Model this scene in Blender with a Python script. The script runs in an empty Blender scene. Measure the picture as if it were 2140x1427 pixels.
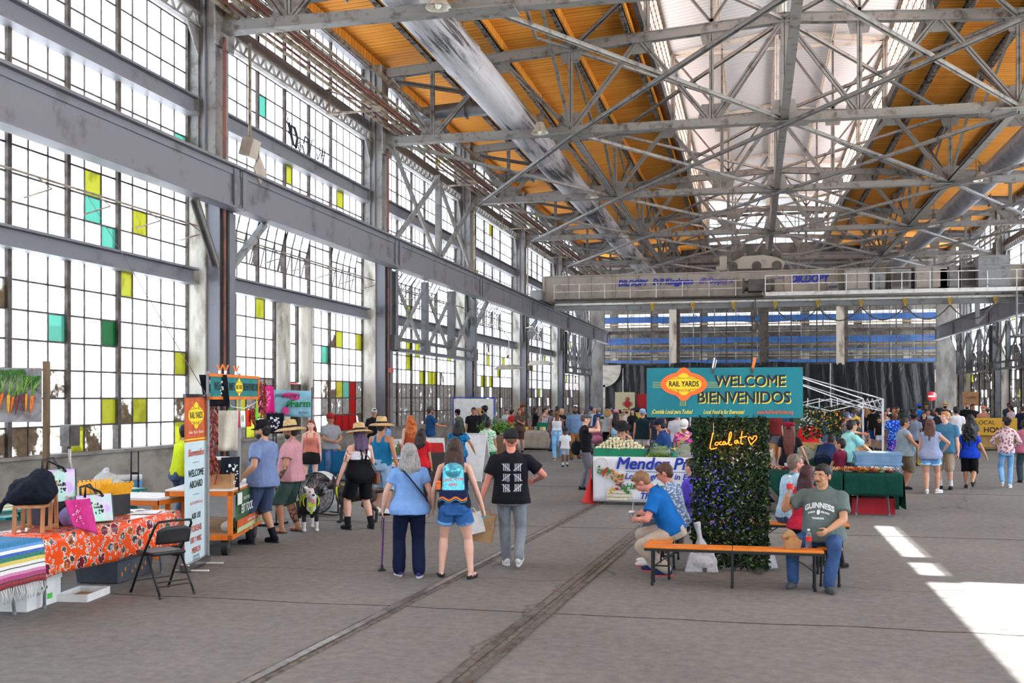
import bpy,bmesh,math,random
import numpy as np
from mathutils import Vector,Matrix,Quaternion
from mathutils.bvhtree import BVHTree
from mathutils.kdtree import KDTree
SC = bpy.context.scene
COL = SC.collection
PI = math.pi
R = math.radians
random.seed(7)
# ---------------------------------------------------------------- camera, daylight, exposure
F,HC,YAW = 2190.0,2.16,13.0          # focal length in photo pixels, eye height, heading
cam = bpy.data.cameras.new('camera')
cam.lens = F/2140*36
cam.sensor_width = 36
cam.shift_y = (830-713.5)/2140
cam.clip_end = 1000
camo = bpy.data.objects.new('camera',cam)
COL.objects.link(camo)
camo.location = (0,0,HC)
camo.rotation_euler = (R(90),0,R(YAW))
SC.camera = camo
w = bpy.data.worlds.new('sky')
SC.world = w
w.use_nodes = True
_n = w.node_tree.nodes
_bg = _n['Background']
_tc = _n.new('ShaderNodeTexCoord'); _sx = _n.new('ShaderNodeSeparateXYZ'); _cr = _n.new('ShaderNodeValToRGB')
w.node_tree.links.new(_tc.outputs['Generated'],_sx.inputs[0])
w.node_tree.links.new(_sx.outputs['Z'],_cr.inputs[0])
w.node_tree.links.new(_cr.outputs[0],_bg.inputs[0])
_cr.color_ramp.elements[0].color = (.84,.92,1,1)
_cr.color_ramp.elements[1].color = (.6,.79,1.0,1)
_cr.color_ramp.elements[1].position = .75
_bg.inputs[1].default_value = 1.32
sun = bpy.data.lights.new('sun','SUN')
sun.energy = 14.0
sun.angle = R(.6)
sun.color = (1,.99,.97)
suno = bpy.data.objects.new('sun',sun)
COL.objects.link(suno)
suno.rotation_euler = (0,R(90-78.0),0)   # high sun on the right-hand side of the hall
SC.view_settings.view_transform = 'Standard'
SC.view_settings.look = 'None'
SC.view_settings.gamma = 1
SC.view_settings.use_curve_mapping = False
SC.view_settings.exposure = 1.9
SC.cycles.max_bounces = 8
SC.cycles.diffuse_bounces = 4
SC.cycles.glossy_bounces = 3
SC.cycles.transmission_bounces = 4
SC.cycles.transparent_max_bounces = 12
SC.cycles.caustics_reflective = False
SC.cycles.caustics_refractive = False
SC.cycles.sample_clamp_indirect = 6
cY,sY = math.cos(R(YAW)),math.sin(R(YAW))
def PD(u,v,d):
    """the place in the hall at depth d from the eye behind photo pixel u, v"""
    r = (u-1070)/F
    return Vector((d*(r*cY-sY),d*(cY+r*sY),HC+(830-v)/F*d))
def G(u,v,z=0.0):
    """the place at height z behind photo pixel u, v"""
    return PD(u,v,(HC-z)*F/(v-830))
# ---------------------------------------------------------------- materials
MATS = {}
def lin(c):
    return tuple(((x/255)/12.92 if x <= 10 else (((x/255)+.055)/1.055) ** 2.4) for x in c[:3])
class NT:
    def __init__(s,name):
        s.m = bpy.data.materials.new(name); s.m.use_nodes = True
        s.t = s.m.node_tree; s.b = s.t.nodes['Principled BSDF']; s.out = s.t.nodes['Material Output']
    def n(s,typ,**k):
        x = s.t.nodes.new('ShaderNode'+typ)
        for a,b in k.items(): setattr(x,a,b)
        return x
    def l(s,a,b): s.t.links.new(a,b)
    def coord(s,scale=(1,1,1),rot=(0,0,0),kind='Object',loc=(0,0,0)):
        tc = s.n('TexCoord'); mp = s.n('Mapping')
        mp.inputs['Scale'].default_value = scale; mp.inputs['Rotation'].default_value = rot; mp.inputs['Location'].default_value = loc
        s.l(tc.outputs[kind],mp.inputs[0]); return mp.outputs[0]
    def noise(s,co,scale,detail=4,rough=.6,dist=0):
        x = s.n('TexNoise'); x.inputs['Scale'].default_value = scale; x.inputs['Detail'].default_value = detail
        x.inputs['Roughness'].default_value = rough; x.inputs['Distortion'].default_value = dist; s.l(co,x.inputs['Vector']); return x.outputs[0]
    def ramp(s,f,stops,interp='LINEAR'):
        x = s.n('ValToRGB'); e = x.color_ramp; e.interpolation = interp
        while len(e.elements) < len(stops): e.elements.new(.5)
        for el,(p,c) in zip(e.elements,stops): el.position = p; el.color = (*c[:3],1)
        s.l(f,x.inputs[0]); return x.outputs[0]
    def mix(s,f,a,b,mode='MIX'):
        x = s.n('Mix',data_type='RGBA',blend_type=mode)
        for v,i in ((f,0),(a,6),(b,7)):
            if isinstance(v,(int,float)): x.inputs[i].default_value = v
            elif isinstance(v,tuple): x.inputs[i].default_value = (*v[:3],1)
            else: s.l(v,x.inputs[i])
        return x.outputs[2]
    def math(s,op,a,b=0.0):
        x = s.n('Math',operation=op)
        for i,v in enumerate((a,b)):
            if isinstance(v,(int,float)): x.inputs[i].default_value = v
            else: s.l(v,x.inputs[i])
        return x.outputs[0]
    def bump(s,h,strength=.3,dist=.02):
        x = s.n('Bump'); x.inputs['Strength'].default_value = strength; x.inputs['Distance'].default_value = dist
        s.l(h,x.inputs['Height']); s.l(x.outputs[0],s.b.inputs['Normal'])
    def col(s,c):
        if isinstance(c,tuple): s.b.inputs['Base Color'].default_value = (*c[:3],1)
        else: s.l(c,s.b.inputs['Base Color'])
    def set(s,rough=.6,metal=0,spec=.5):
        s.b.inputs['Roughness'].default_value = rough; s.b.inputs['Metallic'].default_value = metal
        s.b.inputs['Specular IOR Level'].default_value = spec
def M(key,c,c2=None,scale=6,lo=.42,hi=.62,rough=.65,metal=0,spec=.4,bump=0,bs=60,st=(1,1,1),detail=5):
    """plain material: colour c (0-255) with a worn second colour c2 by noise"""
    if key in MATS: return MATS[key]
    t = NT(key); co = t.coord(st)
    a = lin(c)
    if c2 is None: c2 = tuple(x*.86 for x in c)
    t.col(t.ramp(t.noise(co,scale,detail),[(lo,a),(hi,lin(c2))]))
    t.set(rough,metal,spec)
    if bump: t.bump(t.noise(co,bs,3),bump,.01)
    MATS[key] = t.m; return t.m
def glow(key,c,s):
    if key in MATS: return MATS[key]
    t = NT(key); t.col(lin(c)); t.b.inputs['Emission Color'].default_value = (*lin(c),1); t.b.inputs['Emission Strength'].default_value = s
    MATS[key] = t.m; return t.m
def cloth(c,kind='plain',c2=None):
    """woven fabric in colour c: fine weave bump and soft folds"""
    key = 'fabric_'+kind+'_%d_%d_%d' % tuple(c[:3])+(('_%d_%d_%d' % tuple(c2)) if c2 else '')
    if key in MATS: return MATS[key]
    t = NT(key); co = t.coord(); a = lin(c); b = lin(c2) if c2 else tuple(x*.78 for x in a)
    n = t.noise(co,5,3)
    if kind == 'plain': k = t.ramp(n,[(.35,a),(.7,b)])
    elif kind == 'denim': k = t.mix(t.ramp(t.noise(co,5,6,.7),[(.3,(0,0,0)),(.85,(1,1,1))]),a,lin(c2) if c2 else tuple(min(1,x*2.2+.03) for x in a))
    elif kind in ('dots','spots','leafy','splash'):
        sc,th = {'dots': (70,.2),'spots': (40,.25),'leafy': (34,.42),'splash': (15,.42)}[kind]
        v = t.n('TexVoronoi'); v.inputs['Scale'].default_value = sc; t.l(t.coord((1,.6,1.25) if kind == 'leafy' else (1,1,1),(0,.5,.4)),v.inputs['Vector'])
        k = t.mix(t.ramp(v.outputs['Distance'],[(th-.03,(1,1,1)),(th+.03,(0,0,0))]),a,b)
    elif kind == 'tie':
        k = t.ramp(t.noise(co,4,2,.5,1.5),[(.3,a),(.42,lin((250,220,70))),(.5,lin((90,60,160))),(.58,b),(.7,lin((240,240,240)))])
    elif kind == 'check':
        x = t.n('TexChecker'); x.inputs['Scale'].default_value = 30; t.l(co,x.inputs[0]); x.inputs[1].default_value = (*a,1); x.inputs[2].default_value = (*b,1); k = x.outputs[0]
    t.col(k); t.set(.85,0,.2)
    h = t.math('ADD',t.noise(t.coord((1,1,.35)),11,2),t.math('MULTIPLY',t.noise(co,160,2),.12))
    t.bump(h,.55,.035)
    MATS[key] = t.m; return t.m
# ---------------------------------------------------------------- mesh building
class MB:
    """collects shapes and links them as ONE mesh object"""
    def __init__(s): s.v = []; s.f = []; s.mi = []; s.sm = []
    def add(s,vs,fs,m=0,sm=False):
        o = len(s.v); s.v += [tuple(p) for p in vs]; s.f += [tuple(i+o for i in f) for f in fs]
        s.mi += [m]*len(fs); s.sm += [sm]*len(fs); return s
    def box(s,c,d,rot=None,m=0,taper=1.0):
        hx,hy,hz = d[0]/2,d[1]/2,d[2]/2
        vs = []
        for z,k in ((-hz,1),(hz,taper)):
            for x,y in ((-hx,-hy),(hx,-hy),(hx,hy),(-hx,hy)):
                p = Vector((x*k,y*k,z))
                if rot is not None: p = rot @ p
                vs.append(p+Vector(c))
        return s.add(vs,[(3,2,1,0),(4,5,6,7),(0,1,5,4),(1,2,6,5),(2,3,7,6),(3,0,4,7)],m)
    def lohi(s,a,b,m=0):
        return s.box([(x+y)/2 for x,y in zip(a,b)],[abs(y-x) for x,y in zip(a,b)],None,m)
    def frame(s,p0,p1,up=(0,0,1)):
        p0,p1 = Vector(p0),Vector(p1); z = (p1-p0); L = z.length; z = z/max(L,1e-9); u = Vector(up)
        if abs(z.dot(u)) > .98: u = Vector((1,0,0)) if abs(z.x) < .9 else Vector((0,1,0))
        x = u.cross(z).normalized(); y = z.cross(x)
        return Matrix((x,y,z)).transposed(),L,(p0+p1)/2
    def bar(s,p0,p1,w,h,up=(0,0,1),m=0):
        """box from p0 to p1, w across, h along up"""
        rt,L,c = s.frame(p0,p1,up); return s.box(c,(w,h,L),rt,m)
    def ibar(s,p0,p1,w,h,up=(0,0,1),t=.02,m=0):
        rt,L,c = s.frame(p0,p1,up)
        s.box(c,(t,h,L),rt,m)
        for k in (-1,1): s.box(c+rt @ Vector((0,k*(h-t)/2,0)),(w,t,L),rt,m)
        return s
    def ubar(s,p0,p1,w,h,up=(0,0,1),t=.02,m=0):
        """two webs and one cover plate, open below"""
        rt,L,c = s.frame(p0,p1,up)
        for k in (-1,1): s.box(c+rt @ Vector((k*(w*.36),-t/2,0)),(t,h-t,L),rt,m)
        return s.box(c+rt @ Vector((0,(h-t)/2,0)),(w,t,L),rt,m)
    def tube(s,p0,p1,r,n=8,r1=None,m=0,cap=True,sm=True):
        rt,L,c = s.frame(p0,p1); r1 = r if r1 is None else r1; vs = []
        for z,q in ((-L/2,r),(L/2,r1)):
            for i in range(n):
                a = 2*PI*i/n; vs.append(c+rt @ Vector((q*math.cos(a),q*math.sin(a),z)))
        s.add(vs,[(i,(i+1) % n,n+(i+1) % n,n+i) for i in range(n)],m,sm)
        if cap: s.add(vs,[tuple(range(n-1,-1,-1)),tuple(range(n,2*n))],m)
        return s
    def path(s,pts,r,n=6,m=0,closed=False,flat=None):
        """a round (or flat=(w,h)) rod through pts"""
        pts = [Vector(p) for p in pts]; k = len(pts); vs = []; up = None
        for i,p in enumerate(pts):
            a = pts[(i-1) % k] if closed or i else p; b = pts[(i+1) % k] if closed or i < k-1 else p
            t = (b-a).normalized()
            if up is None: up = Vector((0,0,1)) if abs(t.z) < .9 else Vector((0,1,0))
            x = up.cross(t)
            if x.length < 1e-4: x = Vector((1,0,0)).cross(t)
            x.normalize(); y = t.cross(x).normalized(); up = y
            rr = r[i] if isinstance(r,(list,tuple)) else r
            for j in range(n):
                an = 2*PI*(j+.5)/n
                vs.append(p+(x*flat[0]*math.cos(an)+y*flat[1]*math.sin(an) if flat else x*rr*math.cos(an)+y*rr*math.sin(an)))
        fs = []
        for i in range(k if closed else k-1):
            q = (i+1) % k
            fs += [(i*n+j,i*n+(j+1) % n,q*n+(j+1) % n,q*n+j) for j in range(n)]
        if not closed: fs += [tuple(range(n-1,-1,-1)),tuple((k-1)*n+j for j in range(n))]
        return s.add(vs,fs,m,True)
    def lathe(s,prof,n=16,c=(0,0,0),rot=None,m=0,sx=1,sy=1,cap=True):
        """prof = [(radius, z)...] turned about z"""
        c = Vector(c); vs = []
        for r,z in prof:
            for i in range(n):
                a = 2*PI*i/n; p = Vector((r*sx*math.cos(a),r*sy*math.sin(a),z)); vs.append(c+(rot @ p if rot is not None else p))
        fs = []
        for k in range(len(prof)-1): fs += [(k*n+i,k*n+(i+1) % n,(k+1)*n+(i+1) % n,(k+1)*n+i) for i in range(n)]
        if cap: fs += [tuple(range(n-1,-1,-1)),tuple((len(prof)-1)*n+i for i in range(n))]
        return s.add(vs,fs,m,True)
    def ball(s,c,r,n=12,k=8,rot=None,m=0):
        if not isinstance(r,(tuple,list)): r = (r,r,r)
        pr = []; c = Vector(c); vs = []
        for j in range(1,k):
            t = PI*j/k
            for i in range(n):
                a = 2*PI*i/n; p = Vector((r[0]*math.sin(t)*math.cos(a),r[1]*math.sin(t)*math.sin(a),-r[2]*math.cos(t))); vs.append(c+(rot @ p if rot is not None else p))
        for z in (-r[2],r[2]):
            p = Vector((0,0,z)); vs.append(c+(rot @ p if rot is not None else p))
        fs = []; q = (k-1)*n
        for j in range(k-2): fs += [(j*n+i,j*n+(i+1) % n,(j+1)*n+(i+1) % n,(j+1)*n+i) for i in range(n)]
        fs += [(q,(i+1) % n,i) for i in range(n)]+[(q+1,q-n+i,q-n+(i+1) % n) for i in range(n)]
        return s.add(vs,fs,m,True)
    def sheet(s,fn,nu,nv,th=0,m=0,sm=True):
        """surface fn(u,v) over 0..1; th gives it thickness along its normal"""
        g = [[Vector(fn(i/nu,j/nv)) for i in range(nu+1)] for j in range(nv+1)]
        def idx(i,j): return j*(nu+1)+i
        vs = [p for row in g for p in row]; N = len(vs)
        fs = [(idx(i,j),idx(i+1,j),idx(i+1,j+1),idx(i,j+1)) for j in range(nv) for i in range(nu)]
        if th:
            nr = []
            for j in range(nv+1):
                for i in range(nu+1):
                    a = g[j][min(i+1,nu)]-g[j][max(i-1,0)]; b = g[min(j+1,nv)][i]-g[max(j-1,0)][i]
                    q = a.cross(b); nr.append(q.normalized() if q.length > 1e-9 else Vector((0,0,1)))
            vs += [p-q*th for p,q in zip(vs,nr)]
            fs += [tuple(N+k for k in reversed(f)) for f in fs]
            rim = [idx(i,0) for i in range(nu)]+[idx(nu,j) for j in range(nv)]+[idx(i,nv) for i in range(nu,0,-1)]+[idx(0,j) for j in range(nv,0,-1)]
            fs += [(rim[(k+1) % len(rim)],rim[k],rim[k]+N,rim[(k+1) % len(rim)]+N) for k in range(len(rim))]
        return s.add(vs,fs,m,sm)
    def poly(s,pts,th,rot=None,c=(0,0,0),m=0):
        """flat outline (x,z) with thickness th along y"""
        n = len(pts); c = Vector(c); vs = []
        for y in (-th/2,th/2):
            for x,z in pts:
                p = Vector((x,y,z)); vs.append(c+(rot @ p if rot is not None else p))
        return s.add(vs,[tuple(range(n)),tuple(range(2*n-1,n-1,-1))]+[((i+1) % n,i,n+i,n+(i+1) % n) for i in range(n)],m)
    def build(s,name,mats,parent=None,loc=None,rz=None,bevel=0,mods=None):
        me = bpy.data.meshes.new(name); me.from_pydata(s.v,[],s.f)
        if not isinstance(mats,(list,tuple)): mats = [mats]
        for m in mats: me.materials.append(m)
        me.polygons.foreach_set('material_index',s.mi); me.polygons.foreach_set('use_smooth',s.sm); me.update()
        o = bpy.data.objects.new(name,me); COL.objects.link(o); o.parent = parent
        if loc is not None: o.location = loc
        if rz is not None: o.rotation_euler = (0,0,rz)
        if bevel:
            b = o.modifiers.new('bevel','BEVEL'); b.width = bevel; b.segments = 2; b.limit_method = 'ANGLE'
        if mods: mods(o)
        return o
def tag(o,label,cat,group=None,kind=None):
    if label: o['label'] = label
    if cat: o['category'] = cat
    if group: o['group'] = group
    if kind: o['kind'] = kind
    return o
def E(name,loc=(0,0,0),rz=0,label=None,cat=None,group=None,kind=None):
    o = bpy.data.objects.new(name,None); o.empty_display_size = .1; COL.objects.link(o); o.location = loc; o.rotation_euler = (0,0,rz)
    return tag(o,label,cat,group,kind)
def st(o):
    o['kind'] = 'structure'; return o
CH = {}
def copytree(o,parent=None):
    c = o.copy(); COL.objects.link(c)
    if parent is not None: c.parent = parent
    for ch in o.children: copytree(ch,c)
    return c
def recopy(o,loc,rz=None,label=None,group=None):
    bpy.context.view_layer.update() if not o.children else None
    c = copytree(o); c.location = loc
    if rz is not None: c.rotation_euler = (0,0,rz)
    if label: c['label'] = label
    if group: c['group'] = group
    return c
FONT = None
def textmesh(s,size,ext=0,bold=0.0,shear=0.0,align='CENTER',space=1.0,xs=1.0):
    """letters as a mesh: (verts, faces) in the x,z plane, front towards -y"""
    cu = bpy.data.curves.new('t','FONT'); cu.body = s; cu.size = size; cu.extrude = 0; cu.offset = 0; cu.shear = shear
    cu.align_x = align; cu.align_y = 'CENTER'; cu.space_character = space; cu.resolution_u = 3
    o = bpy.data.objects.new('t',cu); COL.objects.link(o)
    dg = bpy.context.evaluated_depsgraph_get(); me = bpy.data.meshes.new_from_object(o.evaluated_get(dg))
    vs = [(v.co.x*xs,-v.co.z,v.co.y) for v in me.vertices]; fs = [tuple(p.vertices) for p in me.polygons]
    bpy.data.objects.remove(o); bpy.data.curves.remove(cu); bpy.data.meshes.remove(me)
    if bold:      # heavier letters: the same outline set down a few times, slightly apart
        v0,f0,vs,fs = vs,fs,[],[]
        for k,(i,j) in enumerate(((0,0),(1,1),(-1,1),(1,-1),(-1,-1),(1,0),(-1,0),(0,1),(0,-1))):
            n = len(vs); vs += [(x+i*bold,y-k*.00012,z+j*bold) for x,y,z in v0]; fs += [tuple(q+n for q in f) for f in f0]
    return vs,fs
def text(name,s,size,mat,parent,loc,rot=(0,0,0),**k):
    """letters standing upright, facing -y before rot"""
    vs,fs = textmesh(s,size,**k); b = MB(); b.add(vs,fs)
    o = b.build(name,mat,parent,loc); o.rotation_euler = rot; return o
ORD = ['first','second','third','fourth','fifth','sixth','seventh','eighth','ninth','tenth']
# ---------------------------------------------------------------- the hall: measures
XL,XR,XC = -13.3,15.2,.95            # glazing planes left and right, hall centre
CI,CR = -12.45,14.35                    # inner faces of the columns
CY = [23.2+11.55*k for k in range(-2,6)]
YE = 88.6
Y0 = -12.0
ZB,ZT = 11.1,13.75                      # truss bottom chord, top chord at the wall
def ztop(x): return 13.75+.065*((x-XL) if x < XC else (XR-x))
m_steel = M('painted_steel',(102,103,106),(66,60,54),2.3,.5,.72,.55,.1)
m_steelb = M('truss_steel',(126,124,121),(76,68,60),3.1,.52,.7,.5,.15)
m_dark = M('dark_steel',(92,88,84),(58,50,44),3,.4,.7,.6,.1)
m_girder = M('girder_paint',(112,113,119),(66,64,66),1.1,.55,.75,.5,.15)
m_pil = M('whitewashed_concrete',(196,192,180),(104,96,84),1.6,.48,.66,.85,st=(1,1,.35),bump=.3)
m_conc = M('sill_concrete',(150,145,136),(112,106,98),1.4,.4,.7,.9,st=(1,1,2.2),bump=.3)
m_pipe = M('old_pipe',(150,138,120),(96,74,60),3,.45,.6,.5,.2)
m_redpipe = M('red_pipe',(112,64,52),(80,48,42),3,.45,.6,.5,.1)
m_frame = M('window_steel',(88,82,78),(60,50,42),4,.4,.6,.6,.1)
m_rail = M('rail_steel',(150,144,136),(110,98,86),5,.45,.6,.35,.8)
# floor: worn concrete
t = NT('worn_concrete_floor'); co = t.coord()
n1 = t.noise(co,.35,6,.65); n2 = t.noise(co,9,5,.7); n3 = t.noise(co,60,3,.7)
c1 = t.ramp(n1,[(.3,lin((97,96,92))),(.52,lin((114,112,108))),(.72,lin((130,126,119)))])
c2 = t.mix(.35,c1,t.ramp(n2,[(.35,lin((82,80,76))),(.65,lin((140,137,131)))]))
c3 = t.mix(t.ramp(n3,[(.62,(0,0,0)),(.74,(1,1,1))]),c2,lin((60,56,52)))
vo = t.n('TexVoronoi',feature='DISTANCE_TO_EDGE'); vo.inputs['Scale'].default_value = .13; vo.inputs['Randomness'].default_value = .55
dn = t.n('TexNoise'); dn.inputs['Scale'].default_value = 1.3; dn.inputs['Detail'].default_value = 5
vm = t.n('Vector'+'Math',operation='ADD'); sc = t.n('VectorMath',operation='SCALE'); sc.inputs['Scale'].default_value = .7
t.l(co,dn.inputs['Vector']); t.l(dn.outputs['Color'],sc.inputs[0]); t.l(co,vm.inputs[0]); t.l(sc.outputs[0],vm.inputs[1]); t.l(vm.outputs[0],vo.inputs['Vector'])
crk = t.ramp(vo.outputs['Distance'],[(.0,(.7,.7,.7)),(.0022,(0,0,0))])
t.col(t.mix(crk,c3,lin((70,64,58)))); t.set(.8,0,.3); t.bump(t.math('ADD',n2,t.math('MULTIPLY',n3,.5)),.35,.012)
m_floor = t.m
# wooden deck, boards running across the hall
t = NT('pine_deck'); co = t.coord((.25,7.0,1))
bn = t.noise(co,1.0,1,.4); fn = t.noise(t.coord((.6,30,1)),1.0,5,.7)
kn = t.noise(t.coord((2.2,5,1)),3.0,2,.5)
c = t.ramp(bn,[(.3,lin((212,134,36))),(.5,lin((232,156,50))),(.7,lin((242,178,78)))])
c = t.mix(.4,c,t.ramp(fn,[(.35,lin((176,92,22))),(.65,lin((240,164,70)))]))
c = t.mix(t.ramp(kn,[(.7,(0,0,0)),(.76,(1,1,1))]),c,lin((140,70,24)))
wv = t.n('TexWave',wave_type='BANDS',bands_direction='Y'); wv.inputs['Scale'].default_value = 1.15; wv.inputs['Distortion'].default_value = 0
t.l(t.coord(),wv.inputs[0])
t.col(t.mix(t.ramp(wv.outputs['Fac'],[(0,(1,1,1)),(.05,(0,0,0))]),c,lin((130,66,16)))); t.set(.75,0,.25)
m_wood = t.m
# white ribbed steel deck
t = NT('white_roof_deck'); wv = t.n('TexWave',wave_type='BANDS',bands_direction='Y'); wv.inputs['Scale'].default_value = .9
t.l(t.coord(),wv.inputs[0]); t.col(t.ramp(wv.outputs['Fac'],[(0,lin((188,199,208))),(.12,lin((214,226,236))),(1,lin((218,230,240)))])); t.set(.6)
t.bump(wv.outputs['Fac'],.3,.03); m_whitedeck = t.m
def glassmat(key,tint,tr,tl,op=0.0,opc=(90,80,70),sc=2.2,lo=.5,hi=.6):
    """old wire glass: part clear, part frosted, op = share of grime"""
    t = NT(key); a = t.n('BsdfTransparent'); a.inputs[0].default_value = (*tint,1)
    b = t.n('BsdfTranslucent'); b.inputs[0].default_value = (*tint,1)
    m = t.n('MixShader'); m.inputs[0].default_value = tl/(tl+tr); t.l(a.outputs[0],m.inputs[1]); t.l(b.outputs[0],m.inputs[2])
    out = m.outputs[0]
    g = t.n('BsdfGlossy'); g.inputs['Roughness'].default_value = .25; m2 = t.n('MixShader'); m2.inputs[0].default_value = .05
    t.l(out,m2.inputs[1]); t.l(g.outputs[0],m2.inputs[2]); out = m2.outputs[0]
    if op:
        d = t.n('BsdfDiffuse'); nz = t.noise(t.coord(),sc,5,.7); t.l(t.ramp(t.noise(t.coord(),9,3),[(.3,lin(opc)),(.7,lin([min(255,x*1.35) for x in opc]))]),d.inputs[0])
        f = t.ramp(nz,[(lo,(0,0,0)),(hi,(op,op,op))]); m3 = t.n('MixShader'); t.l(f,m3.inputs[0]); t.l(out,m3.inputs[1]); t.l(d.outputs[0],m3.inputs[2]); out = m3.outputs[0]
    t.l(out,t.out.inputs[0]); return t.m
g_clear = glassmat('frosted_window_glass',(.96,.97,1.0),.75,.25,.75,(120,104,84),2.6,.66,.74)
g_dirty = glassmat('grimy_window_glass',(.9,.88,.84),.6,.4,.95,(92,78,62),1.8,.42,.52)
g_grey = glassmat('painted_over_glass',(.8,.8,.8),.3,.7,.97,(128,124,118),3.4,.34,.42)
g_yel = glassmat('olive_wire_glass',(.4,.4,.1),.6,.4,.3,(120,110,30))
g_grn = glassmat('green_wire_glass',(.03,.2,.09),.6,.4,.3,(20,80,50))
g_teal = glassmat('teal_edged_glass',(.2,.42,.36),.7,.3)
g_red = glassmat('red_glass',(.3,.035,.04),.5,.5)
GM = [g_clear,g_dirty,g_grey,g_yel,g_grn,g_teal,g_red]
g_mon = glassmat('monitor_glass',(.95,.96,1),.12,.88,.9,(130,128,128),4.5,.56,.62)
# ---------------------------------------------------------------- floor, ground outside
b = MB(); b.lohi((XL-.4,Y0,-.2),(XR+.4,YE+1,0)); st(b.build('floor',m_floor))
b = MB(); b.lohi((-160,-60,-.4),(170,260,-.21)); st(b.build('floor_outside_yard',M('pale_yard',(196,196,194),(170,170,168),.4,.4,.6,.9)))
rnd = random.Random(9)
for k,(y,xa,xb) in enumerate(((10.3,-13,15),(17.2,-13,15),(25.0,-13,15),(34.5,-13,15))):
    b = MB(); x = xa; z = y
    while x < xb: x2 = x+rnd.uniform(.2,.5); z2 = y+(z-y)*.8+rnd.uniform(-.03,.03); b.bar((x,z,.002),(x2,z2,.002),rnd.uniform(.008,.022),.004); x,z = x2,z2
    st(b.build('trim_floor_joint_%d' % k,M('joint_grime',(58,54,50),(76,72,68),9,rough=.95)))
# rails set in the floor
def railx(y,s): return (-3.72 if s == 0 else -2.27)+.045*(y-7.3)
m_rut = M('rail_groove_dirt',(78,70,62),(112,104,96),9,.4,.6,.95,bump=.6)
rails = []
for s in (0,1):
    o = E('rail',(railx(0,s),0,0),label='%s steel rail of the old track sunk in the concrete floor' % ('left' if s == 0 else 'right'),cat='rail')
    for nm,dx,w_,z,mt,in (('rail_head',0,.075,.012,m_rail),('rail_groove',.065,.05,.004,m_rut),('rail_edge',-.06,.035,.003,m_rut),('guard_strip',.16,.05,.009,m_rail)):
        if nm == 'guard_strip' and s == 0: continue
        b = MB(); y0,y1 = 2.0,84.0
        a = Vector((dx+.045*y0,y0,z)); c = Vector((dx+.045*y1,y1,z))
        b.bar(a,c,w_,.012); b.build(nm,mt,o)
# ---------------------------------------------------------------- glazed side walls
NP = 19
MUL = (0,5,8,11,14,19)
TIERS = [('lower',1.04,4.88,7),('middle',5.23,8.93,7),('upper',9.35,11.1,3),('top',11.75,13.6,4)]
WN = [0]
SPECIAL = {  # (bay, tier): {(col from the far jamb, row from the bottom): material}
    (1,0): {(0,3): 3,(0,0): 3,(3,1): 3,(4,0): 1,(4,1): 1,(3,0): 0,(4,6): 3,(5,4): 4,(8,4): 5,(5,1): 3,(2,5): 0,(0,1): 1,(10,0): 1,(9,0): 1,(7,0): 3,(11,0): 1},
    (1,1): {(3,1): 3,(6,1): 5,(6,2): 3,(5,0): 5,(0,5): 5},
    (1,2): {},(2,2): {(13,1): 5},(1,3): {},(2,1): {(10,6): 3,(3,6): 3,(18,2): 3},
    (2,0): {(3,5): 3,(0,5): 3,(5,4): 5,(3,2): 3,(2,2): 5,(1,2): 6,(0,2): 2,(2,1): 2,(3,1): 2,(1,1): 6,(0,1): 2,(4,1): 2,(4,2): 1,(5,1): 2,(5,2): 1,(12,3): 3,(18,1): 3,(17,0): 3,(0,0): 1,(1,0): 6,(2,0): 6,(3,0): 6,(4,0): 6},
    (0,1): {(0,0): 5},(3,0): {(9,5): 3,(11,4): 3,(11,5): 3,(8,3): 3,(6,3): 3,(5,3): 3},(3,1): {(8,3): 3,(8,2): 3,(6,1): 3,(17,6): 3},(3,2): {(4,2): 5},
    (4,0): {(17,5): 3,(9,5): 3,(11,3): 3,(8,3): 3,(5,4): 3},(5,0): {(12,4): 3,(16,3): 3,(6,2): 3},(4,2): {(14,2): 4,(14,1): 4}}
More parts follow.
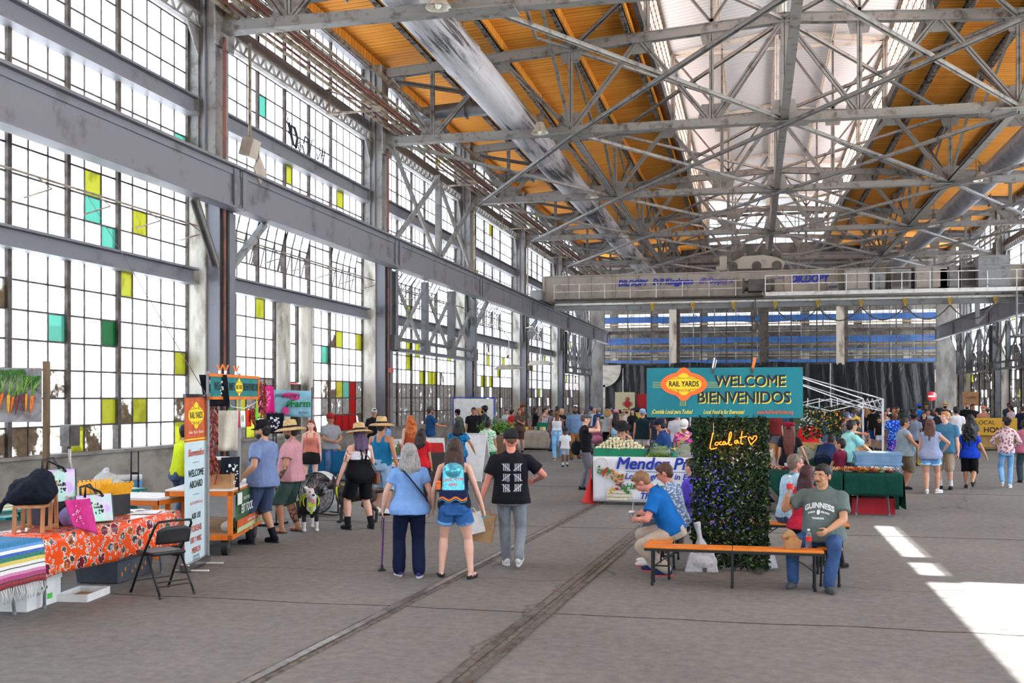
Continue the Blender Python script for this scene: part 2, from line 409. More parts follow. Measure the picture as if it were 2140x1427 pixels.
def window(side,y0,y1,z0,z1,rows,special,bay,name_hint,cols=NP,muls=MUL,tilt=None,lowgrime=False):
    """steel sash: mullions and bars in one mesh, panes in another"""
    X = XL if side < 0 else XR
    b = MB(); p = MB(); dy = (y1-y0)/cols; dz = (z1-z0)/rows; rnd = random.Random(bay*31+rows+int(z0*7)+side)
    for i in range(cols+1):
        big = i in muls; wv_ = .11 if big else .028
        b.lohi((X-(.07 if big else .02),y0+i*dy-wv_/2,z0),(X+(.07 if big else .02),y0+i*dy+wv_/2,z1))
    for j in range(rows+1):
        b.lohi((X-.022,y0,z0+j*dz-.017),(X+.022,y1,z0+j*dz+.017))
    tl = []
    if tilt:
        for (c0,c1,r0,r1,an) in tilt:       # pivoted sashes standing open
            zc = z0+(r0+r1)/2*dz; h = (r1-r0)*dz; s_ = Matrix.Rotation(R(an),3,'Y')
            yy0,yy1 = y0+c0*dy+.06,y0+c1*dy-.06
            for y in [yy0+k*(yy1-yy0)/(c1-c0) for k in range(c1-c0+1)]:
                b.box((X,y,zc),(.03,.035,h),s_)
            for q in (-.5,0,.5): b.box(Vector((X,(yy0+yy1)/2,zc))+s_ @ Vector((0,0,q*h)),(.03,yy1-yy0,.035),s_)
            p.box((X,(yy0+yy1)/2,zc),(.006,yy1-yy0,h-.02),s_,m=0)
            tl.append((c0,c1,r0,r1))
    for i in range(cols):
        for j in range(rows):
            if any(a <= i < c and d <= j < e for a,c,d,e in tl): continue
            k = special.get((cols-1-i,j),None)
            if k is None:
                q = rnd.random(); k = 0
                if side < 0 and bay >= 3 and z0 < 2 and j < 3 and rnd.random() < .85: k = 2
                elif side > 0 and z0 < 2 and rnd.random() < .8: k = 2
                elif z0 < 2 and q < .05: k = 1
                elif q > .985 and (bay > 2 or side > 0): k = 3
            if side < 0 and bay == 1 and z0 < 2 and j == 0 and i in (14,15,13,10): continue     # broken out
            p.lohi((X-.003,y0+i*dy,z0+j*dz),(X+.003,y0+(i+1)*dy,z0+(j+1)*dz),m=k)
    WN[0] += 1
    w_ = b.build('window_%d' % WN[0],m_frame); st(w_)
    p.build('pane',GM,w_)
    return w_
for side in (-1,1):
    X = XL if side < 0 else XR
    nm = 'left' if side < 0 else 'right'
    s_ = -1 if side < 0 else 1
    wall = MB()
    wall.lohi((X-.18,CY[0]-12+.4,0),(X+.18,YE,1.04))
    wall.lohi((X-.25 ,CY[0]-12,1.0),(X+.25,YE,1.06))
    st(wall.build('wall_%s' % nm,m_conc))
    for nb in range(len(CY)):
        y0 = (CY[nb-1] if nb else CY[0]-11.55)+.4; y1 = CY[nb]-.4
        if side > 0 and nb < 4: continue
        if nb == 0: continue
        for ti,(tn,z0,z1,rows) in enumerate(TIERS):
            sp = SPECIAL.get((nb-1,ti),{}) if side < 0 else {}
            tilt = None; g = None
            if ti == 1 and side < 0 and nb == 3: tilt = [(1,5,1,4,14),(5,8,1,4,13),(8,11,1,4,15),(14,18,1,4,12)]
            if ti == 1 and side < 0 and nb in (4,5,6): tilt = [(8,11,1,4,34),(12,14,1,4,30),(5,8,1,4,38)]
            if ti == 0 and side < 0 and nb == 3:
                # bay with a door between two timber posts
                dy = (y1-y0)/NP
                window(side,y0,y0+7*dy-.1,z0,z1,7,{(1,1): 3,(3,1): 3,(0,1): 3,(2,0): 3},12,tn,7,(0,2,7))
                window(side,y0+7*dy+.3,y0+9.5*dy,2.6,z1,4,{(1,0): 3},13,tn,2,(0,2))
                window(side,y0+10.2*dy+.3,y1,z0,z1,7,sp,nb-1,tn,8,(0,3,8))
                for k in (7.15,9.95):
                    b = MB(); b.lohi((X-.05,y0+k*dy,0),(X+.28,y0+k*dy+.36,4.9)); o = b.build('timber_post',m_pil)
                    tag(o,'pale %s post beside the small door in the second window bay' % ('near' if k < 9 else 'far'),'post')
                d = MB(); yy0,yy1 = y0+7.55*dy,y0+9.9*dy
                d.lohi((X,yy0,0),(X+.06,yy1,2.55));
                do = d.build('door_1',m_frame); st(do)
                d = MB(); d.lohi((X+.055,yy0+.2,1.3),(X+.075,yy1-.2,2.3)); d.build('pane',[g_yel],do)
                continue
            window(side,y0,y1,z0,z1,rows,sp,nb-1,tn,tilt=tilt)
        if nb < 2: continue
        # spandrel beams, lattice beam
        b = MB()
        for (za,zb,d) in ((4.88,5.23,.16),(8.93,9.35,.16)):
            b.lohi((X-.12,y0-.02,za),(X-s_*.2,y1+.02,zb)); b.lohi((X-.1,y0,zb-.03),(X-s_*.34,y1,zb+.02)); b.lohi((X-.1,y0,za-.02),(X-s_*.34,y1,za+.05))
        b.lohi((X-.1,y0,11.35),(X-s_*.22,y1,11.8)); b.lohi((X-.1,y0,13.55),(X-s_*.25,y1,13.95))
        o = b.build('spandrel_beam',m_girder if side < 0 else m_steel); tag(o,'grey steel spandrel beams across the %s %s window bay' % (ORD[nb-2],nm),'beam')
        lb = MB(); xa = X-s_*.3
        for z in (11.05,11.35): lb.bar((xa,y0,z),(xa,y1,z),.16,.05)
        n = 22
        for k in range(n):
            ya = y0+k*(y1-y0)/n; yb = y0+(k+1)*(y1-y0)/n
            lb.bar((xa,ya,11.05),(xa,(ya+yb)/2,11.35),.03,.06,(1,0,0)); lb.bar((xa,(ya+yb)/2,11.35),(xa,yb,11.05),.03,.06,(1,0,0))
        for ya,q in ((y0,1),(y1,-1)):
            lb.poly([(0,0),(q*.55,0),(0,-.75)],.04,Matrix.Rotation(R(90),3,'Z'),(xa,ya,11.1))
        o = lb.build('lattice_beam',m_steelb); tag(o,'zigzag lattice beam across the top of the %s %s window bay' % (ORD[nb-2],nm),'beam')
# ---------------------------------------------------------------- columns with crane girders
def rivets(b,p0,p1,n,r=.022,nrm=(1,0,0)):
    p0,p1,nrm = Vector(p0),Vector(p1),Vector(nrm)
    a = nrm.orthogonal().normalized(); c = nrm.cross(a)
    for i in range(n):
        p = p0.lerp(p1,i/max(1,n-1)); vs = [p+(a*math.cos(k*PI/3)+c*math.sin(k*PI/3))*r for k in range(6)]+[p+nrm*r*.7]
        b.add(vs,[(k,(k+1) % 6,6) for k in range(6)],0,True)
def column(side,y,idx,near):
    s_ = 1 if side < 0 else -1; X = XL if side < 0 else XR
    nm = 'left' if side < 0 else 'right'
    o = E('wall_column',(X,y,0),label='%s steel and concrete column along the %s wall' % (ORD[idx-2],nm),cat='column')
    def bx(b,x0,x1,y0,y1,z0,z1): b.lohi((s_*x0,y0,z0),(s_*x1,y1,z1))
    b = MB(); bx(b,-.15,.5,-.42,.42,0,7.5); b.build('concrete_pier',m_pil,o)
    b = MB()
    bx(b,.44,.48,-.4,.4,0,13.6); bx(b,.5,.84,-.35,-.31,0,7.6); bx(b,.5,.84,.31,.35,0,7.6); bx(b,.82,.87,.1,.4,0,6.65); bx(b,.45,.86,.37,.41,0,6.65)
    b.build('steel_flange',m_girder,o)
    b = MB(); bx(b,-.1,.3,-.38,.38,7.5,13.7); bx(b,.3,.72,-.32,.32,7.6,13.7)
    b.build('upper_post',m_steelb,o)
    if near:
        rv = MB()
        for yy in (.14,.36): rivets(rv,(s_*.87,yy,.5),(s_*.87,yy,6.5),26,.02,(s_,0,0))
        for yy in (-.26,.26): rivets(rv,(s_*.72,yy,7.8),(s_*.72,yy,10.9),20,.02,(s_,0,0))
        rv.build('rivet_rows',m_girder,o)['kind'] = 'stuff'
    p = MB(); p.tube((s_*.9,-.22,.2),(s_*.9,-.22,10.8),.045,8); p.build('pipe',m_redpipe if idx in (2,3) else m_pipe,o)
    if idx != 3:
        for q in (-1,1):
            k = MB(); k.ubar((s_*.75,q*.35,5.3),(s_*.98,q*1.75,6.62),.2,.12,(0,0,1)); k.build('knee_brace',m_steelb,o)
    g = MB(); g.poly([(-.5,11.7),(.5,11.7),(.45,10.6),(-.45,10.6)],.05,Matrix.Rotation(R(90),3,'Z'),(s_*.78,0,0)); g.build('gusset_plate',m_steelb,o)
for i,y in enumerate(CY):
    if i > 1: column(-1,y,i,i < 4)
for i,y in enumerate(CY):
    if i > 3: column(1,y,i,False)
gy = [Y0]+CY[2:]+[YE]
def girder(side):
    x0 = CI+.28 if side < 0 else CR-.28; s_ = 1 if side < 0 else -1; nm = 'left' if side < 0 else 'right'
    for k in range(len(gy)-1):
        if side > 0 and gy[k+1] < 60: continue
        ya,yb = gy[k]+(.02 if k else 0),gy[k+1]-.02
        o = E('crane_girder',(x0,ya,6.68),label='grey riveted plate girder of the %s crane runway in %s bay' % (nm,ORD[k]),cat='girder')
        L = yb-ya; b = MB()
        b.lohi((-.03,0,0),(.03,L,.98)); b.build('web_plate',m_girder,o)
        b = MB(); b.lohi((-.2,0,.95),(.2,L,1.0)); b.lohi((-.2,0,-.02),(.2,L,.02)); b.lohi((-.07,0,.8),(.07,L,.95)); b.lohi((-.06,0,0),(.06,L,.14))
        b.build('flange',m_girder,o)
        for yy in (.2,L-.2): b = MB(); b.lohi((-.1,yy-.12,0),(.1,yy+.12,.98)); b.build('stiffener',m_girder,o)
        b = MB(); b.lohi((-.035,0,1.0),(.035,L,1.09)); b.build('crane_rail',m_rail,o)
        if k < 3 and side < 0:
            rv = MB(); n = int(L/.14)
            rivets(rv,(.07,.3,.9),(.07,L-.3,.9),n,.017); rivets(rv,(.07,.3,.84),(.07,L-.3,.84),n // 2,.017); rivets(rv,(.06,.3,.08),(.06,L-.3,.08),n // 2,.017)
            for yy in (.12,.28,L-.12,L-.28): rivets(rv,(.1,yy,.08),(.1,yy,.9),12,.017)
            rv.build('rivet_rows',m_girder,o)['kind'] = 'stuff'
girder(-1); girder(1)
# X-braced hanging frame under the girder, and braces over it, in the third bay and farther ones
def bracing(side,k,low,idx):
    y0,y1 = CY[k]+.4,CY[k+1]-.4; x = CI+.05 if side < 0 else CR-.05; nm = 'left' if side < 0 else 'right'
    o = E('brace_truss',(x,y0,0),label='X-braced steel frame under the %s crane girder in the %s bay' % (nm,ORD[k-1]) if low else 'long X braces above the %s crane girder in the %s bay' % (nm,ORD[k-1]),cat='truss')
    L = y1-y0
    if low:
        for z in (3.85,4.25):
            b = MB(); b.bar((0,0,z),(0,L,z),.12,.3 if z < 4 else .1,(1,0,0)); b.bar((.0,0,z),(0,L,z),.2,.05); b.build('bottom_rail',m_steel,o)
        n = 3
        for i in range(n+1):
            b = MB(); b.ubar((0,i*L/n,3.9),(0,i*L/n,6.6),.3,.24,(1,0,0)); b.build('upright',m_steel,o)
        for i in range(n):
            for q in (0,1):
                b = MB(); b.ubar((.06-.12*q,(i+q)*L/n,3.95),(.06-.12*q,(i+1-q)*L/n,6.55),.16,.08,(1,0,0)); b.build('cross_brace',m_steelb,o)
        for i in range(n+1):
            b = MB(); b.lohi((-.09,i*L/n-.32,3.83),(.14,i*L/n+.32,4.35)); b.build('gusset_plate',m_steel,o)
    else:
        b = MB(); b.ubar((0,L/2,7.7),(0,L/2,11.1),.3,.22,(1,0,0)); b.build('upright',m_steelb,o)
        for h0,h1 in ((0,L/2),(L/2,L)):
            for q in (0,1):
                b = MB(); b.ubar((.06-.12*q,h1 if q else h0,7.75),(.06-.12*q,h0 if q else h1,11.05),.2,.1,(1,0,0)); b.build('cross_brace',m_steelb,o)
bracing(-1,3,True,0); bracing(-1,3,False,1); bracing(-1,6,True,2); bracing(-1,6,False,3)
bracing(1,5,True,4); bracing(1,6,True,5); bracing(1,4,False,6)
# ---------------------------------------------------------------- roof trusses
NB = [-12.5,-10.85,-6.0,-1.35,XC,3.25,7.9,12.75,14.4]     # nodes along the bottom chord
NT_ = [-12.5,-10.85,-8.45,-6.0,-3.7,-1.35,XC,3.25,5.6,7.9,10.35,12.75,14.4]
def ib(name,p0,p1,w,h,o,up=(0,0,1),m=m_steelb,kind='i'):
    b = MB(); (b.ibar if kind == 'i' else b.ubar)(p0,p1,w,h,up); return b.build(name,m,o)
def truss(y,idx):
    o = E('roof_truss',(0,y,0),label='%s riveted roof truss from the front, spanning the hall' % ORD[idx],cat='truss')
    b = MB()
    for q in (-1,1): b.bar((NB[0],q*.11,ZB),(NB[-1],q*.11,ZB),.05,.26)
    b.bar((NB[0],0,ZB-.12),(NB[-1],0,ZB-.12),.36,.025); b.build('bottom_chord',m_steelb,o)
    b = MB()
    for xa,xb in ((NT_[0],XC),(XC,NT_[-1])):
        za,zb = ztop(xa)-.35,ztop(xb)-.35
        for q in (-1,1): b.bar((xa,q*.11,za),(xb,q*.11,zb),.05,.3)
        b.bar((xa,0,za+.14),(xb,0,zb+.14),.36,.03)
    b.build('top_chord',m_steelb,o)
    T = lambda x: (x,0,ztop(x)-.35); B = lambda x: (x,0,ZB)
    for x in (-10.85,-6.0,-1.35,XC,3.25,7.9,12.75): ib('web_vertical',B(x),T(x),.15 if x != XC else .24,.1,o,(0,1,0))
    for a,c in ((-12.5,-10.85),(14.4,12.75)): ib('web_diagonal',T(a),B(c),.24,.14,o,(0,1,0))
    for a,c in ((-10.85,-8.45),(-6.0,-8.45),(-6.0,-3.7),(-1.35,-3.7),(-1.35,XC),(3.25,XC),(3.25,5.6),(7.9,5.6),(7.9,10.35),(12.75,10.35)):
        ib('web_diagonal',B(a),T(c),.16,.13,o,(0,1,0))
    ib('web_diagonal',(-12.3,0,13.2),(-9.0,0,12.5),.14,.12,o,(0,1,0),m_dark)
    for x in (-12.2,-10.85,-6.0,-1.35,XC,3.25,7.9,12.75):
        b = MB(); h = .62; b.poly([(x-.5,ZB-.12),(x+.5,ZB-.12),(x+.32,ZB+h),(x-.32,ZB+h)],.03); b.build('gusset_plate',m_steelb,o)
    for x in (-12.2,-8.45,-6.0,-3.7,-1.35,XC,3.25,5.6,7.9,10.35,12.75):
        z = ztop(x)-.35; b = MB(); b.poly([(x-.45,z+.13),(x-.28,z-.5),(x+.28,z-.5),(x+.45,z+.13)],.03); b.build('gusset_plate',m_steelb,o)
    for x in (-6.0,XC,7.9):    # flat plates that take the floor-plane bracing
        b = MB(); b.box((x,0,ZB-.15),(1.5,.75,.03))
        for k in range(7):
            for q in (-.3,-.12,.12,.3): rivets(b,(x-.66+k*.22,q,ZB-.165),(x-.66+k*.22,q,ZB-.165),1,.02,(0,0,-1))
        b.build('bracing_plate',m_steelb,o)
for i,y in enumerate(CY[2:]): truss(y,i)
# bracing between trusses
for i in range(2,len(CY)-1):
    ya,yb = CY[i],CY[i+1]
    o = E('bracing_bay',(0,ya,0),label='crossed bracing struts between the %s and %s roof trusses' % (ORD[i-2],ORD[i-1]),cat='bracing'); L = yb-ya
    cols_ = [-12.3,-6.0,XC,7.9,14.2]
    for a,c in zip(cols_[:-1],cols_[1:]):
        if i == 2 and (a <-7 or c > 10): continue
        ib('cross_strut',(a,0,ZB-.05),(c,L,ZB-.05),.16,.1,o,kind='u'); ib('cross_strut',(c,0,ZB-.2),(a,L,ZB-.2),.16,.1,o,kind='u')
    for x in (-6.0,XC,7.9) if i > 2 else (XC,): ib('tie_strut',(x,0,ZB-.02),(x,L,ZB-.02),.24,.14,o)
    for x in (-6.0,7.9):
        zt = ztop(x)-.35
        ib('sway_brace',(x,0,ZB),(x,L/2,zt),.1,.08,o); ib('sway_brace',(x,L,ZB),(x,L/2,zt),.1,.08,o)
        ib('sway_brace',(x,0,zt),(x,L/2,ZB+1.2),.08,.06,o); ib('sway_brace',(x,L,zt),(x,L/2,ZB+1.2),.08,.06,o)
    for a,c in ((-6.0,XC),(XC,7.9)):
        za,zc = ztop(a)-.4,ztop(c)-.4
        ib('top_brace',(a,0,za),(c,L,zc),.14,.1,o,kind='u'); ib('top_brace',(c,0,zc),(a,L,za),.14,.1,o,kind='u')
# ---------------------------------------------------------------- ceiling decks, purlins
m_purl = M('flaking_purlin_paint',(120,112,104),(44,38,34),5,.5,.56,.7,.1)
for side in (-1,1):
    nm = 'left' if side < 0 else 'right'; xa,xb = (XL-.4,-3.6) if side < 0 else (5.5,XR+.4)
    b = MB()
    for pa,pb,qa,qb in ([(xa,xb,Y0,YE)] if side < 0 else [(6.35,xb,Y0,YE),(xa,6.35,Y0,6.5),(xa,6.35,13.1,YE)]):   # unseen gap added in the right deck to widen the sun patch on the floor
        za,zb = ztop(pa)+.2,ztop(pb)+.2
        b.add([(pa,qa,za),(pb,qa,zb),(pb,qb,zb),(pa,qb,za),(pa,qa,za+.15),(pb,qa,zb+.15),(pb,qb,zb+.15),(pa,qb,za+.15)],
              [(0,3,2,1),(4,5,6,7),(0,1,5,4),(1,2,6,5),(2,3,7,6),(3,0,4,7)])
    st(b.build('ceiling_%s' % nm,m_wood))
    for j,x in enumerate([-13.0,-10.85,-8.45,-6.1,-4.05] if side < 0 else [6.5,8.3,10.35,12.75,14.9]):
        b = MB(); z = ztop(x)+.2
        b.ibar((x,Y0,z-.22),(x,YE,z-.22),.16,.36); b.build_m = 0
        o = b.build('purlin',m_purl); tag(o,'%s long purlin from the %s wall under the wooden ceiling' % (ORD[j if side < 0 else 4-j],nm),'beam')
        c = MB(); c.lohi((x+.09,Y0,z-.3),(x+.16,YE,z-.01)); c.build('timber_nailer',m_wood,o)
# ---------------------------------------------------------------- the roof monitor
ZM0,ZM1,ZR = 14.75,17.15,17.95
OPEN = [(7.4,13.1),(13.3,14.7),(14.9,16.05),(16.1,16.8),(17.1,18.3),(20.5,24.5),(25.5,29),(31,33)]
for side,x in ((-1,-3.6),(1,5.5)):
    nm = 'left' if side < 0 else 'right'
    b = MB()
    for q0,q1 in ((Y0,YE),) if side < 0 else ((Y0,6.5),(13.1,YE)): b.lohi((x-.08,q0,14.35),(x+.08,q1,ZM0))  # right curb left out along the added deck gap so sun passes
    b.lohi((x-.1,Y0,ZM1),(x+.1,YE,ZM1+.12))
    o = b.build('trim_%s_monitor_curb' % nm,m_dark); st(o)
    b = MB(); p = MB(); n = int((YE-Y0)/.5); dy = (YE-Y0)/n
    for i in range(n+1): b.lohi((x-.02,Y0+i*dy-.018,ZM0),(x+.02,Y0+i*dy+.018,ZM1))
    for j in range(5): z = ZM0+j*(ZM1-ZM0)/4; b.lohi((x-.03,Y0,z-.02),(x+.03,YE,z+.02))
    for i in range(n):
        y = Y0+(i+.5)*dy
        for j in range(4):
            if side > 0 and any(a <= y <= c for a,c in OPEN) and (j < 3): continue
            p.lohi((x-.003,y-dy/2,ZM0+j*.6),(x+.003,y+dy/2,ZM0+j*.6+.6))
    WN[0] += 1; w_ = b.build('window_%d' % WN[0],m_frame); st(w_); p.build('pane',[g_mon],w_)
b = MB()
for xa,xb,za,zb in ((-3.7,XC,ZM1+.1,ZR),(XC,5.6,ZR,ZM1+.1)):
    b.add([(xa,Y0,za),(xb,Y0,zb),(xb,YE,zb),(xa,YE,za),(xa,Y0,za+.1),(xb,Y0,zb+.1),(xb,YE,zb+.1),(xa,YE,za+.1)],
          [(0,3,2,1),(4,5,6,7),(0,1,5,4),(1,2,6,5),(2,3,7,6),(3,0,4,7)])
st(b.build('ceiling_monitor',m_whitedeck))
m_wsteel = M('white_painted_steel',(214,213,208),(170,166,158),3,.5,.7,.5)
for j,x in enumerate((-1.35,XC,3.25)):
    b = MB(); z = ZM1+.1+(ZR-ZM1-.1)*(1-abs(x-XC)/4.55)-.14
    b.ibar((x,Y0,z),(x,YE,z),.12,.24); o = b.build('monitor_purlin',m_wsteel); tag(o,'%s white purlin under the raised white roof' % ('left','ridge','right')[j],'beam')
for i,y in enumerate(CY[2:]):
    o = E('monitor_truss',(0,y,0),label='white and grey frame holding the raised roof over the %s truss' % ORD[i],cat='truss')
    for s_,x in ((-1,-3.45),(1,5.35)):
        ib('post',(x,0,ztop(x)-.2),(x,0,ZM1),.2,.2,o,(0,1,0),m_steelb)
        ib('rafter',(x,0,ZM1-.02),(XC,0,ZR-.14),.14,.2,o,(0,0,1),m_wsteel)
        ib('inclined_tie',(x,0,ZM1-.1),(XC-s_*-2.3,0,ztop(XC)-.3),.09,.09,o,(0,1,0),m_steelb)
        ib('inclined_tie',(XC,0,ZR-.2),(XC+s_*2.3,0,ztop(XC)-.3),.09,.09,o,(0,1,0),m_steelb)
        ib('hanger',(XC+s_*2.3,0,ztop(XC)-.3),(XC+s_*2.3,0,ZR-.7),.09,.09,o,(0,1,0),m_steelb)
    ib('cross_tie',(-3.45,0,ZM1-.06),(5.35,0,ZM1-.06),.12,.12,o,(0,0,1),m_wsteel)
    ib('post',(XC,0,ztop(XC)-.2),(XC,0,ZR-.1),.16,.16,o,(0,1,0),m_wsteel)
# ---------------------------------------------------------------- far end wall
m_siding = M('pale_siding',(150,150,152),(120,118,116),2,.4,.65,.7,st=(1,1,6))
t = NT('black_plastic_sheeting'); t.col((.006,.007,.009)); t.set(.45,0,.35)
n_ = t.noise(t.coord((1,1,.3)),1.1,3,.5,1.2); t.bump(n_,.8,.3); m_black = t.m
m_tarp = M('blue_tarp',(8,56,104),(5,38,76),1.2,.35,.7,.6,bump=.4,bs=6)
b = MB()
b.lohi((XL-.4,YE,9.9),(XR+.4,YE+.2,14.72)); b.lohi((XL-.4,YE,0),(-12.4,YE+.2,9.9)); b.lohi((14.1,YE,0),(XR+.4,YE+.2,9.9))
b.lohi((-12.4,YE,4.8),(14.1,YE+.16,5.0))
b.lohi((-3.7,YE,14.7),(5.6,YE+.2,14.8)); b.lohi((-3.7,YE,17.1),(5.6,YE+.2,17.3)); st(b.build('wall_end',M('end_wall_paint',(88,86,84),(58,55,52),1.4,.4,.62,.8,st=(1,1,.4))))
b = MB(); b.lohi((XL-.4,Y0-.2,3.2),(XR+.4,Y0,18)); b.lohi((XL-.4,Y0-.2,0),(-6,Y0,3.2)); b.lohi((8,Y0-.2,0),(XR+.4,Y0,3.2)); st(b.build('wall_back',m_conc))  # unseen wall added behind the camera to cut frontal light
b = MB()
for z in (10.6,11.4,12.2,13.0,13.8): b.lohi((-12.5,YE-.12,z),(14.2,YE,z+.14))
st(b.build('trim_end_wall',m_girder))
b = MB(); p = MB()
for i in range(13): x = -3.7+i*9.3/12; b.lohi((x-.03,YE+.02,14.8),(x+.03,YE+.08,17.1))
for j in range(5): b.lohi((-3.7,YE+.02,14.8+j*.575-.03),(5.6,YE+.08,14.8+j*.575+.03))
p.lohi((-3.7,YE+.04,14.8),(5.6,YE+.05,17.1)); WN[0] += 1; w_ = b.build('window_%d' % WN[0],m_frame); st(w_); p.build('pane',[g_clear],w_)
for a,c in ((-12.4,-6.9),(-6.3,.35),(.95,6.5),(7.1,14.1)):
    b = MB(); n = int((c-a)/.5)
    for i in range(n+1): x = a+i*(c-a)/n; w2 = .05 if i % 4 == 0 else .016; b.lohi((x-w2,YE+.04,5.0),(x+w2,YE+.09,9.9))
    for j in range(11): z = 5+j*.49; w2 = .014; b.lohi((a,YE+.05,z-w2),(c,YE+.08,z+w2))
    b.lohi((a,YE+.0,7.5),(c,YE+.12,7.75)) if a > 6 or a <-6.5 else None
    WN[0] += 1; st(b.build('window_%d' % WN[0],m_frame))
for x,mt,wd in ((-6.6,m_pil,.6),(.65,m_dark,.45),(6.8,m_pil,.6)):
    b = MB(); b.lohi((x-wd/2,YE-.35,4.8),(x+wd/2,YE+.1,10.0)); b.lohi((x+wd/2,YE-.2,4.8),(x+wd/2+.3,YE,10.0),m=1)
    tag(b.build('end_column',[mt,m_dark]),'%s column in the gridded far end wall' % {-6.6: 'left white',.65: 'middle dark',6.8: 'right white'}[x],'column')
def curt(u,v):
    x = -12.3+26.2*u; ph = x*3.1+.7*math.sin(x*1.3)
    return (x,YE-.35+.12*math.sin(ph)*(.4+.6*(1-v))+.05*math.sin(ph*2.7+v*4),4.95*v+(.12*math.sin(x*.9) if v > .9 else 0))
b = MB(); b.sheet(curt,220,10); tag(b.build('plastic_curtain',m_black),'black plastic sheeting hung in folds across the far end wall','curtain')
b = MB(); pts = [(-12.4,4.85),(-12.4,3.0)]+[(-12.4+1.5*math.sin(a),4.6-1.6*math.cos(a)) for a in [R(q) for q in range(10,91,10)]]+[(-10.9,4.85)]
b.poly(pts,.3,c=(0,YE-.75,0)); b.lohi((-12.38,YE-.9,0),(-12.2,YE-.6,3.2)); tag(b.build('curved_bulkhead',m_conc),'grey quarter-round panel at the left end of the black sheeting','panel')
b = MB(); b.tube((-10.7,YE-.55,0),(-10.75,YE-.55,4.6),.04,6); tag(b.build('pole',M('pale_pole',(190,190,186))),'thin pale pole before the left part of the black sheeting','pole')
b = MB(); b.tube((6.0,YE-.6,0),(6.0,YE-.6,4.9),.05,6); tag(b.build('pole',M('pale_pole',(190,190,186))),'thin pale pole before the right part of the black sheeting','pole')
# neighbouring hall beyond, wrapped in scaffolding
m_scaf = M('scaffold_steel',(120,120,118),(80,76,70),4)
m_far = M('far_concrete',(124,119,112),(84,79,74),.8,.4,.65,.8)
YS = 98.0
o = E('scaffolded_building',(0,YS,0),label='building beyond the end windows with concrete beams and scaffolding',cat='building')
for z0,z1,m_,nm in ((3.5,4.6,m_far,'concrete_beam'),(8.35,8.75,m_far,'concrete_beam'),(6.2,6.6,m_far,'concrete_beam'),(10.0,11.2,m_far,'concrete_beam')):
    b = MB(); b.lohi((-15,.9,z0),(18,1.4,z1)); b.build(nm,m_,o)
for x in (-13,-9.2,-4.6,.2,4.6,9.2,13.4):
    b = MB(); b.lohi((x-.35,1.5,0),(x+.35,2.2,12)); b.build('concrete_column',m_far,o)
b = MB(); b.lohi((-26,-2,12.0),(28,15,12.4)); b.build('roof_slab',m_far,o)
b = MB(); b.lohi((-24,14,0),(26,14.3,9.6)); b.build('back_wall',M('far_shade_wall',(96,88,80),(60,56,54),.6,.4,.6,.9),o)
b = MB()
for x in [-13+k*1.9 for k in range(15)]:
    b.tube((x,0,0),(x,0,12),.035,5); b.tube((x,-1.1,0),(x,-1.1,12),.035,5)
for z in (5.3,5.9,6.9,7.4,8.1,8.9,9.7):
    b.tube((-15,0,z),(18,0,z),.03,5); b.tube((-15,-1.1,z),(18,-1.1,z),.03,5)
for k in range(7):
    x = -13+k*3.8; b.tube((x,-.5,4),(x+3.6,-.5,7.4),.03,5); b.tube((x+3.6,-.4,7.3),(x,-.4,9.8),.03,5)
b.build('scaffolding',m_scaf,o)
for k,(z0,z1) in enumerate(((5.15,5.55),(7.05,7.6),(8.95,9.55),(6.35,6.5))):
    b = MB(); rnd = random.Random(k)
    def tf(u,v): x = -14.5+31*u; return (x,YS-1.3+.08*math.sin(x*1.7+k),z0+(z1-z0)*v+.06*math.sin(x*.8+k*2)*(1-v))
    b.sheet(tf,90,2); tag(b.build('blue_tarp',m_tarp),'blue tarp strip on the scaffolding beyond the end wall, '+('lowest','third from bottom','topmost','second from bottom')[k],'tarp')
for k,z in enumerate((5.1,6.95,8.85)):
    b = MB(); b.lohi((-14.5,YS-1.05,z-.06),(17,YS-.05,z)); tag(b.build('scaffold_boards',M('boards',(150,116,76),(104,84,62),3)),'run of wooden scaffold boards on the %s lift' % ('lowest','middle','top')[k],'boards')
# ---------------------------------------------------------------- overhead crane
m_crane = M('crane_paint',(168,158,146),(132,122,110),1.5,.5,.75,.6)
m_crg = M('crane_grey',(140,140,140),(96,94,92),2.5,.5,.72,.6)
YC = 60.4
o = E('overhead_crane',(0,YC,0),label='huge overhead travelling crane bridging the hall below the trusses',cat='crane')
for q,yy in ((0,0),(1,2.6)):
    b = MB(); b.lohi((-12.1,yy-.02,7.8),(14.1,yy+.02,9.2)); b.lohi((-12.1,yy-.2,9.18),(14.1,yy+.2,9.24)); b.lohi((-12.1,yy-.2,7.76),(14.1,yy+.2,7.82))
    for k in range(20): x = -12.0+k*1.37; b.lohi((x-.04,yy-.1,7.8),(x+.04,yy+.02,9.2))
    if not q:
        for k in range(20):
            x = -12.0+k*1.37
            for e in (-.1,.1): rivets(b,(x+e,-.02,7.9),(x+e,-.02,9.1),9,.02,(0,-1,0))
    b.build('bridge_girder',m_crane,o)
b = MB(); b.ibar((-11.3,-.55,7.32),(13.6,-.55,7.32),.3,.34); b.build('lower_beam',m_crg,o)
b = MB(); b.tube((-11.2,-.85,7.5),(13.7,-.85,7.5),.07,8); b.build('festoon_rail',m_wsteel,o)
for s_,x in ((-1,-12.3),(1,14.2)):
    b = MB(); b.lohi((x-.35,-1.0,7.78),(x+.35,3.6,8.35)); b.build('end_truck',m_crg,o)
    for yy in (-.5,3.1):
        b = MB(); b.tube((x-.1,yy,8.02),(x+.1,yy,8.02),.26,16); b.build('wheel',m_dark,o)
b = MB(); b.lohi((-11.2,-1.1,7.74),(.5,-.1,7.8)); b.build('walkway',m_dark,o)
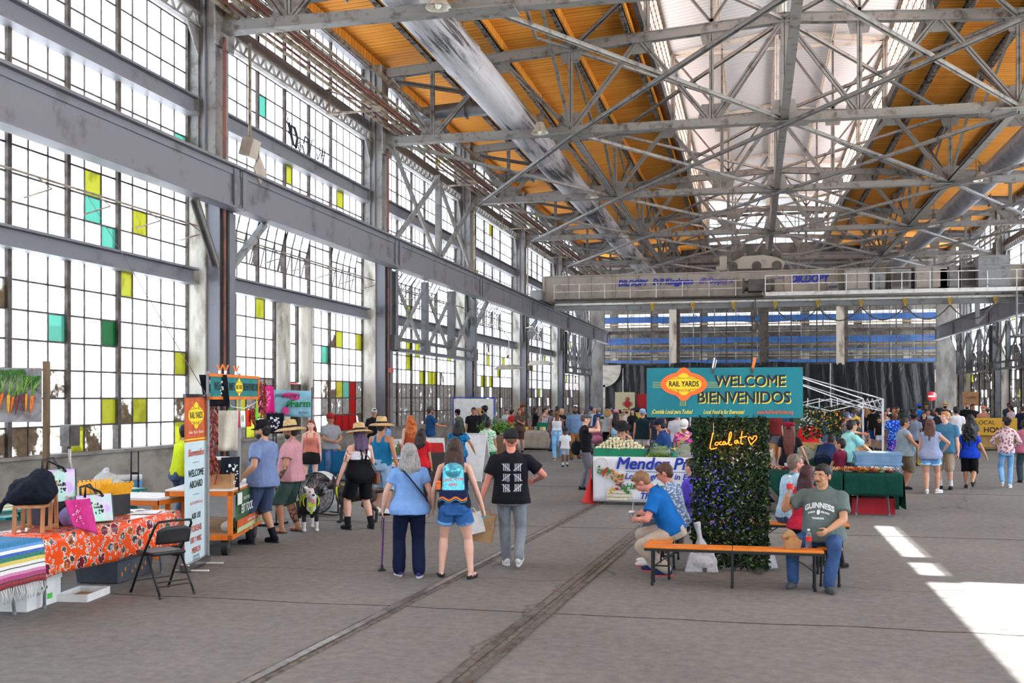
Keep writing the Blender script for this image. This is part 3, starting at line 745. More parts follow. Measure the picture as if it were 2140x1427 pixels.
b = MB(); b.lohi((.6,-1.9,7.7),(14.6,-.1,7.8)); b.lohi((.6,-1.95,7.66),(14.6,-1.88,7.86)); b.build('walkway',m_wsteel,o)
b = MB()
for z in (8.2,8.62): b.tube((-11.2,-1.1,z),(.5,-1.1,z),.022,6)
for k in range(9): b.tube((-11.2+k*1.46,-1.1,7.78),(-11.2+k*1.46,-1.1,8.62),.025,6)
b.build('handrail',m_wsteel,o)
b = MB()
for z in (8.3,8.75): b.tube((.6,-1.9,z),(14.6,-1.9,z),.03,6)
for k in range(11): b.tube((.6+k*1.4,-1.9,7.78),(.6+k*1.4,-1.9,8.75),.03,6)
b.build('handrail',m_wsteel,o)
for x0,x1,z1,v_ in [(a+1.2 if a < 9 else a+.4,c+1.2 if a < 9 else c+.4,z,v) for a,c,z,v in ((3.6,4.9,9.15,1),(5.0,5.7,8.9,0),(6.0,7.0,9.05,2),(7.2,8.9,9.2,1),(9.2,10.2,9.1,0),(10.3,11.2,9.2,2),(2.7,3.3,8.4,2))]:
    b = MB(); b.lohi((x0,-.85,7.9),(x1,-.25,z1)); b.lohi((x0+.08,-.88,8.05),((x0+x1)/2-.03,-.84,z1-.12),1 if v_ == 1 else 0); b.lohi(((x0+x1)/2+.03,-.88,8.05),(x1-.08,-.84,z1-.12),1 if v_ == 1 else 0)
    if v_ == 2:
        for k in range(9): b.lohi((x0+.08+k*(x1-x0-.16)/9,-.92,8.1),(x0+.12+k*(x1-x0-.16)/9,-.86,z1-.15),2)
    b.build('control_cabinet',[m_crg,m_crane,m_dark],o)
b = MB(); b.lohi((11.4,-1.7,7.9),(12.9,-.4,9.55)); b.build('driver_box',m_crg,o)
b = MB()
for z in (8.0,8.75,9.0): b.tube((11.4,-1.95,z),(12.9,-1.95,z),.03,6)
for x in (13.2,14.6):
    b.tube((x,-1.9,5.4),(x,-1.9,7.8),.06,6)
for z in (5.4,6.3,7.0): b.tube((13.2,-1.9,z),(14.6,-1.9,z),.035,6)
b.lohi((13.1,-2.0,5.3),(14.7,-.8,5.4)); b.build('access_cage',m_crg,o)
b = MB(); b.lohi((11.5,-.5,6.0),(11.7,-.3,7.7)); b.bar((11.6,-.4,6.1),(12.9,-.4,7.7),.12,.12); b.build('leg_brace',m_crg,o)
b = MB(); b.lohi((-.3,-1.25,8.0),(.9,-.4,8.65)); b.tube((-.5,-.85,8.35),(1.1,-.85,8.35),.33,12); b.tube((-.62,-.85,8.35),(-.5,-.85,8.35),.42,12); b.build('drive_motor',m_dark,o)
gp = M('spray_blue',(22,44,170),(50,60,170)); gv = M('spray_violet',(92,78,190),(80,70,170))
for s_,x,z,sz,mt,kk in (('DR.DOPY',-6.8,8.7,.5,gp,.014),('D P KingJaxno',-4.5,8.74,.5,gp,.014),('dR Dopey x',-2.1,8.74,.5,gv,.006),('1-way MIND',1.25,8.8,.2,gv,.0),('DR.DOPY',3.0,8.72,.6,gp,.02)):
    text('spray_writing',s_,sz,mt,o,(x,-.115,z),bold=kk,shear=.15,xs=.78)
# trolley on top of the bridge
t_ = E('crane_trolley',(0,YC+1.3,9.25),label='rusty hoist trolley with wheels and drums on top of the crane bridge',cat='trolley')
b = MB(); b.poly([(-1.5,.15),(1.6,.15),(1.7,.5),(1.2,.75),(.5,.9),(-.6,.85),(-1.2,.55)],.12,c=(0,-1.2,0)); b.poly([(-1.5,.15),(1.6,.15),(1.7,.5),(1.2,.75),(.5,.9),(-.6,.85),(-1.2,.55)],.12,c=(0,1.0,0)); b.lohi((-1.4,-1.2,.2),(1.5,1.0,.35)); b.build('side_frame',m_crane,t_)
for x in (-1.15,.15,1.25):
    b = MB(); b.tube((x,-1.3,.28),(x,-1.12,.28),.27,16); b.tube((x,-1.33,.28),(x,-1.1,.28),.1,10); b.build('wheel',m_dark,t_)
for x,r_ in ((-.9,.3),(-.1,.26),(.6,.32),(1.2,.24)):
    b = MB(); b.tube((x,-1.0,.85),(x,.8,.85),r_,14); b.tube((x,-1.1,.85),(x,-1.0,.85),r_*1.25,14); b.build('drum',m_dark,t_)
b = MB(); b.lohi((-1.9,-1.1,.1),(-1.5,-.5,.9)); b.lohi((-2.1,-1.0,.15),(-1.9,-.8,.35)); b.build('junction_box',m_crane,t_)
h_ = E('crane_hook',(-.05,YC-1.0,0),label='heavy iron hook block hanging from the crane bridge',cat='hook')
b = MB(); b.tube((0,.0,7.4),(0,0,6.9),.03,6); b.tube((.12,.0,7.6),(.12,0,6.9),.03,6); b.build('cable',m_dark,h_)
b = MB(); b.box((.03,0,6.8),(.34,.2,.42)); b.build('block',m_dark,h_)
b = MB(); b.path([(.03,0,6.6),(.03,0,6.4),(.2,0,6.25),(.26,0,6.05),(.1,0,5.85),(-.12,0,5.88),(-.22,0,6.05)],[.07,.07,.08,.09,.09,.07,.04],8); b.build('hook',m_dark,h_)
m_yel = M('yellow_hanger',(190,150,40),(150,120,40))
for k in range(9):
    x = -5.6+k*2.25
    if abs(x) < .4: x = -.35
    a = E('festoon_trolley',(x,YC-.85,7.32),label='yellow cable hanger on the crane rail, %s from the left' % ORD[k],cat='hanger',group='cable hangers under the crane')
    b = MB(); b.box((0,0,0),(.2,.1,.22)); b.tube((-.08,-.06,.13),(-.08,.06,.13),.06,8); b.tube((.08,-.06,.13),(.08,.06,.13),.06,8); b.box((0,0,-.18),(.1,.08,.16)); b.build('hanger_body',m_yel,a)
    if k < 8 and x > 1:
        b = MB(); b.path([(0+2.25*q/8,0,-.25-.75*(1-(q/4-1) ** 2)) for q in range(9)],.035,5); b.build('cable_loop',m_dark,a)
# ---------------------------------------------------------------- ducts
t = NT('galvanised_duct'); co = t.coord((1,1,1)); br = t.noise(t.coord((6,.25,6),(0,0,0)),1.2,6,.75,.6)
n2 = t.noise(t.coord((.3,.18,.3)),1.0,2)
f = t.math('ADD',t.math('MULTIPLY',br,.6),t.math('MULTIPLY',n2,.55))
t.col(t.ramp(f,[(.5,lin((186,186,190))),(.6,lin((150,150,154))),(.64,lin((56,56,58))),(.72,lin((46,46,48))),(.76,lin((168,168,172)))]))
wv = t.n('TexWave',wave_type='BANDS',bands_direction='Y'); wv.inputs['Scale'].default_value = 1.6; t.l(t.coord(),wv.inputs[0])
t.set(.45,.1); t.bump(t.ramp(wv.outputs['Fac'],[(0,(1,1,1)),(.1,(0,0,0))]),.5,.02); m_duct = t.m
m_duct2 = M('clean_duct',(150,153,160),(124,126,132),2,.4,.65,.42,.5)
def duct(x,r_,z,nm,mt):
    o = E('round_duct',(x,0,z),label='big round spiral duct along the %s of the roof' % nm,cat='duct')
    b = MB(); n = 60
    b.path([(0,Y0+k*(87-Y0)/n,0) for k in range(n+1)],r_,24); b.build('duct_shell',mt,o)
    for k in range(8):
        yy = Y0+6+k*11.55; b = MB(); b.path([(0,yy-.04,0),(0,yy+.04,0)],r_+.03,24); b.build('joint_band',mt,o)
        b = MB(); b.tube((0,yy,r_-.02),(0,yy,14-z),.015,5); b.build('hanger_rod',m_dark,o)
duct(-8.05,.56,11.76,'left',m_duct); duct(9.95,.5,11.75,'right',m_duct2)
for side,x0,x1,sx in ((-1,-12.1,-8.3,1),(1,14.1,10.2,-1)):
    for k in range(2,7):
        y = CY[k]+1.6
        if side > 0 and k < 3: continue
        o = E('branch_duct',(0,y,0),label='curved grey branch duct from the %s wall, behind the %s truss' % ('left' if side < 0 else 'right',ORD[k-2]),cat='duct',group='branch ducts to the %s main duct' % ('left' if side < 0 else 'right'))
        pts = [(x0,0,12.35),(x0+sx*.8,0,12.45),(x0+sx*2.0,0,12.52),(x0+sx*3.0,0,12.5),(x0+sx*3.5,0,12.35),(x1,0,12.15)]
        b = MB(); b.path(pts,.3,4); b.build('duct_run',m_duct2,o)
        for q in (1,2,3): b = MB(); p = Vector(pts[q]); b.box(p,(.04,.62,.62)); b.build('flange',m_duct2,o)
# ---------------------------------------------------------------- pipe runs
for k in range(9):
    x = -12.15+(k % 5)*.2+(.1 if k > 4 else 0); z = 11.32+(.26 if k > 4 else 0)+.02*k; r_ = (.05,.035,.06,.035,.045,.03,.045,.03,.05)[k]
    b = MB(); b.tube((x,Y0,z),(x,88,z),r_,7); tag(b.build('pipe',m_redpipe if k in (1,4,6) else m_pipe),'%s of the long pipes bundled along the top of the left wall' % ORD[k],'pipe','pipes in the left bundle')
b = MB(); b.tube((-11.1,Y0,12.0),(-11.1,88,12.0),.08,8); tag(b.build('pipe',m_pipe),'thick buff pipe above the left pipe bundle','pipe')
for k in range(4):
    b = MB(); x = 13.0+k*.25; b.tube((x,Y0,11.35+.1*(k % 2)),(x,88,11.35+.1*(k % 2)),.04,6); tag(b.build('pipe',m_pipe),'%s of the long pipes along the top of the right wall' % ORD[k],'pipe','pipes in the right bundle')
for k in range(2,8):
    y = CY[k]-4.2; b = MB(); b.bar((-13.0,y,11.0),(-11.2,y,11.0),.06,.06); b.bar((-13.0,y,11.75),(-11.2,y,11.05),.05,.05); b.bar((-12.9,y,11),(-12.9,y,11.8),.05,.05)
    tag(b.build('pipe_bracket',m_pipe),'triangular bracket carrying the left pipes in the %s bay' % ORD[k-2],'bracket')
# long thin rod that works the pivoted sashes
for k in range(1,4):
    y0,y1 = CY[k+0]+.5,CY[k+1]-.5; b = MB(); b.tube((XL+.5,y0,6.2),(XL+.5,y1,6.2),.022,6)
    for q in range(6):
        yy = y0+1+q*1.8; b.path([(XL+.5,yy,6.2),(XL+.7,yy+.15,6.0),(XL+.15,yy+.1,5.85)],.018,5)
    tag(b.build('sash_rod',m_pipe),'thin rod with cranked arms across the %s left window bay' % ORD[k-1],'rod')
# ---------------------------------------------------------------- lamps
m_lamp = M('lamp_reflector',(196,190,178),(168,160,148),4,.4,.6,.35,.3)
def highbay(loc,label):
    o = E('high_bay_lamp',loc,label=label,cat='lamp',group='high bay lamps under the trusses')
    b = MB(); b.lathe([(.1,.34),(.14,.3),(.2,.12),(.29,.0),(.3,-.02)],20,cap=False); b.lathe([(.29,-.01),(.19,.11),(.12,.28),(.05,.3)],20,cap=False); b.build('reflector',m_lamp,o)
    b = MB(); b.ball((0,0,.08),(.09,.09,.14),10,6); b.build('bulb',M('bulb_glass',(230,226,210),None,rough=.2),o)
    b = MB(); b.tube((0,0,.33),(0,0,.52),.09,12); b.box((0,0,.56),(.22,.12,.08)); b.tube((0,0,.6),(0,.5,.9),.02,6); b.build('ballast',m_dark,o)
for k in range(2,7):
    highbay((-6.95,CY[k]-.5,10.98),'bell-shaped lamp beside the left duct, hung from the %s truss' % ORD[k-2])
    if k > 2: highbay((9.0,CY[k]-.5,10.98),'bell-shaped lamp beside the right duct, hung from the %s truss' % ORD[k-2])
for i,(p,q) in enumerate((((-11.4,48.8,3.55),-12.6),((-11.4,56.4,4.0),-12.6))):
    o = E('hood_lamp',p,label='shallow flat hood lamp on an arm, %s on the left wall' % ('nearer' if i == 0 else 'farther'),cat='lamp')
    b = MB(); b.poly([(-.7,-.08),(.7,-.02),(.35,.16),(-.4,.16)],.7); b.build('hood',m_lamp,o)
    b = MB(); b.path([(0,0,.16),(.0,-.1,1.4),(-.3,-.8,2.0),(q-p[0],-2.0 if i == 0 else 1.4,2.05)],.025,6); b.build('arm',m_wsteel,o)
# flood lamp and rag on the second column
o = E('flood_lamp',(-12.2,23.9,8.35),label='square floodlight box beside the second left column, over the crane girder',cat='lamp')
b = MB(); b.box((0,0,0),(.3,.42,.45),Matrix.Rotation(R(15),3,'Y')); b.build('housing',m_crane,o)
b = MB(); b.box((.12,.3,-.5),(.03,.5,.5),Matrix.Rotation(R(45),3,'X')); b.build('shade_plate',m_crane,o)
b = MB(); b.path([(0,0,.2),(0,0,2.6)],.04,6); b.build('conduit',m_pipe,o)
# window graffiti on the second bay's upper sash
g = M('black_spray',(30,30,32))
b = MB(); X_ = XL+.06
def wl(pts,r_=.016): b.path([(X_,28.2+a*.5,9.5+c*.62) for a,c in pts],r_,4)
wl([(.0,1.5),(-.1,1.2),(.1,1.0),(.2,1.3)]); wl([(.3,1.1),(.9,.2),(1.3,.1),(1.5,.6),(1.1,1.0),(.6,1.0),(.4,.6)],.045)
wl([(1.6,.3),(1.8,.0),(2.1,.2),(1.9,.5),(1.6,.35)]); wl([(2.2,.4),(2.6,-.1),(3.1,.2),(3.2,.8),(2.6,.9),(2.4,.5)],.022); wl([(3.0,.9),(3.3,.1),(3.6,.9),(4.0,1.0)])
wl([(4.3,.4),(4.5,.1),(4.9,.5),(4.7,.8)]); wl([(5.0,.2),(5.3,.9)]); wl([(5.3,-.1),(5.6,.8)]); wl([(5.0,.4),(5.6,.5)])
tag(b.build('spray_tag',g),'black looping spray tag on the upper glass of the second left window bay','graffiti')
# things outside the windows
my = M('yellow_picnic_paint',(240,196,40),(220,170,30))
def picnic(loc,rz,label):
    o = E('picnic_table',loc,rz,label,'picnic table')
    b = MB(); b.box((0,0,.74),(1.9,.75,.05)); b.build('tabletop',my,o)
    for s_ in (-1,1):
        b = MB(); b.box((0,s_*.72,.44),(1.9,.27,.05)); b.build('bench_seat',my,o)
        b = MB(); b.bar((s_*.7,-.15,.72),(s_*.7,-.65,0),.06,.1); b.bar((s_*.7,.15,.72),(s_*.7,.65,0),.06,.1); b.bar((s_*.7,-.75,.42),(s_*.7,.75,.42),.06,.1,(1,0,0)); b.build('leg_frame',my,o)
    return o
picnic((-18.5,29.0,-.2),1.2,'yellow picnic table outside beyond the lower left window')
picnic((-19.0,45.5,-.2),1.4,'yellow picnic table outside beyond the third window bay')
b = MB(); b.lohi((-34,70,-.2),(-30,86,3.4)); b.lohi((-34.3,69.7,3.4),(-29.7,86.3,3.6)); tag(b.build('red_shed',M('red_shed_paint',(190,60,62),(160,48,50),1)),'long low red shed outside the left windows','shed')
b = MB(); b.lohi((-60,40,-.2),(-46,160,7)); tag(b.build('warehouse',M('far_grey_wall',(150,146,142),(120,116,112),.4)),'grey warehouse far outside the left windows','building')
o = E('curved_arch',(-21,27.5,-.2),label='low curved metal arch outside the lower left window',cat='arch')
b = MB(); b.path([(1.6*math.cos(R(a)),-.5+.6*math.cos(R(a)),1.5*math.sin(R(a))) for a in range(0,181,15)],.12,6); b.build('arch_tube',m_pipe,o)
for i,pp in enumerate(((-12.95,17.9,1.42),(-12.25,44.5,1.75))):
    o = E('breaker_box',pp,label='grey electrical box %s' % ('on the sill of the first left window' if i == 0 else 'before the third left column'),cat='electrical box')
    b = MB(); b.box((0,0,0),(.2,.34,.42)); b.build('box',m_crg,o,bevel=.01)
    b = MB(); b.box((.11,0,0),(.02,.3,.38)); b.build('cover',m_dark,o)
    b = MB(); b.path([(0,0,-.26),(0,0,-.5),(0,.1,-.8)],.03,8); b.build('conduit',m_wsteel,o)
for i,y in enumerate((35.6,)):
    b = MB(); b.box((-12.35,34.7,3.1),(.03,.5,.16)); o = b.build('small_sign',M('small_red_sign',(178,92,80))); tag(o,'small faded red sign on the red pipe of the second left column','sign')
# ---------------------------------------------------------------- people
BAKE = []; DECALS = []
TEXC = bpy.data.textures.new('folds','CLOUDS'); TEXC.noise_scale = .16
TEXH = bpy.data.textures.new('strands','CLOUDS'); TEXH.noise_scale = .035
def remesh(o,vox,smooth=3,disp=0,tex=None):
    m = o.modifiers.new('skin','REMESH'); m.mode = 'VOXEL'; m.voxel_size = vox; m.use_smooth_shade = True
    if smooth:
        m = o.modifiers.new('smooth','SMOOTH'); m.factor = .5; m.iterations = smooth
    if disp:
        m = o.modifiers.new('folds','DISPLACE'); m.texture = tex or TEXC; m.strength = disp; m.mid_level = .5; m.texture_coords = 'GLOBAL'
    BAKE.append(o); return o
def bake_all():
    bpy.context.view_layer.update(); dg = bpy.context.evaluated_depsgraph_get(); out = []
    for o in BAKE:
        me = bpy.data.meshes.new_from_object(o.evaluated_get(dg)); out.append((o,me))
    for o,me in out:
        o.modifiers.clear(); old = o.data; o.data = me; me.name = o.name.split('.')[0]; bpy.data.meshes.remove(old)
    BAKE.clear()
def decal(target,vs,fs,org,xd,zd,pd,mat,name,off=.004,m=None):
    bv = BVHTree.FromPolygons([v.co for v in target.data.vertices],[p.vertices for p in target.data.polygons])
    org,xd,zd,pd = Vector(org),Vector(xd),Vector(zd).normalized(),Vector(pd).normalized(); o2 = []
    for x,y,z in vs:
        p = org+xd*x+zd*z; h = bv.ray_cast(p-pd*.6,pd)[0]
        o2.append((h if h is not None and (h-p).length < .6 else p)-pd*(off-(y*.2)))
    b = MB(); b.add(o2,fs); return b.build(name,mat,target)
SK = {'pale': (226,178,156),'fair': (214,160,134),'tan': (186,130,100),'olive': (196,146,112),'brown': (120,76,52),'dark': (78,48,36),'ruddy': (216,142,122)}
def skin(k):
    key = 'skin_'+k
    if key not in MATS:
        t = NT(key); c = lin(SK[k]); t.col(t.ramp(t.noise(t.coord(),9,3),[(.3,c),(.75,tuple(x*.84*(1 if i == 0 else .95) for i,x in enumerate(c)))]))
        t.set(.5,0,.35); t.b.inputs['Subsurface Weight'].default_value = .0; MATS[key] = t.m
    return MATS[key]
def hairm(c):
    key = 'hair_%d_%d_%d' % tuple(c)
    if key not in MATS:
        t = NT(key); a = lin(c); n = t.noise(t.coord((1,1,.06)),90,3,.7)
        t.col(t.ramp(n,[(.35,tuple(x*.6 for x in a)),(.65,tuple(min(1,x*1.35) for x in a))])); t.set(.5,0,.35); t.bump(n,.6,.01); MATS[key] = t.m
    return MATS[key]
m_eye = M('eye_white',(225,220,214),rough=.3); m_pup = M('dark_iris',(36,24,18),rough=.2); m_lip = M('lip',(168,92,84)); m_shade = M('dark_lens',(18,18,20),rough=.15)
m_straw = M('woven_straw',(214,184,132),(176,140,92),40,.4,.6,.8,bump=.4,bs=160)
def ik(a,c,l1,l2,pole):
    d = c-a; L = d.length; m = (l1+l2)*.999
    if L > m: c = a+d*(m/L); d = c-a; L = m
    x = (l1*l1-l2*l2+L*L)/(2*L); h = math.sqrt(max(0,l1*l1-x*x)); u = d/L
    p = Vector(pole)-u*Vector(pole).dot(u)
    p = p.normalized() if p.length > 1e-4 else Vector((0,0,1))
    return a+u*x+p*h,c
def limb(b,pts,rs,n=10):
    b.path(pts,rs,n)
    for p,r in ((pts[0],rs[0]),(pts[-1],rs[-1])): b.ball(p,r*.98,n,6)
def person(at,H,face,label,sk='fair',top=('tee',(80,80,80)),bot=('pants',(60,70,90)),hair=('short',(60,40,28)),hat=None,shoes=(40,40,42),
           aR=None,aL=None,eR=None,eL=None,fR=None,fL=None,lean=0,side=0,head=(0,0),bulk=1.0,fem=0,seat=None,near=0,group=None,face_bits=None,
           grip=0,sock=None,fp=None,belly=0,arms_out=0.0,hd=None,shl=.3,wear=None,hs=1.0):
    p0 = Vector(at); az = math.atan2(p0.x,p0.y)+R(face)
    s = H/1.75; root = E('person',(p0.x,p0.y,0),-az,label,'person',group)
    vox = (.024,.015,.0085)[near]; gv = (.026,.018,.012)[near]
    wb = bulk; V = lambda x,y,z: Vector((x*s,y*s,z*s))
    hz = .90*s if seat is None else seat+.085*s*(.6+.4*wb)
    P = Vector((0,0,hz)); ln = R(lean); sd = R(side)
    up = Vector((math.sin(sd),math.sin(ln)*math.cos(sd),math.cos(ln)*math.cos(sd))); fw = Vector((0,math.cos(ln),-math.sin(ln)))
    S = lambda h,x=0,y=0: P+up*(h*s)+Vector((x*s,0,0))+fw*(y*s)
    if fem: secs = [(-.12,.13,.105,0),(-.03,.175,.12,0),(.04,.172,.118,0),(.13,.14,.10,.01),(.2,.128,.095,.01),(.3,.143,.11,.02),(.37,.148,.118,.025),(.44,.15,.09,.0),(.49,.12,.07,0),(.535,.05,.05,0)]
    else: secs = [(-.12,.12,.10,0),(-.03,.16,.115,0),(.05,.158,.115,0),(.14,.152,.11,.01),(.22,.152,.11,.01),(.32,.17,.118,.01),(.4,.182,.12,.01),(.46,.172,.10,0),(.505,.13,.075,0),(.54,.06,.055,0)]
    def loft(b,lo,hi,add=0.0,boxy=0.0,n=20,flare=0.0):
        vs = []; hs = [h for h,*_ in secs]; q = [lo]+[h for h in hs if lo+.015 < h < hi-.015]+[hi]
        def it(h):
            for a,c in zip(secs[:-1],secs[1:]):
                if a[0] <= h <= c[0]: k = (h-a[0])/(c[0]-a[0]); return [a[i]+(c[i]-a[i])*k for i in (1,2,3)]
            return list(secs[0][1:]) if h < secs[0][0] else list(secs[-1][1:])
        mw = max(x[1] for x in secs if x[0] > .25)
        for h in q:
            w_,d_,oy = it(h); bl = math.exp(-((h-.1)/.17) ** 2)
            kb = 1+(wb-1)*(.55+.45*bl)
            w_ = w_*kb; d2 = d_*kb
            if boxy and h < .4: w_ = w_+max(0,mw*(1+(wb-1)*.5)*.98-w_)*boxy
            f_ = flare*max(0,.1-h)
            for i in range(n):
                a = 2*PI*i/n; cx,cy = math.cos(a),math.sin(a); ex = abs(cx) ** .85*(1 if cx > 0 else -1); ey = abs(cy) ** .85*(1 if cy > 0 else -1)
                vs.append(S(h,ex*(w_+add+f_),oy+ey*(d2+add+f_)+(belly*bl if cy > 0 else 0)*max(0,cy)))
        k = len(q); b.add(vs,[(j*n+i,j*n+(i+1) % n,(j+1)*n+(i+1) % n,(j+1)*n+i) for j in range(k-1) for i in range(n)]+[tuple(range(n-1,-1,-1)),tuple((k-1)*n+i for i in range(n))],0,True)
    sw = (.158 if fem else .188)*(1+(wb-1)*.32)
    J = {}
    for q,nm in ((1,'R'),(-1,'L')):
        sh = S(.455,q*sw,0); tg = aR if q > 0 else aL; el = eR if q > 0 else eL
        if tg is None: tg = (q*(sw+.07+.05*(wb-1)+arms_out),.04,.80)
        tgv = V(*tg)
        if seat is not None and (aR if q > 0 else aL) is None: tgv = V(q*.12,.3,0)+Vector((0,0,hz+.12))
        e,w_ = ik(sh,tgv,.29*s,.25*s,el or (q*.5,-1,-.25)); J['sh'+nm],J['el'+nm],J['wr'+nm] = sh,e,w_
        hj = P+V(q*.088*(1+(wb-1)*.4),0,-.01); ft = fR if q > 0 else fL
        if ft is None: ft = (q*.11,0,0) if seat is None else (q*.14,.42,0)
        an = V(ft[0],ft[1],0)+Vector((0,0,ft[2]*s+.085*s))
        k,an = ik(hj,an,.43*s,.41*s,(q*.12,1,.1) if fp is None else (q*fp,1,.1)); J['hp'+nm],J['kn'+nm],J['an'+nm] = hj,k,an
        J['ft'+nm] = ft
    # body: one continuous surface
    b = MB(); loft(b,-.07,.54,-.014)
    for q in (-1,1): b.path([S(.54,q*.02,-.01),S(.495,q*.09,-.01),S(.465,q*sw*.9,0)],[.05*s,.045*s,.045*s],8)
    nk = S(.50); hc0 = Vector((0,0,0)); hy,hp = R(-head[0]),R(-head[1])
    HR = Matrix.Rotation(hy,3,'Z') @ Matrix.Rotation(hp,3,'X')
    hb = S(.583); nb = (hb-nk).normalized(); HC_ = hb+HR @ V(0,.012,.105*1.0)
    if hd is not None: HC_ = HC_+V(*hd)
    ks = 1.05*(s ** .3*hs if s < 1 else s*hs)
    hv = lambda x,y,z: HC_+HR @ (Vector((x,y,z))*ks)
    limb(b,[nk,nk.lerp(HC_,.45),HC_],[.062*s*(1+.3*(wb-1))*(.9 if fem else 1.05),.054*s*(1+.3*(wb-1))*(.9 if fem else 1.05),.056*s],12)
    RB = HR
    fat = 1+(wb-1)*.3
    b.ball(hv(0,-.008,.02),(.074*ks*fat,.094*ks,.098*ks),16,12,RB); b.ball(hv(0,.022,-.045),(.058*ks*fat,.064*ks,.068*ks),14,10,RB)
    b.ball(hv(0,.03,.01),(.062*ks,.06*ks,.07*ks),12,10,RB)
    b.ball(hv(0,.052,-.09),(.026*ks,.024*ks,.02*ks),10,6,RB)
    b.tube(hv(0,.082,.018),hv(0,.106,-.02),.009*ks,6,.015*ks); b.ball(hv(0,.098,-.023),(.018*ks,.013*ks,.012*ks),8,6,RB)
    for q in (-1,1):
        b.ball(hv(q*.078*fat,-.004,-.005),(.010*ks,.022*ks,.033*ks),8,6,RB)
        b.ball(hv(q*.032,.08,.034),(.024*ks,.012*ks,.008*ks),8,5,RB); b.ball(hv(q*.04,.068,-.022),(.02*ks,.016*ks,.018*ks),8,5,RB)
    b.ball(hv(0,.088,-.05),(.024*ks,.010*ks,.006*ks),8,5,RB); b.ball(hv(0,.086,-.061),(.02*ks,.010*ks,.006*ks),8,5,RB)
    af = (.9 if fem else 1.06)*(1+(wb-1)*.42)*s; lf = (1.0)*(1+(wb-1)*.55)*s
    for nm,q in (('R',1),('L',-1)):
        sh,e,w_ = J['sh'+nm],J['el'+nm],J['wr'+nm]
        limb(b,[sh,sh.lerp(e,.35),e.lerp(sh,.12),e],[.052*af,.048*af,.038*af,.036*af]); limb(b,[e,e.lerp(w_,.3),w_],[.036*af,.038*af,.025*af])
        d = (w_-e).normalized()
        g_ = grip if isinstance(grip,(int,float)) else grip[0 if nm == 'R' else 1]
        n_ = Vector((-q,0.15,0)); n_ = (n_-d*n_.dot(d)); n_ = n_.normalized() if n_.length > .2 else d.orthogonal().normalized()
        c = d.cross(n_).normalized()          # across the palm
        RH = Matrix((c,n_,d)).transposed(); h_ = s*(.92 if fem else 1)
        b.ball(w_+d*.045*h_,(.038*h_,.015*h_,.052*h_),12,8,RH)
        cu = .45+g_*1.0
        for i,(o_,l_) in enumerate(((-.03,.066),(-.010,.076),(.010,.072),(.029,.056))):
            p_ = w_+d*.084*h_+c*o_*h_; a1 = cu*.6; a2 = cu*1.5
            d1 = d*math.cos(a1)+n_*math.sin(a1); d2 = d*math.cos(a2)+n_*math.sin(a2)
            m_ = p_+d1*l_*.52*h_; b.path([p_-d*.02*h_,p_,m_,m_+d2*l_*.5*h_],[.0095*h_,.009*h_,.0085*h_,.0065*h_],7)
        cs = -1 if c.y < 0 else 1
        tb = w_+d*.025*h_+c*cs*.028*h_; b.path([tb,tb+(d*.6+c*cs*.55+n_*.35)*.045*h_,tb+(d*1.2+c*cs*.55+n_*.7)*.06*h_],[.0125*h_,.0105*h_,.008*h_],7)
        J['hand'+nm] = w_+d*.08*h_+n_*.02*h_
        hp_,k,an = J['hp'+nm],J['kn'+nm],J['an'+nm]
        limb(b,[hp_,hp_.lerp(k,.4),k.lerp(hp_,.1),k],[.088*lf,.077*lf,.056*lf,.053*lf],12); limb(b,[k,k.lerp(an,.3),k.lerp(an,.75),an],[.051*lf,.057*lf,.037*lf,.034*lf],12)
        ft = J['ft'+nm]; yawf = R(-12*q)+(R(ft[3]) if len(ft) > 3 else 0); pit = R(ft[4]) if len(ft) > 4 else 0
        RF = Matrix.Rotation(yawf,3,'Z') @ Matrix.Rotation(-pit,3,'X'); J['RF'+nm] = RF
        b.ball(an+RF @ V(0,.05,-.045),(.038*s,.115*s,.032*s),12,8,RF); b.ball(an+RF @ V(0,-.03,-.045),(.03*s,.035*s,.036*s),10,6,RF)
    body = b.build('body',skin(sk),root); remesh(body,vox,1 if near == 2 else 2)
    J['root'] = root; J['body'] = body; J['s'] = s; J['S'] = S; J['hv'] = hv
    # bottoms
    kind,c = bot[0],bot[1]; mt = cloth(c,*(bot[2:4] if len(bot) > 2 else ()))
    if kind in ('pants','jeans','slacks','shorts','long_shorts','short_shorts'):
        b = MB(); loft(b,-.12,.12,.014)
        for q in (-1,1): b.ball(S(-.03,q*.075*bulk,-.06),(.085*lf,.075*lf,.1*s),12,8)
        for nm in 'RL':
            hp_,k,an = J['hp'+nm],J['kn'+nm],J['an'+nm]
            if kind in ('pants','jeans','slacks'):
                kk = {'pants': (.1,.078,.068),'jeans': (.094,.066,.056),'slacks': (.098,.076,.074)}[kind]
                limb(b,[hp_,hp_.lerp(k,.45),k],[kk[0]*lf,(kk[0]+kk[1])/2*lf,kk[1]*lf],14); limb(b,[k,k.lerp(an,.35),an.lerp(k,.02)],[kk[1]*lf,(kk[1]*.98)*lf,kk[2]*lf],14)
            else:
                f_ = {'shorts': .9,'long_shorts': 1.12,'short_shorts': .5}[kind]; r0,r1 = (.098,.088) if kind != 'short_shorts' else (.096,.1)
                if f_ <= 1: e_ = hp_.lerp(k,f_); b.path([hp_,hp_.lerp(k,f_*.5),e_],[r0*lf,(r0+r1)/2*lf*1.02,r1*lf*1.06],14)
                else: e_ = k.lerp(an,f_-1); b.path([hp_,hp_.lerp(k,.5),k,e_],[r0*lf,r0*lf*.98,r1*lf,r1*lf*1.06],14)
        o = b.build('trousers' if kind in ('pants','slacks') else 'jeans' if kind == 'jeans' else 'shorts',mt,root); remesh(o,gv,2,(.0,.012,.016)[near]); J['bot'] = o
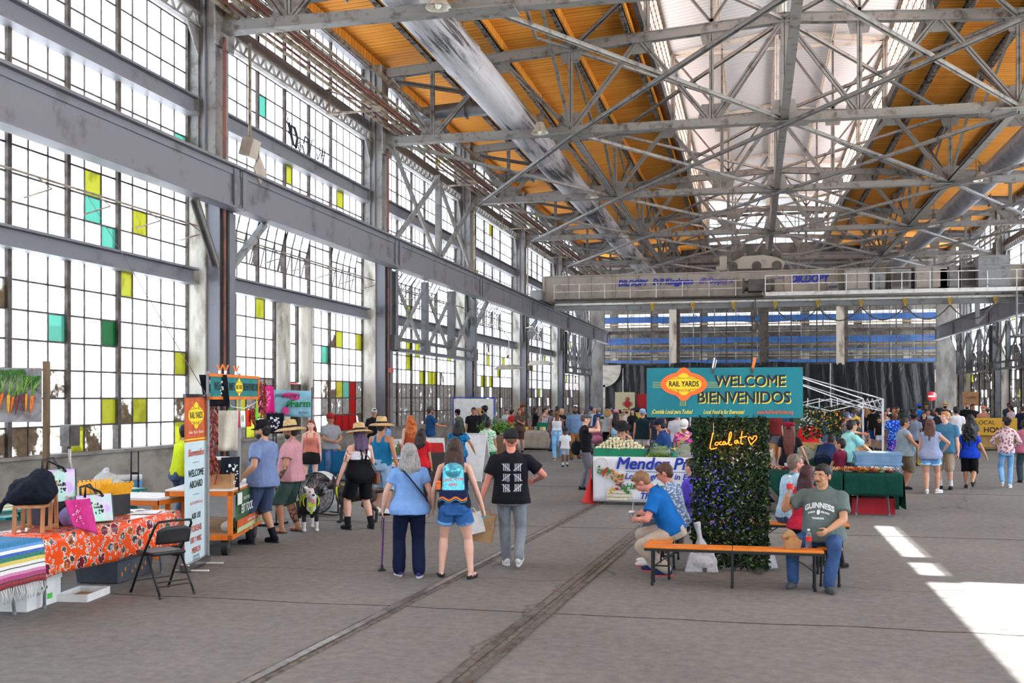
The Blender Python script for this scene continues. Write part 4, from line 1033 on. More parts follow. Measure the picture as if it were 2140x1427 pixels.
        if kind == 'short_shorts' and near:
            b = MB()
            for nm in 'RL': e_ = J['hp'+nm].lerp(J['kn'+nm],.5); d_ = (J['kn'+nm]-J['hp'+nm]).normalized(); b.path([e_-d_*.03,e_+d_*.01],[.104*lf,.106*lf],20)
            b.build('rolled_cuff',cloth(tuple(min(255,x+60) for x in c),'denim'),o)
    elif kind == 'skirt':
        b = MB(); vs = []; n = 24; k_ = mid = (J['knR']+J['knL'])/2
        for f_,w_,d_ in ((0,.15,.11),(.25,.19,.14),(shl*1.6,.205,.165),(1,.21,.17)):
            f2 = f_*shl*2
            for i in range(n):
                a = 2*PI*i/n; rp = 1+.05*math.sin(a*7)*f_
                cpt = S(.1).lerp(mid,f2 if f2 < 1.3 else 1.3); vs.append(cpt+V(math.cos(a)*w_*wb*rp,math.sin(a)*d_*wb*rp,0))
        b.add(vs,[(j*n+i,j*n+(i+1) % n,(j+1)*n+(i+1) % n,(j+1)*n+i) for j in range(3) for i in range(n)]+[tuple(range(n)),tuple(3*n+i for i in range(n))],0,True)
        o = b.build('skirt',mt,root); remesh(o,gv,2); J['bot'] = o
    # top
    kind,c = top[0],top[1]; mt = cloth(c,*(top[2:4] if len(top) > 2 else ()))
    b = MB(); hem = {'tee':-.09,'polo':-.06,'long':-.08,'jacket':-.1,'tank':-.05,'vest':-.04,'crop': .17,'sleeveless':-.1,'dress':-.12}.get(kind,-.08)
    bx = 0 if fem else .8
    if seat is not None: hem = max(hem,-.05)
    if kind in ('tank','crop'):
        loft(b,hem,.40,.014,bx*.5)
        for q in (-1,1): b.path([S(.36,q*.075,.09),S(.5,q*.085,.03),S(.525,q*.085,-.02),S(.47,q*.08,-.085),S(.36,q*.075,-.105)],.03*s,6,flat=(.034*s*wb,.02*s))
    elif kind != 'none':
        loft(b,hem,.525 if kind != 'polo' else .53,.02,bx,flare=.25 if kind in ('tee','sleeveless') else 0)
        for q in (-1,1): b.path([S(.535,q*.03,-.01),S(.495,q*.095,-.008),S(.455,q*sw*.95,0)],[.06*s,.056*s,.056*af],8)
        if kind in ('sleeveless','vest'):
            for nm in 'RL': b.ball(J['sh'+nm]+Vector((0,0,.0)),(.062*af,.066*af,.064*af),12,8)
        else:
            for nm,q in (('R',1),('L',-1)):
                sh,e,w_ = J['sh'+nm],J['el'+nm],J['wr'+nm]
                if kind in ('long','jacket'): limb(b,[sh,sh.lerp(e,.5),e],[.07*af,.064*af,.056*af],12); limb(b,[e,e.lerp(w_,.4),w_.lerp(e,.03)],[.056*af,.052*af,.042*af],12)
                else:
                    f_ = .68 if not fem else .55; e_ = sh.lerp(e,f_); b.ball(sh,.066*af,12,8); b.path([sh.lerp(e,-.05),sh.lerp(e,f_*.5),e_],[.072*af,.07*af,.07*af*(1.06 if not fem else 1)],12)
        b.path([S(.5),S(.545)],[.09*s,.066*s],12)
    if kind != 'none':
        o = b.build({'tee': 't_shirt','polo': 'polo_shirt','long': 'shirt','jacket': 'jacket','tank': 'tank_top','vest': 'vest','crop': 'crop_top','sleeveless': 'sleeveless_shirt','dress': 'dress'}.get(kind,'shirt'),mt,root)
        remesh(o,gv,2,(.0,.014,.02)[near]); J['top'] = o
        if kind == 'polo' or kind == 'long' and near == 2:
            b = MB(); b.path([S(.53,0,-.005),S(.575,0,.0)],[.082*s,.07*s],16); b.build('collar',cloth(tuple(int(x*.75) for x in c)),o)
    if wear:     # bib of a pinafore over the top
        b = MB(); loft(b,-.09,.27,.028)
        for q in (-1,1): b.path([S(.2,q*.1,.12),S(.38,q*.085,.14),S(.5,q*.085,.06),S(.525,q*.08,-.02),S(.42,q*.05,-.13),S(.22,q*.02,-.14)],.03*s,6,flat=(.028*s,.01*s))
        o = b.build('pinafore',cloth(wear),root); remesh(o,gv,2,.01)
    # shoes
    sandals = shoes == 'sandals'; barefeet = shoes is None
    for nm in 'RL':
        an,RF = J['an'+nm],J['RF'+nm]
        if barefeet: continue
        b = MB()
        if sandals or shoes == 'flats':
            b.ball(an+RF @ V(0,.035,-.078),(.045*s,.135*s,.012*s),14,6,RF)
            for yy in (.02,.09): b.path([an+RF @ V(math.cos(a)*.042,yy,-.07+math.sin(a)*.042) for a in [R(k) for k in range(0,181,30)]],.009*s,6)
            if shoes == 'flats': b.ball(an+RF @ V(0,.1,-.06),(.046*s,.07*s,.03*s),12,6,RF); b.ball(an+RF @ V(0,-.03,-.055),(.038*s,.035*s,.03*s),12,6,RF)
            b.build('sandal' if sandals else 'flat_shoe',M('sandal_leather' if sandals else 'black_flat',(74,58,46) if sandals else (32,32,36)),root)
            continue
        b.ball(an+RF @ V(0,.055,-.047),(.046*s,.125*s,.04*s),14,8,RF); b.ball(an+RF @ V(0,-.03,-.03),(.04*s,.048*s,.05*s),12,8,RF); b.ball(an+RF @ V(0,.12,-.052),(.045*s,.05*s,.032*s),12,6,RF)
        b.tube(an+RF @ V(0,-.012,-.03),an+V(0,-.004,.015),.045*s,12)
        o = b.build('shoe',cloth(shoes[:3] if not isinstance(shoes[0],tuple) else shoes[0]),root)
        if near: remesh(o,.011,2)
        sc_ = (225,225,220) if (isinstance(shoes[0],tuple) and len(shoes) > 1) is False else shoes[1]
        if sum(shoes[:3] if not isinstance(shoes[0],tuple) else shoes[0]) < 190 and not isinstance(shoes[0],tuple): sc_ = (44,44,46)
        b = MB(); pts = []
        for i in range(18):
            a = 2*PI*i/18; pts.append((math.sin(a)*(.042+.006*(math.cos(a) > 0)),.038+.132*math.cos(a)))
        vs = [an+RF @ V(x,y,z) for z in (-.088,-.066) for x,y in pts]; n = 18
        b.add(vs,[(i,(i+1) % n,n+(i+1) % n,n+i) for i in range(n)]+[tuple(range(n-1,-1,-1)),tuple(range(n,2*n))]); b.build('sole',M('sole_%d_%d_%d' % sc_,sc_),o)
        if sock:
            b = MB(); k = J['kn'+nm]; d_ = (k-an).normalized(); b.tube(an,an+d_*.13*s,.042*lf,12,.045*lf); b.build('sock',cloth(sock),root)
    # hair
    hs_,hc = hair
    if hs_ != 'bald':
        b = MB(); hm = hairm(hc)
        if hs_ == 'buzz': b.ball(hv(0,-.014,.028),(.078*ks,.096*ks,.094*ks),16,10,RB)
        else:
            b.ball(hv(0,-.022,.034),(.084*ks*fat,.098*ks,.1*ks),16,12,RB); b.ball(hv(0,.022,.088),(.062*ks,.07*ks,.036*ks),12,8,RB)
            b.ball(hv(0,-.045,-.015),(.07*ks*fat,.06*ks,.07*ks),12,8,RB)
        if hs_ in ('bob','long','xlong','curly','wavy'):
            L = {'bob': .2,'long': .36,'xlong': .5,'curly': .38,'wavy': .26}[hs_]; W = {'curly': .125,'bob': .1,'wavy': .095}.get(hs_,.088)
            for q in (-1,1): b.path([hv(q*.06,-.01,.06),hv(q*.084,-.018,-.02),hv(q*.082,-.03,-.1 if hs_ != 'bob' else -.12)],[.03*ks,.026*ks,.02*ks],8)
            top_ = hv(0,-.05,.0); bk = S(.3,0,-.15)-S(.5,0,-.04); dn = Vector((0,0,-1)) if lean < 25 else Vector((0,.2,-1)).normalized()
            p1 = hv(0,-.075,-.08); p2 = p1+dn*(L*.5*s)-Vector((0,.035*s,0)); p3 = p1+dn*(L*s)-Vector((0,.045*s,0))
            xs_ = 3
            for i in range(-2,3):
                o_ = i*W*.42; b.path([top_+Vector((o_*.6,0,0)),p1+Vector((o_,-abs(i)*-.008,0)),p2+Vector((o_*1.15,.01*abs(i),0)),p3+Vector((o_*.8,.01*abs(i),.02*abs(i)))],[.045*ks,.045*ks,.042*s,.018*s],8)
            if hs_ == 'curly':
                for i in range(26):
                    a = random.uniform(0,2*PI); z = random.uniform(-.32,.08); y = random.uniform(-.13,-.04); b.ball(hv(random.uniform(-.11,.11),y,z),.036*s,8,6)
        if hs_ in ('pony','bun'):
            b.ball(hv(0,-.125,.05),(.045*ks,.04*ks,.045*ks),10,8)
            if hs_ == 'pony': b.path([hv(0,-.13,.04),hv(0,-.15,-.06),hv(0,-.13,-.2)],[.035*ks,.036*ks,.012*ks],8)
        if hs_ == 'afro': b.ball(hv(0,-.03,.05),(.11*ks,.11*ks,.1*ks),14,10)
        if hs_ == 'topbun': b.ball(hv(0,-.02,.16),(.06*ks,.06*ks,.05*ks),12,8)
        o = b.build('hair',hm,root); remesh(o,(.02,.014,.0095)[near],1,(.008,.016,.012)[near],TEXH); J['hair'] = o
    if hat:
        hk,hcol = hat[0],hat[1]; o = None; b = MB(); RM = RB
        if hk == 'cap':
            b.lathe([(.101,-.01),(.104,.025),(.098,.06),(.075,.092),(.035,.108),(.004,.112)],18,hv(0,-.006,.045),RM @ Matrix.Scale(ks,3),sx=.92,sy=1.06)
            yaw_ = Matrix.Rotation(PI if len(hat) > 3 else 0,3,'Z')
            o = b.build('cap',cloth(hcol),root); b = MB(); c2_ = hat[2] if len(hat) > 2 and hat[2] else hcol
            def bill(u,v): a = (u-.5)*2; return hv(0,0,0)+RM @ (yaw_ @ Vector((a*.075*ks,(.075+v*.085*(1-a*a*.55)-a*a*.03)*ks,(.043-a*a*.016-v*.014)*ks)))
            b.sheet(bill,10,5,.006); b.build('bill',cloth(c2_),o)
        elif hk in ('straw','sunhat','bucket','fedora'):
            br = {'straw': .235,'sunhat': .19,'bucket': .15,'fedora': .155}[hk]; dr = {'straw':-.035,'sunhat':-.03,'bucket':-.05,'fedora':-.01}[hk]; hh = {'bucket': .1,'sunhat': .1}.get(hk,.125)
            prof = [(br,dr),(br*.75,.0 if hk != 'straw' else -.004),(.105,.004),(.098,.05),(.088,hh-.015),(.06,hh),(.004,hh-(.02 if hk in ('straw','fedora') else 0))]
            b.lathe(prof,24,hv(0,-.004,.055),RM @ Matrix.Scale(ks,3),sx=.95,sy=1.05,cap=False); b.lathe([(r_-.004,z-.006) for r_,z in reversed(prof)],24,hv(0,-.004,.055),RM @ Matrix.Scale(ks,3),sx=.95,sy=1.05,cap=False)
            o = b.build('hat',m_straw if hk in ('straw',) and hcol is None else cloth(hcol),root)
            if hk in ('straw','fedora','sunhat'): b = MB(); b.lathe([(.108,.008),(.104,.036)],24,hv(0,-.004,.055),RM @ Matrix.Scale(ks,3),sx=.95,sy=1.05,cap=False); b.build('hat_band',cloth((40,34,32)),o)
        elif hk == 'flatcap':
            b.ball(hv(0,.012,.075),(.096*ks,.118*ks,.045*ks),16,8,RM); b.ball(hv(0,.1,.052),(.06*ks,.05*ks,.012*ks),12,6,RM); o = b.build('flat_cap',cloth(hcol),root)
        elif hk == 'beanie':
            b.ball(hv(0,-.012,.045),(.084*ks,.1*ks,.1*ks),16,10,RM); o = b.build('beanie',cloth(hcol),root)
        elif hk == 'bow':
            for q in (-1,1): b.ball(hv(q*.06,-.12,.09),(.055*ks,.02*ks,.04*ks),10,6,RM @ Matrix.Rotation(q*.35,3,'Y'))
            b.ball(hv(0,-.13,.09),.02*ks,8,6);
            for q in (-1,1): b.path([hv(0,-.13,.08),hv(q*.04,-.135,.0)],.014*ks,4)
            o = b.build('hair_bow',cloth(hcol),root)
        J['hat'] = o
    fb = face_bits or ''
    if near == 2 or 'e' in fb:
        for q in (-1,1):
            b = MB(); b.ball(hv(q*.031,.0835,.012),(.0105*ks,.007*ks,.0045*ks),10,6,RB); o = b.build('eye',m_eye,root)
            b = MB(); b.ball(hv(q*.031,.0895,.012),(.0048*ks,.004*ks,.0044*ks),8,6,RB); b.build('iris',m_pup,o)
            b = MB(); b.path([hv(q*.014,.094,.030),hv(q*.03,.093,.036),hv(q*.048,.082,.031)],.0042*ks,6); b.build('eyebrow',hairm(hair[1]),root)
        b = MB(); b.ball(hv(0,.0965,-.0535),(.02*ks,.005*ks,.0045*ks),10,5,RB); b.build('mouth',m_lip,root)
    if 'b' in fb:
        b = MB(); b.ball(hv(0,.032,-.064),(.062*ks*fat,.066*ks,.06*ks),14,8,RB); o = b.build('beard',hairm(hair[1]),root)
        if near == 2: remesh(o,.009,1,.008,TEXH)
    if 'm' in fb:
        b = MB(); b.path([hv(-.03,.088,-.05),hv(-.012,.1,-.04),hv(.012,.1,-.04),hv(.03,.088,-.05)],.0048*ks,6); b.build('moustache',hairm(hair[1]),root)
    if 'g' in fb or 's' in fb:
        b = MB()
        for q in (-1,1):
            if 's' in fb: b.ball(hv(q*.032,.096,.012),(.026*ks,.006*ks,.018*ks),12,6,RB)
            else: b.path([hv(q*.032+.024*math.cos(a),.1,.012+.017*math.sin(a)) for a in [R(k) for k in range(0,360,30)]],.0022*ks,4,closed=True)
            b.path([hv(q*.056,.09,.015),hv(q*.08,.0,.012)],.0026*ks,4)
        b.path([hv(-.01,.104,.014),hv(.01,.104,.014)],.0025*ks,4); b.build('sunglasses' if 's' in fb else 'glasses',m_shade,root)
    return J
def Wp(J,loc):
    """a point of the person's own frame in the hall's"""
    r_ = J['root']; return Matrix.Translation(r_.location) @ Matrix.Rotation(r_.rotation_euler[2],4,'Z') @ Vector(loc)
def FT(u,v): return G(u,v,0)                     # feet seen at photo pixel u, v
def DU(u,d): p = PD(u,830,d); p.z = 0; return p  # standing at depth d behind pixel column u
# ---------------------------------------------------------------- foreground furniture and things
m_blackm = M('black_enamel',(30,30,33),(22,22,25),rough=.35)
m_chrome = M('chrome',(190,190,194),rough=.2,metal=1)
m_vinyl = M('black_vinyl',(44,42,42),(32,30,30),8,rough=.42,bump=.2)
m_orangew = M('orange_bench_top',(226,128,40),(212,116,34),5,rough=.5)
m_orangep = M('orange_cart_paint',(226,120,34),(206,104,28),4,rough=.45)
m_white = M('white_plastic',(226,226,224),(212,212,210),5,rough=.5)
m_card = M('cardboard',(176,134,92),(158,118,78),6,rough=.85)
m_grey = M('grey_plastic',(128,130,134),rough=.5)
m_wood2 = M('bare_wood',(184,136,92),(156,108,68),8,st=(1,1,.2),rough=.6)
tx = lambda c: M('ink_%d_%d_%d' % c,c,c,rough=.7)
RZ = lambda a: Matrix.Rotation(R(a),3,'Z')
# floral oilcloth
t = NT('orange_floral_oilcloth'); co = t.coord((1,1,1))
def flowers(t,scale,r0,r1,loc,col,base,petals=0):
    v = t.n('TexVoronoi'); v.inputs['Scale'].default_value = scale; v.inputs['Randomness'].default_value = .7; t.l(t.coord((1,1,1),(0,0,0),loc=loc),v.inputs['Vector'])
    v2 = t.n('TexVoronoi'); v2.inputs['Scale'].default_value = scale*5; t.l(co,v2.inputs['Vector'])
    d = t.math('ADD',v.outputs['Distance'],t.math('MULTIPLY',v2.outputs['Distance'],.2))
    m1 = t.ramp(d,[(r1+.08-.01,(1,1,1)),(r1+.08+.01,(0,0,0))]); rim = t.ramp(d,[(r0+.08-.01,(0,0,0)),(r0+.08,(1,1,1))])
    sx = t.n('SeparateColor'); t.l(v.outputs['Color'],sx.inputs[0]); c = t.ramp(sx.outputs[0],col,'CONSTANT')
    c = t.mix(t.math('MULTIPLY',v2.outputs['Distance'],1.1),c,(.05,.01,.02))
    c = t.mix(rim,c,lin((236,206,190))); return t.mix(m1,base,c)
c = flowers(t,6.4,.33,.37,(.3,.1,.2),[(0,lin((60,84,60))),(.6,lin((96,116,90)))],lin((232,78,18)))
c = flowers(t,5.2,.36,.4,(0,0,0),[(0,lin((150,30,44))),(.3,lin((226,120,40))),(.5,lin((96,40,62))),(.72,lin((190,40,46)))],c)
c = flowers(t,13.0,.25,.3,(.7,.4,.9),[(0,lin((236,226,214))),(.4,lin((160,190,224))),(.7,lin((226,160,190)))],c)
t.col(c); t.set(.22,0,.5); m_floral = t.m
# serape stripes down the hanging face (z) and across the top (x)
def serape(key,axis,scale,off):
    t = NT(key); tc = t.n('TexCoord'); sp = t.n('SeparateXYZ'); t.l(tc.outputs['Object'],sp.inputs[0])
    f = t.math('FRACT',t.math('ADD',t.math('MULTIPLY',sp.outputs[axis],scale),off))
    st_ = [(0,(150,30,40)),(.12,(160,34,44)),(.17,(30,24,30)),(.19,(170,50,110)),(.27,(210,130,170)),(.33,(236,232,226)),(.40,(40,40,50)),(.42,(236,232,226)),(.48,(220,200,90)),(.55,(30,120,96)),(.63,(40,90,180)),(.69,(236,236,236)),(.75,(90,150,210)),(.8,(20,120,170)),(.86,(236,120,60)),(.9,(236,236,230)),(.95,(60,40,100))]
    t.col(t.mix(.08,t.ramp(f,[(a,lin(c)) for a,c in st_],'CONSTANT'),t.ramp(t.noise(t.coord((1,1,1)),90,2),[(.4,(.02,.02,.02)),(.6,(.8,.8,.8))],'LINEAR'))); t.set(.9); return t.m
m_ser = serape('striped_blanket','Z',1.9,.42)
def folding_table(name,loc,rz,L,W,H,label,cat='table',top=m_white,leg=m_grey):
    o = E(name,loc,rz,label,cat)
    b = MB(); b.box((0,0,H-.02),(L,W,.04)); b.build('tabletop',top,o,bevel=.008)
    for sx in (-1,1):
        for sy in (-1,1):
            x = sx*(L/2-.25); y = sy*(W/2-.12)
            b = MB(); b.path([(x-sx*.1,y*.8,H-.05),(x,y,H-.2),(x+sx*.04,y*1.1,.02)],.016,8); b.tube((x+sx*.04,y*1.1,0),(x+sx*.04,y*1.1,.04),.02,8); b.build('leg',leg,o)
        b = MB(); b.tube((sx*(L/2-.25),-W/2+.14,.3),(sx*(L/2-.25),W/2-.14,.3),.01,6); b.bar((sx*(L/2-.24),0,.3),(sx*.2,0,H-.06),.02,.02); b.build('leg_brace',leg,o)
    return o
# long table with the floral cloth, along the left side
TX,TY = -7.33,10.45
folding_table('folding_table',(TX,TY,0),R(90),2.6,.72,.735,'long folding table under the orange floral oilcloth')
def drape(name,mat,x0,x1,y0,y1,z,hems,loc,label,cat='tablecloth',wav=.012,gap=.02,thick=.004,corners=True,nudge=3.0,folds=None):
    """a cloth on a table: flat top and hanging sides; hems=(south,east,north,west) hem heights above floor or None"""
    b = MB(); per = []
    n = 14
    e = [((x0,y0),(x1,y0),hems[0],(0,-1)),((x1,y0),(x1,y1),hems[1],(1,0)),((x1,y1),(x0,y1),hems[2],(0,1)),((x0,y1),(x0,y0),hems[3],(-1,0))]
    b.sheet(lambda u,v: (x0+(x1-x0)*u,y0+(y1-y0)*v,z+gap*.3),12,6,thick)
    for (a,c,hm,nr) in e:
        if hm is None: continue
        L = math.hypot(c[0]-a[0],c[1]-a[1]); nn = max(8,int(L/.05))
        def f(u,v,a=a,c=c,hm=hm,nr=nr,L=L):
            q = gap*min(1,v*5)+wav*(v)*(math.sin(u*L*nudge*2*PI/1.2+a[0])+.5*math.sin(u*L*11))
            if corners: q += .03*v*(abs(u-.5)*2) ** 8
            return (a[0]+(c[0]-a[0])*u+nr[0]*q,a[1]+(c[1]-a[1])*u+nr[1]*q,z+gap*.3-(z-hm)*v+(.01*math.sin(u*L*4)*v))
        b.sheet(f,nn,8,thick)
    o = b.build(name,mat,None,loc); return tag(o,label,cat)
drape('tablecloth',m_floral,-.37,.37,-1.32,1.32,.745,(.46,.34,.5,.5),(TX,TY,0),'orange oilcloth with flower bunches draped over the long left table')
# serape table, in front of it
folding_table('folding_table',(-7.9,8.78,0),0,1.9,.7,.735,'folding table with grey bent legs under the striped blanket')
o = drape('serape_blanket',m_ser,-.9,.97,-.36,.36,.75,(.5,.33,None,None),(-7.9,8.78,0),'striped fringed blanket in red, white, green and blue over the nearest left table','blanket',wav=.015)
b = MB(); rnd = random.Random(3)
for k in range(22):
    y = -.36+k*.72/21; b.path([(1.0,y,.34),(1.01+rnd.uniform(-.01,.02),y+rnd.uniform(-.02,.02),.27),(1.0,y+rnd.uniform(-.03,.03),.2)],.005,4)
b.build('fringe',M('fringe_cotton',(226,222,214)),o)['kind'] = 'stuff'
# plastic-lidded white box and tray under the tables
o = E('file_box',(-7.35,9.45,0),R(6),'white cardboard storage box with a hand hole under the blanket table','box')
b = MB(); b.box((0,0,.13),(.4,.62,.26)); b.build('box_body',m_white,o)
b = MB(); b.box((0,0,.275),(.42,.64,.05)); b.build('lid',m_white,o)
b = MB(); b.box((.203,0,.19),(.006,.1,.03)); b.build('hand_hole',m_dark,o)
b = MB(); b.box((.203,.1,.09),(.004,.09,.055)); b.build('green_label',tx((70,190,60)),o)
o = E('box_lid',(-7.05,9.98,0),R(8),'upturned white box lid with brown inside lying on the floor','box lid')
b = MB(); b.box((0,0,.008),(.34,.5,.016)); b.build('lid_panel',m_card,o);
for x,y,dx,dy in ((-.17,0,.012,.5),(.17,0,.012,.5),(0,-.25,.34,.012),(0,.25,.34,.012)): b = MB(); b.box((x,y,.04),(dx,dy,.08)); b.build('lid_side',m_white,o)
o = E('storage_bin',(-7.45,11.15,0),R(5),'dark grey bin printed with orange shapes under the floral table','bin')
b = MB(); b.box((0,0,.13),(.5,.8,.24),taper=1.08); b.build('bin_body',M('slate_bin',(76,80,88),(66,70,78)),o)
b = MB()
for k in range(9): b.ball((.262,-.32+k*.08,.1+.05*(k % 3)),(.004,.024,.028),8,5)
b.build('printed_shapes',tx((186,110,52)),o)
# black folding chair
def folding_chair(loc,rz,label):
    o = E('folding_chair',loc,rz,label,'chair')        # sits facing +y
    b = MB(); b.box((0,.02,.455),(.4,.39,.045)); b.build('seat',m_vinyl,o,bevel=.02)
    b = MB(); b.sheet(lambda u,v: ((u-.5)*.4,-.235-.04*(1-(2*u-1) ** 2)-v*.04,.57+v*.19*(1-.25*(2*u-1) ** 4)),14,5,.02); b.build('backrest',m_vinyl,o)
    for s_ in (-1,1):
        b = MB(); b.path([(s_*.225,.26,.015),(s_*.22,.0,.44),(s_*.215,-.25,.77),(s_*.19,-.28,.815)],.0135,8); b.build('front_leg',m_blackm,o)
        b = MB(); b.path([(s_*.2,-.34,.015),(s_*.2,-.05,.43),(s_*.2,.15,.45)],.0125,8); b.build('rear_leg',m_blackm,o)
        for y,x in ((.265,.226),(-.345,.2)): b = MB(); b.tube((s_*x,y,0),(s_*x,y-(.01 if y > 0 else -.01),.035),.018,8); b.build('foot_cap',m_blackm,o)
    b = MB(); b.path([(-.19,-.28,.815),(0,-.285,.825),(.19,-.28,.815)],.0135,8); b.build('top_rail',m_blackm,o)
    b = MB(); b.tube((-.2,-.24,.16),(.2,-.24,.16),.008,6); b.tube((-.2,-.28,.12),(.2,-.28,.12),.008,6); b.build('rear_rung',m_blackm,o)
    b = MB(); b.tube((-.22,.18,.14),(.22,.18,.14),.008,6); b.build('front_rung',m_blackm,o)
    for k in range(4): b = MB(); b.ball((-.1+.2*(k % 2),-.23,.63+.08*(k // 2)),(.006,.006,.006),8,5); b.build('rivet',m_chrome,o)
    return o
folding_chair((-6.38,10.42,0),R(60),'black folding chair with vinyl seat beside the roll-up banner')
# roll-up banner
ang = math.atan2(12.57-11.57,-6.99+6.78)
o = E('roll_up_banner',(-6.9,12.05,0),ang,'tall roll-up banner, rust top and pale blue below, with welcome words','banner')
mb = M('banner_pale_blue',(198,216,218),(190,208,212),3,rough=.6); mo_ = M('banner_rust',(204,92,44),rough=.6); my_ = tx((240,208,40)); mdk = tx((40,40,44)); mrd = tx((200,78,52))
BW = .84
b = MB(); b.lohi((-BW/2,-.004,.1),(BW/2,.004,1.6)); b.build('pale_panel',mb,o)
b = MB(); b.lohi((-BW/2,-.004,1.6),(BW/2,.004,2.17)); b.lohi((-BW/2,-.007,1.625),(BW/2,.0,1.64),1); b.lohi((-BW/2,-.007,1.6),(BW/2,.0,1.605),1); b.build('rust_panel',[mo_,my_],o)
b = MB(); b.lohi((-BW/2-.01,-.02,2.16),(BW/2+.01,.02,2.2)); b.build('top_rail',m_chrome,o)
b = MB(); b.box((0,0,.06),(BW+.04,.12,.1)); b.build('base_cassette',m_chrome,o,bevel=.02)
for s_ in (-1,1): b = MB(); b.box((s_*.3,-.05,.012),(.05,.42,.014)); b.build('foot',m_white,o)
def badge(par,c,w_,h_,ring=None,txt=True,y=-.006,rot=None,star=False):
    """yellow lobed badge with the market's name"""
    x,z = c; pts = []
    for k in range(96):
        a = 2*PI*k/96; ex = math.cos(a); ez = math.sin(a); r_ = w_/2; px = ex*r_; pz = ez*h_*.36
        if abs(ex) < .4: pz = math.copysign(max(abs(pz),h_*.5*math.sqrt(max(0,1-(ex/.42) ** 2))),ez)
        pts.append((px,pz))
    if ring:
        b = MB(); b.poly([(p*(1+ring[1]/w_*2),q*(1+ring[1]/h_*2)) for p,q in pts],.004,None,(x,y+.002,z)); b.build('badge_ring',ring[0],par)
    b = MB(); b.poly(pts,.004,None,(x,y,z)); b.build('badge',my_,par)
    text('lettering','RAIL YARDS',h_*.34,mdk,par,(x,y-.003,z),bold=.002*w_/.5,xs=min(1,w_/(h_*.34*6.3)),ext=.001)
    text('lettering','market',h_*.2,mrd,par,(x,y-.003,z-h_*.27),shear=.3,ext=.001); text('lettering','BARELAS, NM',h_*.07,mdk,par,(x,y-.003,z+h_*.26),ext=.001)
    b = MB()
    for sx in (-1,1):
        for sz in (-1,1):
            for k in (0,1): b.path([(x+sx*w_*(.42-.04*k),y-.003,z+sz*h_*(.2+.05*k)),(x+sx*w_*.17,y-.003,z+sz*h_*(.23+.05*k)),(x+sx*w_*.13,y-.003,z+sz*h_*(.3+.05*k))],.002*w_/.5,4)
    b.build('badge_lines',mdk,par)
badge(o,(0,1.93),.6,.34)
text('lettering','Sundays · May-Oct · 10am-2pm',.05,tx((240,236,226)),o,(0,-.008,1.72),shear=.25,xs=.9)
for s_,z,sz,mt,sh,bo in (('Bienvenidos',1.46,.13,mrd,.3,.001),('WELCOME',1.2,.125,mdk,0,.002),('ABOARD',1.06,.125,mdk,0,.002),('RailYardsMarket.org',.83,.06,mrd,.3,0),('ASK US!',.66,.1,mdk,0,.002),('TOKENS',.5,.11,mrd,0,.002),('EBT / WIC',.36,.1,mrd,0,.002),('MERCH',.23,.1,mrd,0,.002),('Waterbottles',.155,.045,mdk,.3,0),('Postcards · $1',.12,.045,mdk,.3,0)):
    text('lettering',s_,sz,mt,o,(0,-.008,z),shear=sh,bold=bo)
b = MB(); b.lohi((-.12,-.007,1.335),(.12,-.005,1.34)); b.build('rule',mdk,o); b = MB(); b.lohi((-.12,-.007,.93),(.12,-.005,.935)); b.build('rule',mdk,o)
# market cart
o = E('market_cart',(-7.6,13.85,0),R(105),'orange steel cart on black wheels carrying goods and a food program banner','cart')   # local x = along the hall, local -y = towards the aisle
b = MB()
for x in (-.95,.95):
    for y in (-.42,.42): b.box((x,y,.55),(.06,.06,.66))
for z in (.25,.85):
    for y in (-.42,.42): b.box((0,y,z),(1.96,.06,.07))
    for x in (-.95,0,.95): b.box((x,0,z),(.06,.84,.07))
b.build('frame',m_orangep,o)
b = MB(); b.box((0,0,.29),(1.9,.84,.02)); b.build('lower_shelf',m_card,o)
b = MB(); b.box((0,0,.895),(1.96,.9,.02)); b.build('counter',m_white,o)
for x in (-.87,.87):
    for y in (-.34,.34):
        b = MB(); b.tube((x,y-.04,.12),(x,y+.04,.12),.12,18); w_ = b.build('wheel',m_vinyl,o); b = MB(); b.tube((x,y-.045,.12),(x,y+.045,.12),.05,10); b.bar((x,y-.055,.12),(x,y-.055,.24),.02,.05); b.build('caster',m_chrome,w_)
b = MB(); b.sheet(lambda u,v: (-.87+1.85*u,-.47-.02*math.sin(u*9)*v,.86-.56*v),20,6,.003); ban = b.build('program_banner',M('banner_green',(56,92,52),rough=.6),o)
b = MB(); b.lohi((-.87,-.5,.36),(.98,-.495,.47)); b.build('orange_band',mo_,ban); b = MB(); b.lohi((-.87,-.5,.3),(.98,-.495,.36)); b.build('pale_band',M('pale_green_band',(190,206,150)),ban)
b = MB(); b.lohi((-.85,-.505,.68),(-.6,-.495,.84)); b.build('white_patch',m_white,ban)
text('lettering','DOUBLE YOUR',.06,m_white,ban,(-.35,-.51,.74)); text('lettering','EBT FOOD DOLLARS',.17,m_white,ban,(.08,-.51,.6),bold=.003,xs=.95); text('lettering','available here every Sunday',.07,m_white,ban,(.1,-.51,.415)); text('lettering','DOUBLE UP FOOD BUCKS',.06,mdk,ban,(.5,-.51,.33))
# side orange table behind the banner
o2 = E('orange_table',(-8.35,12.9,0),0,'low orange framed work table with white top between banner and cart','table')
b = MB(); b.box((0,0,.80),(1.25,.8,.03)); b.build('tabletop',m_white,o2)
b = MB()
for y in (-.38,.38): b.box((0,y,.75),(1.25,.05,.07))
for x in (-.6,.6): b.box((x,0,.75),(.05,.76,.07))
b.build('apron',m_orangep,o2)
for x in (-.58,.58):
    for y in (-.36,.36): b = MB(); b.box((x,y,.37),(.06,.06,.74)); b.build('leg',m_orangep,o2)
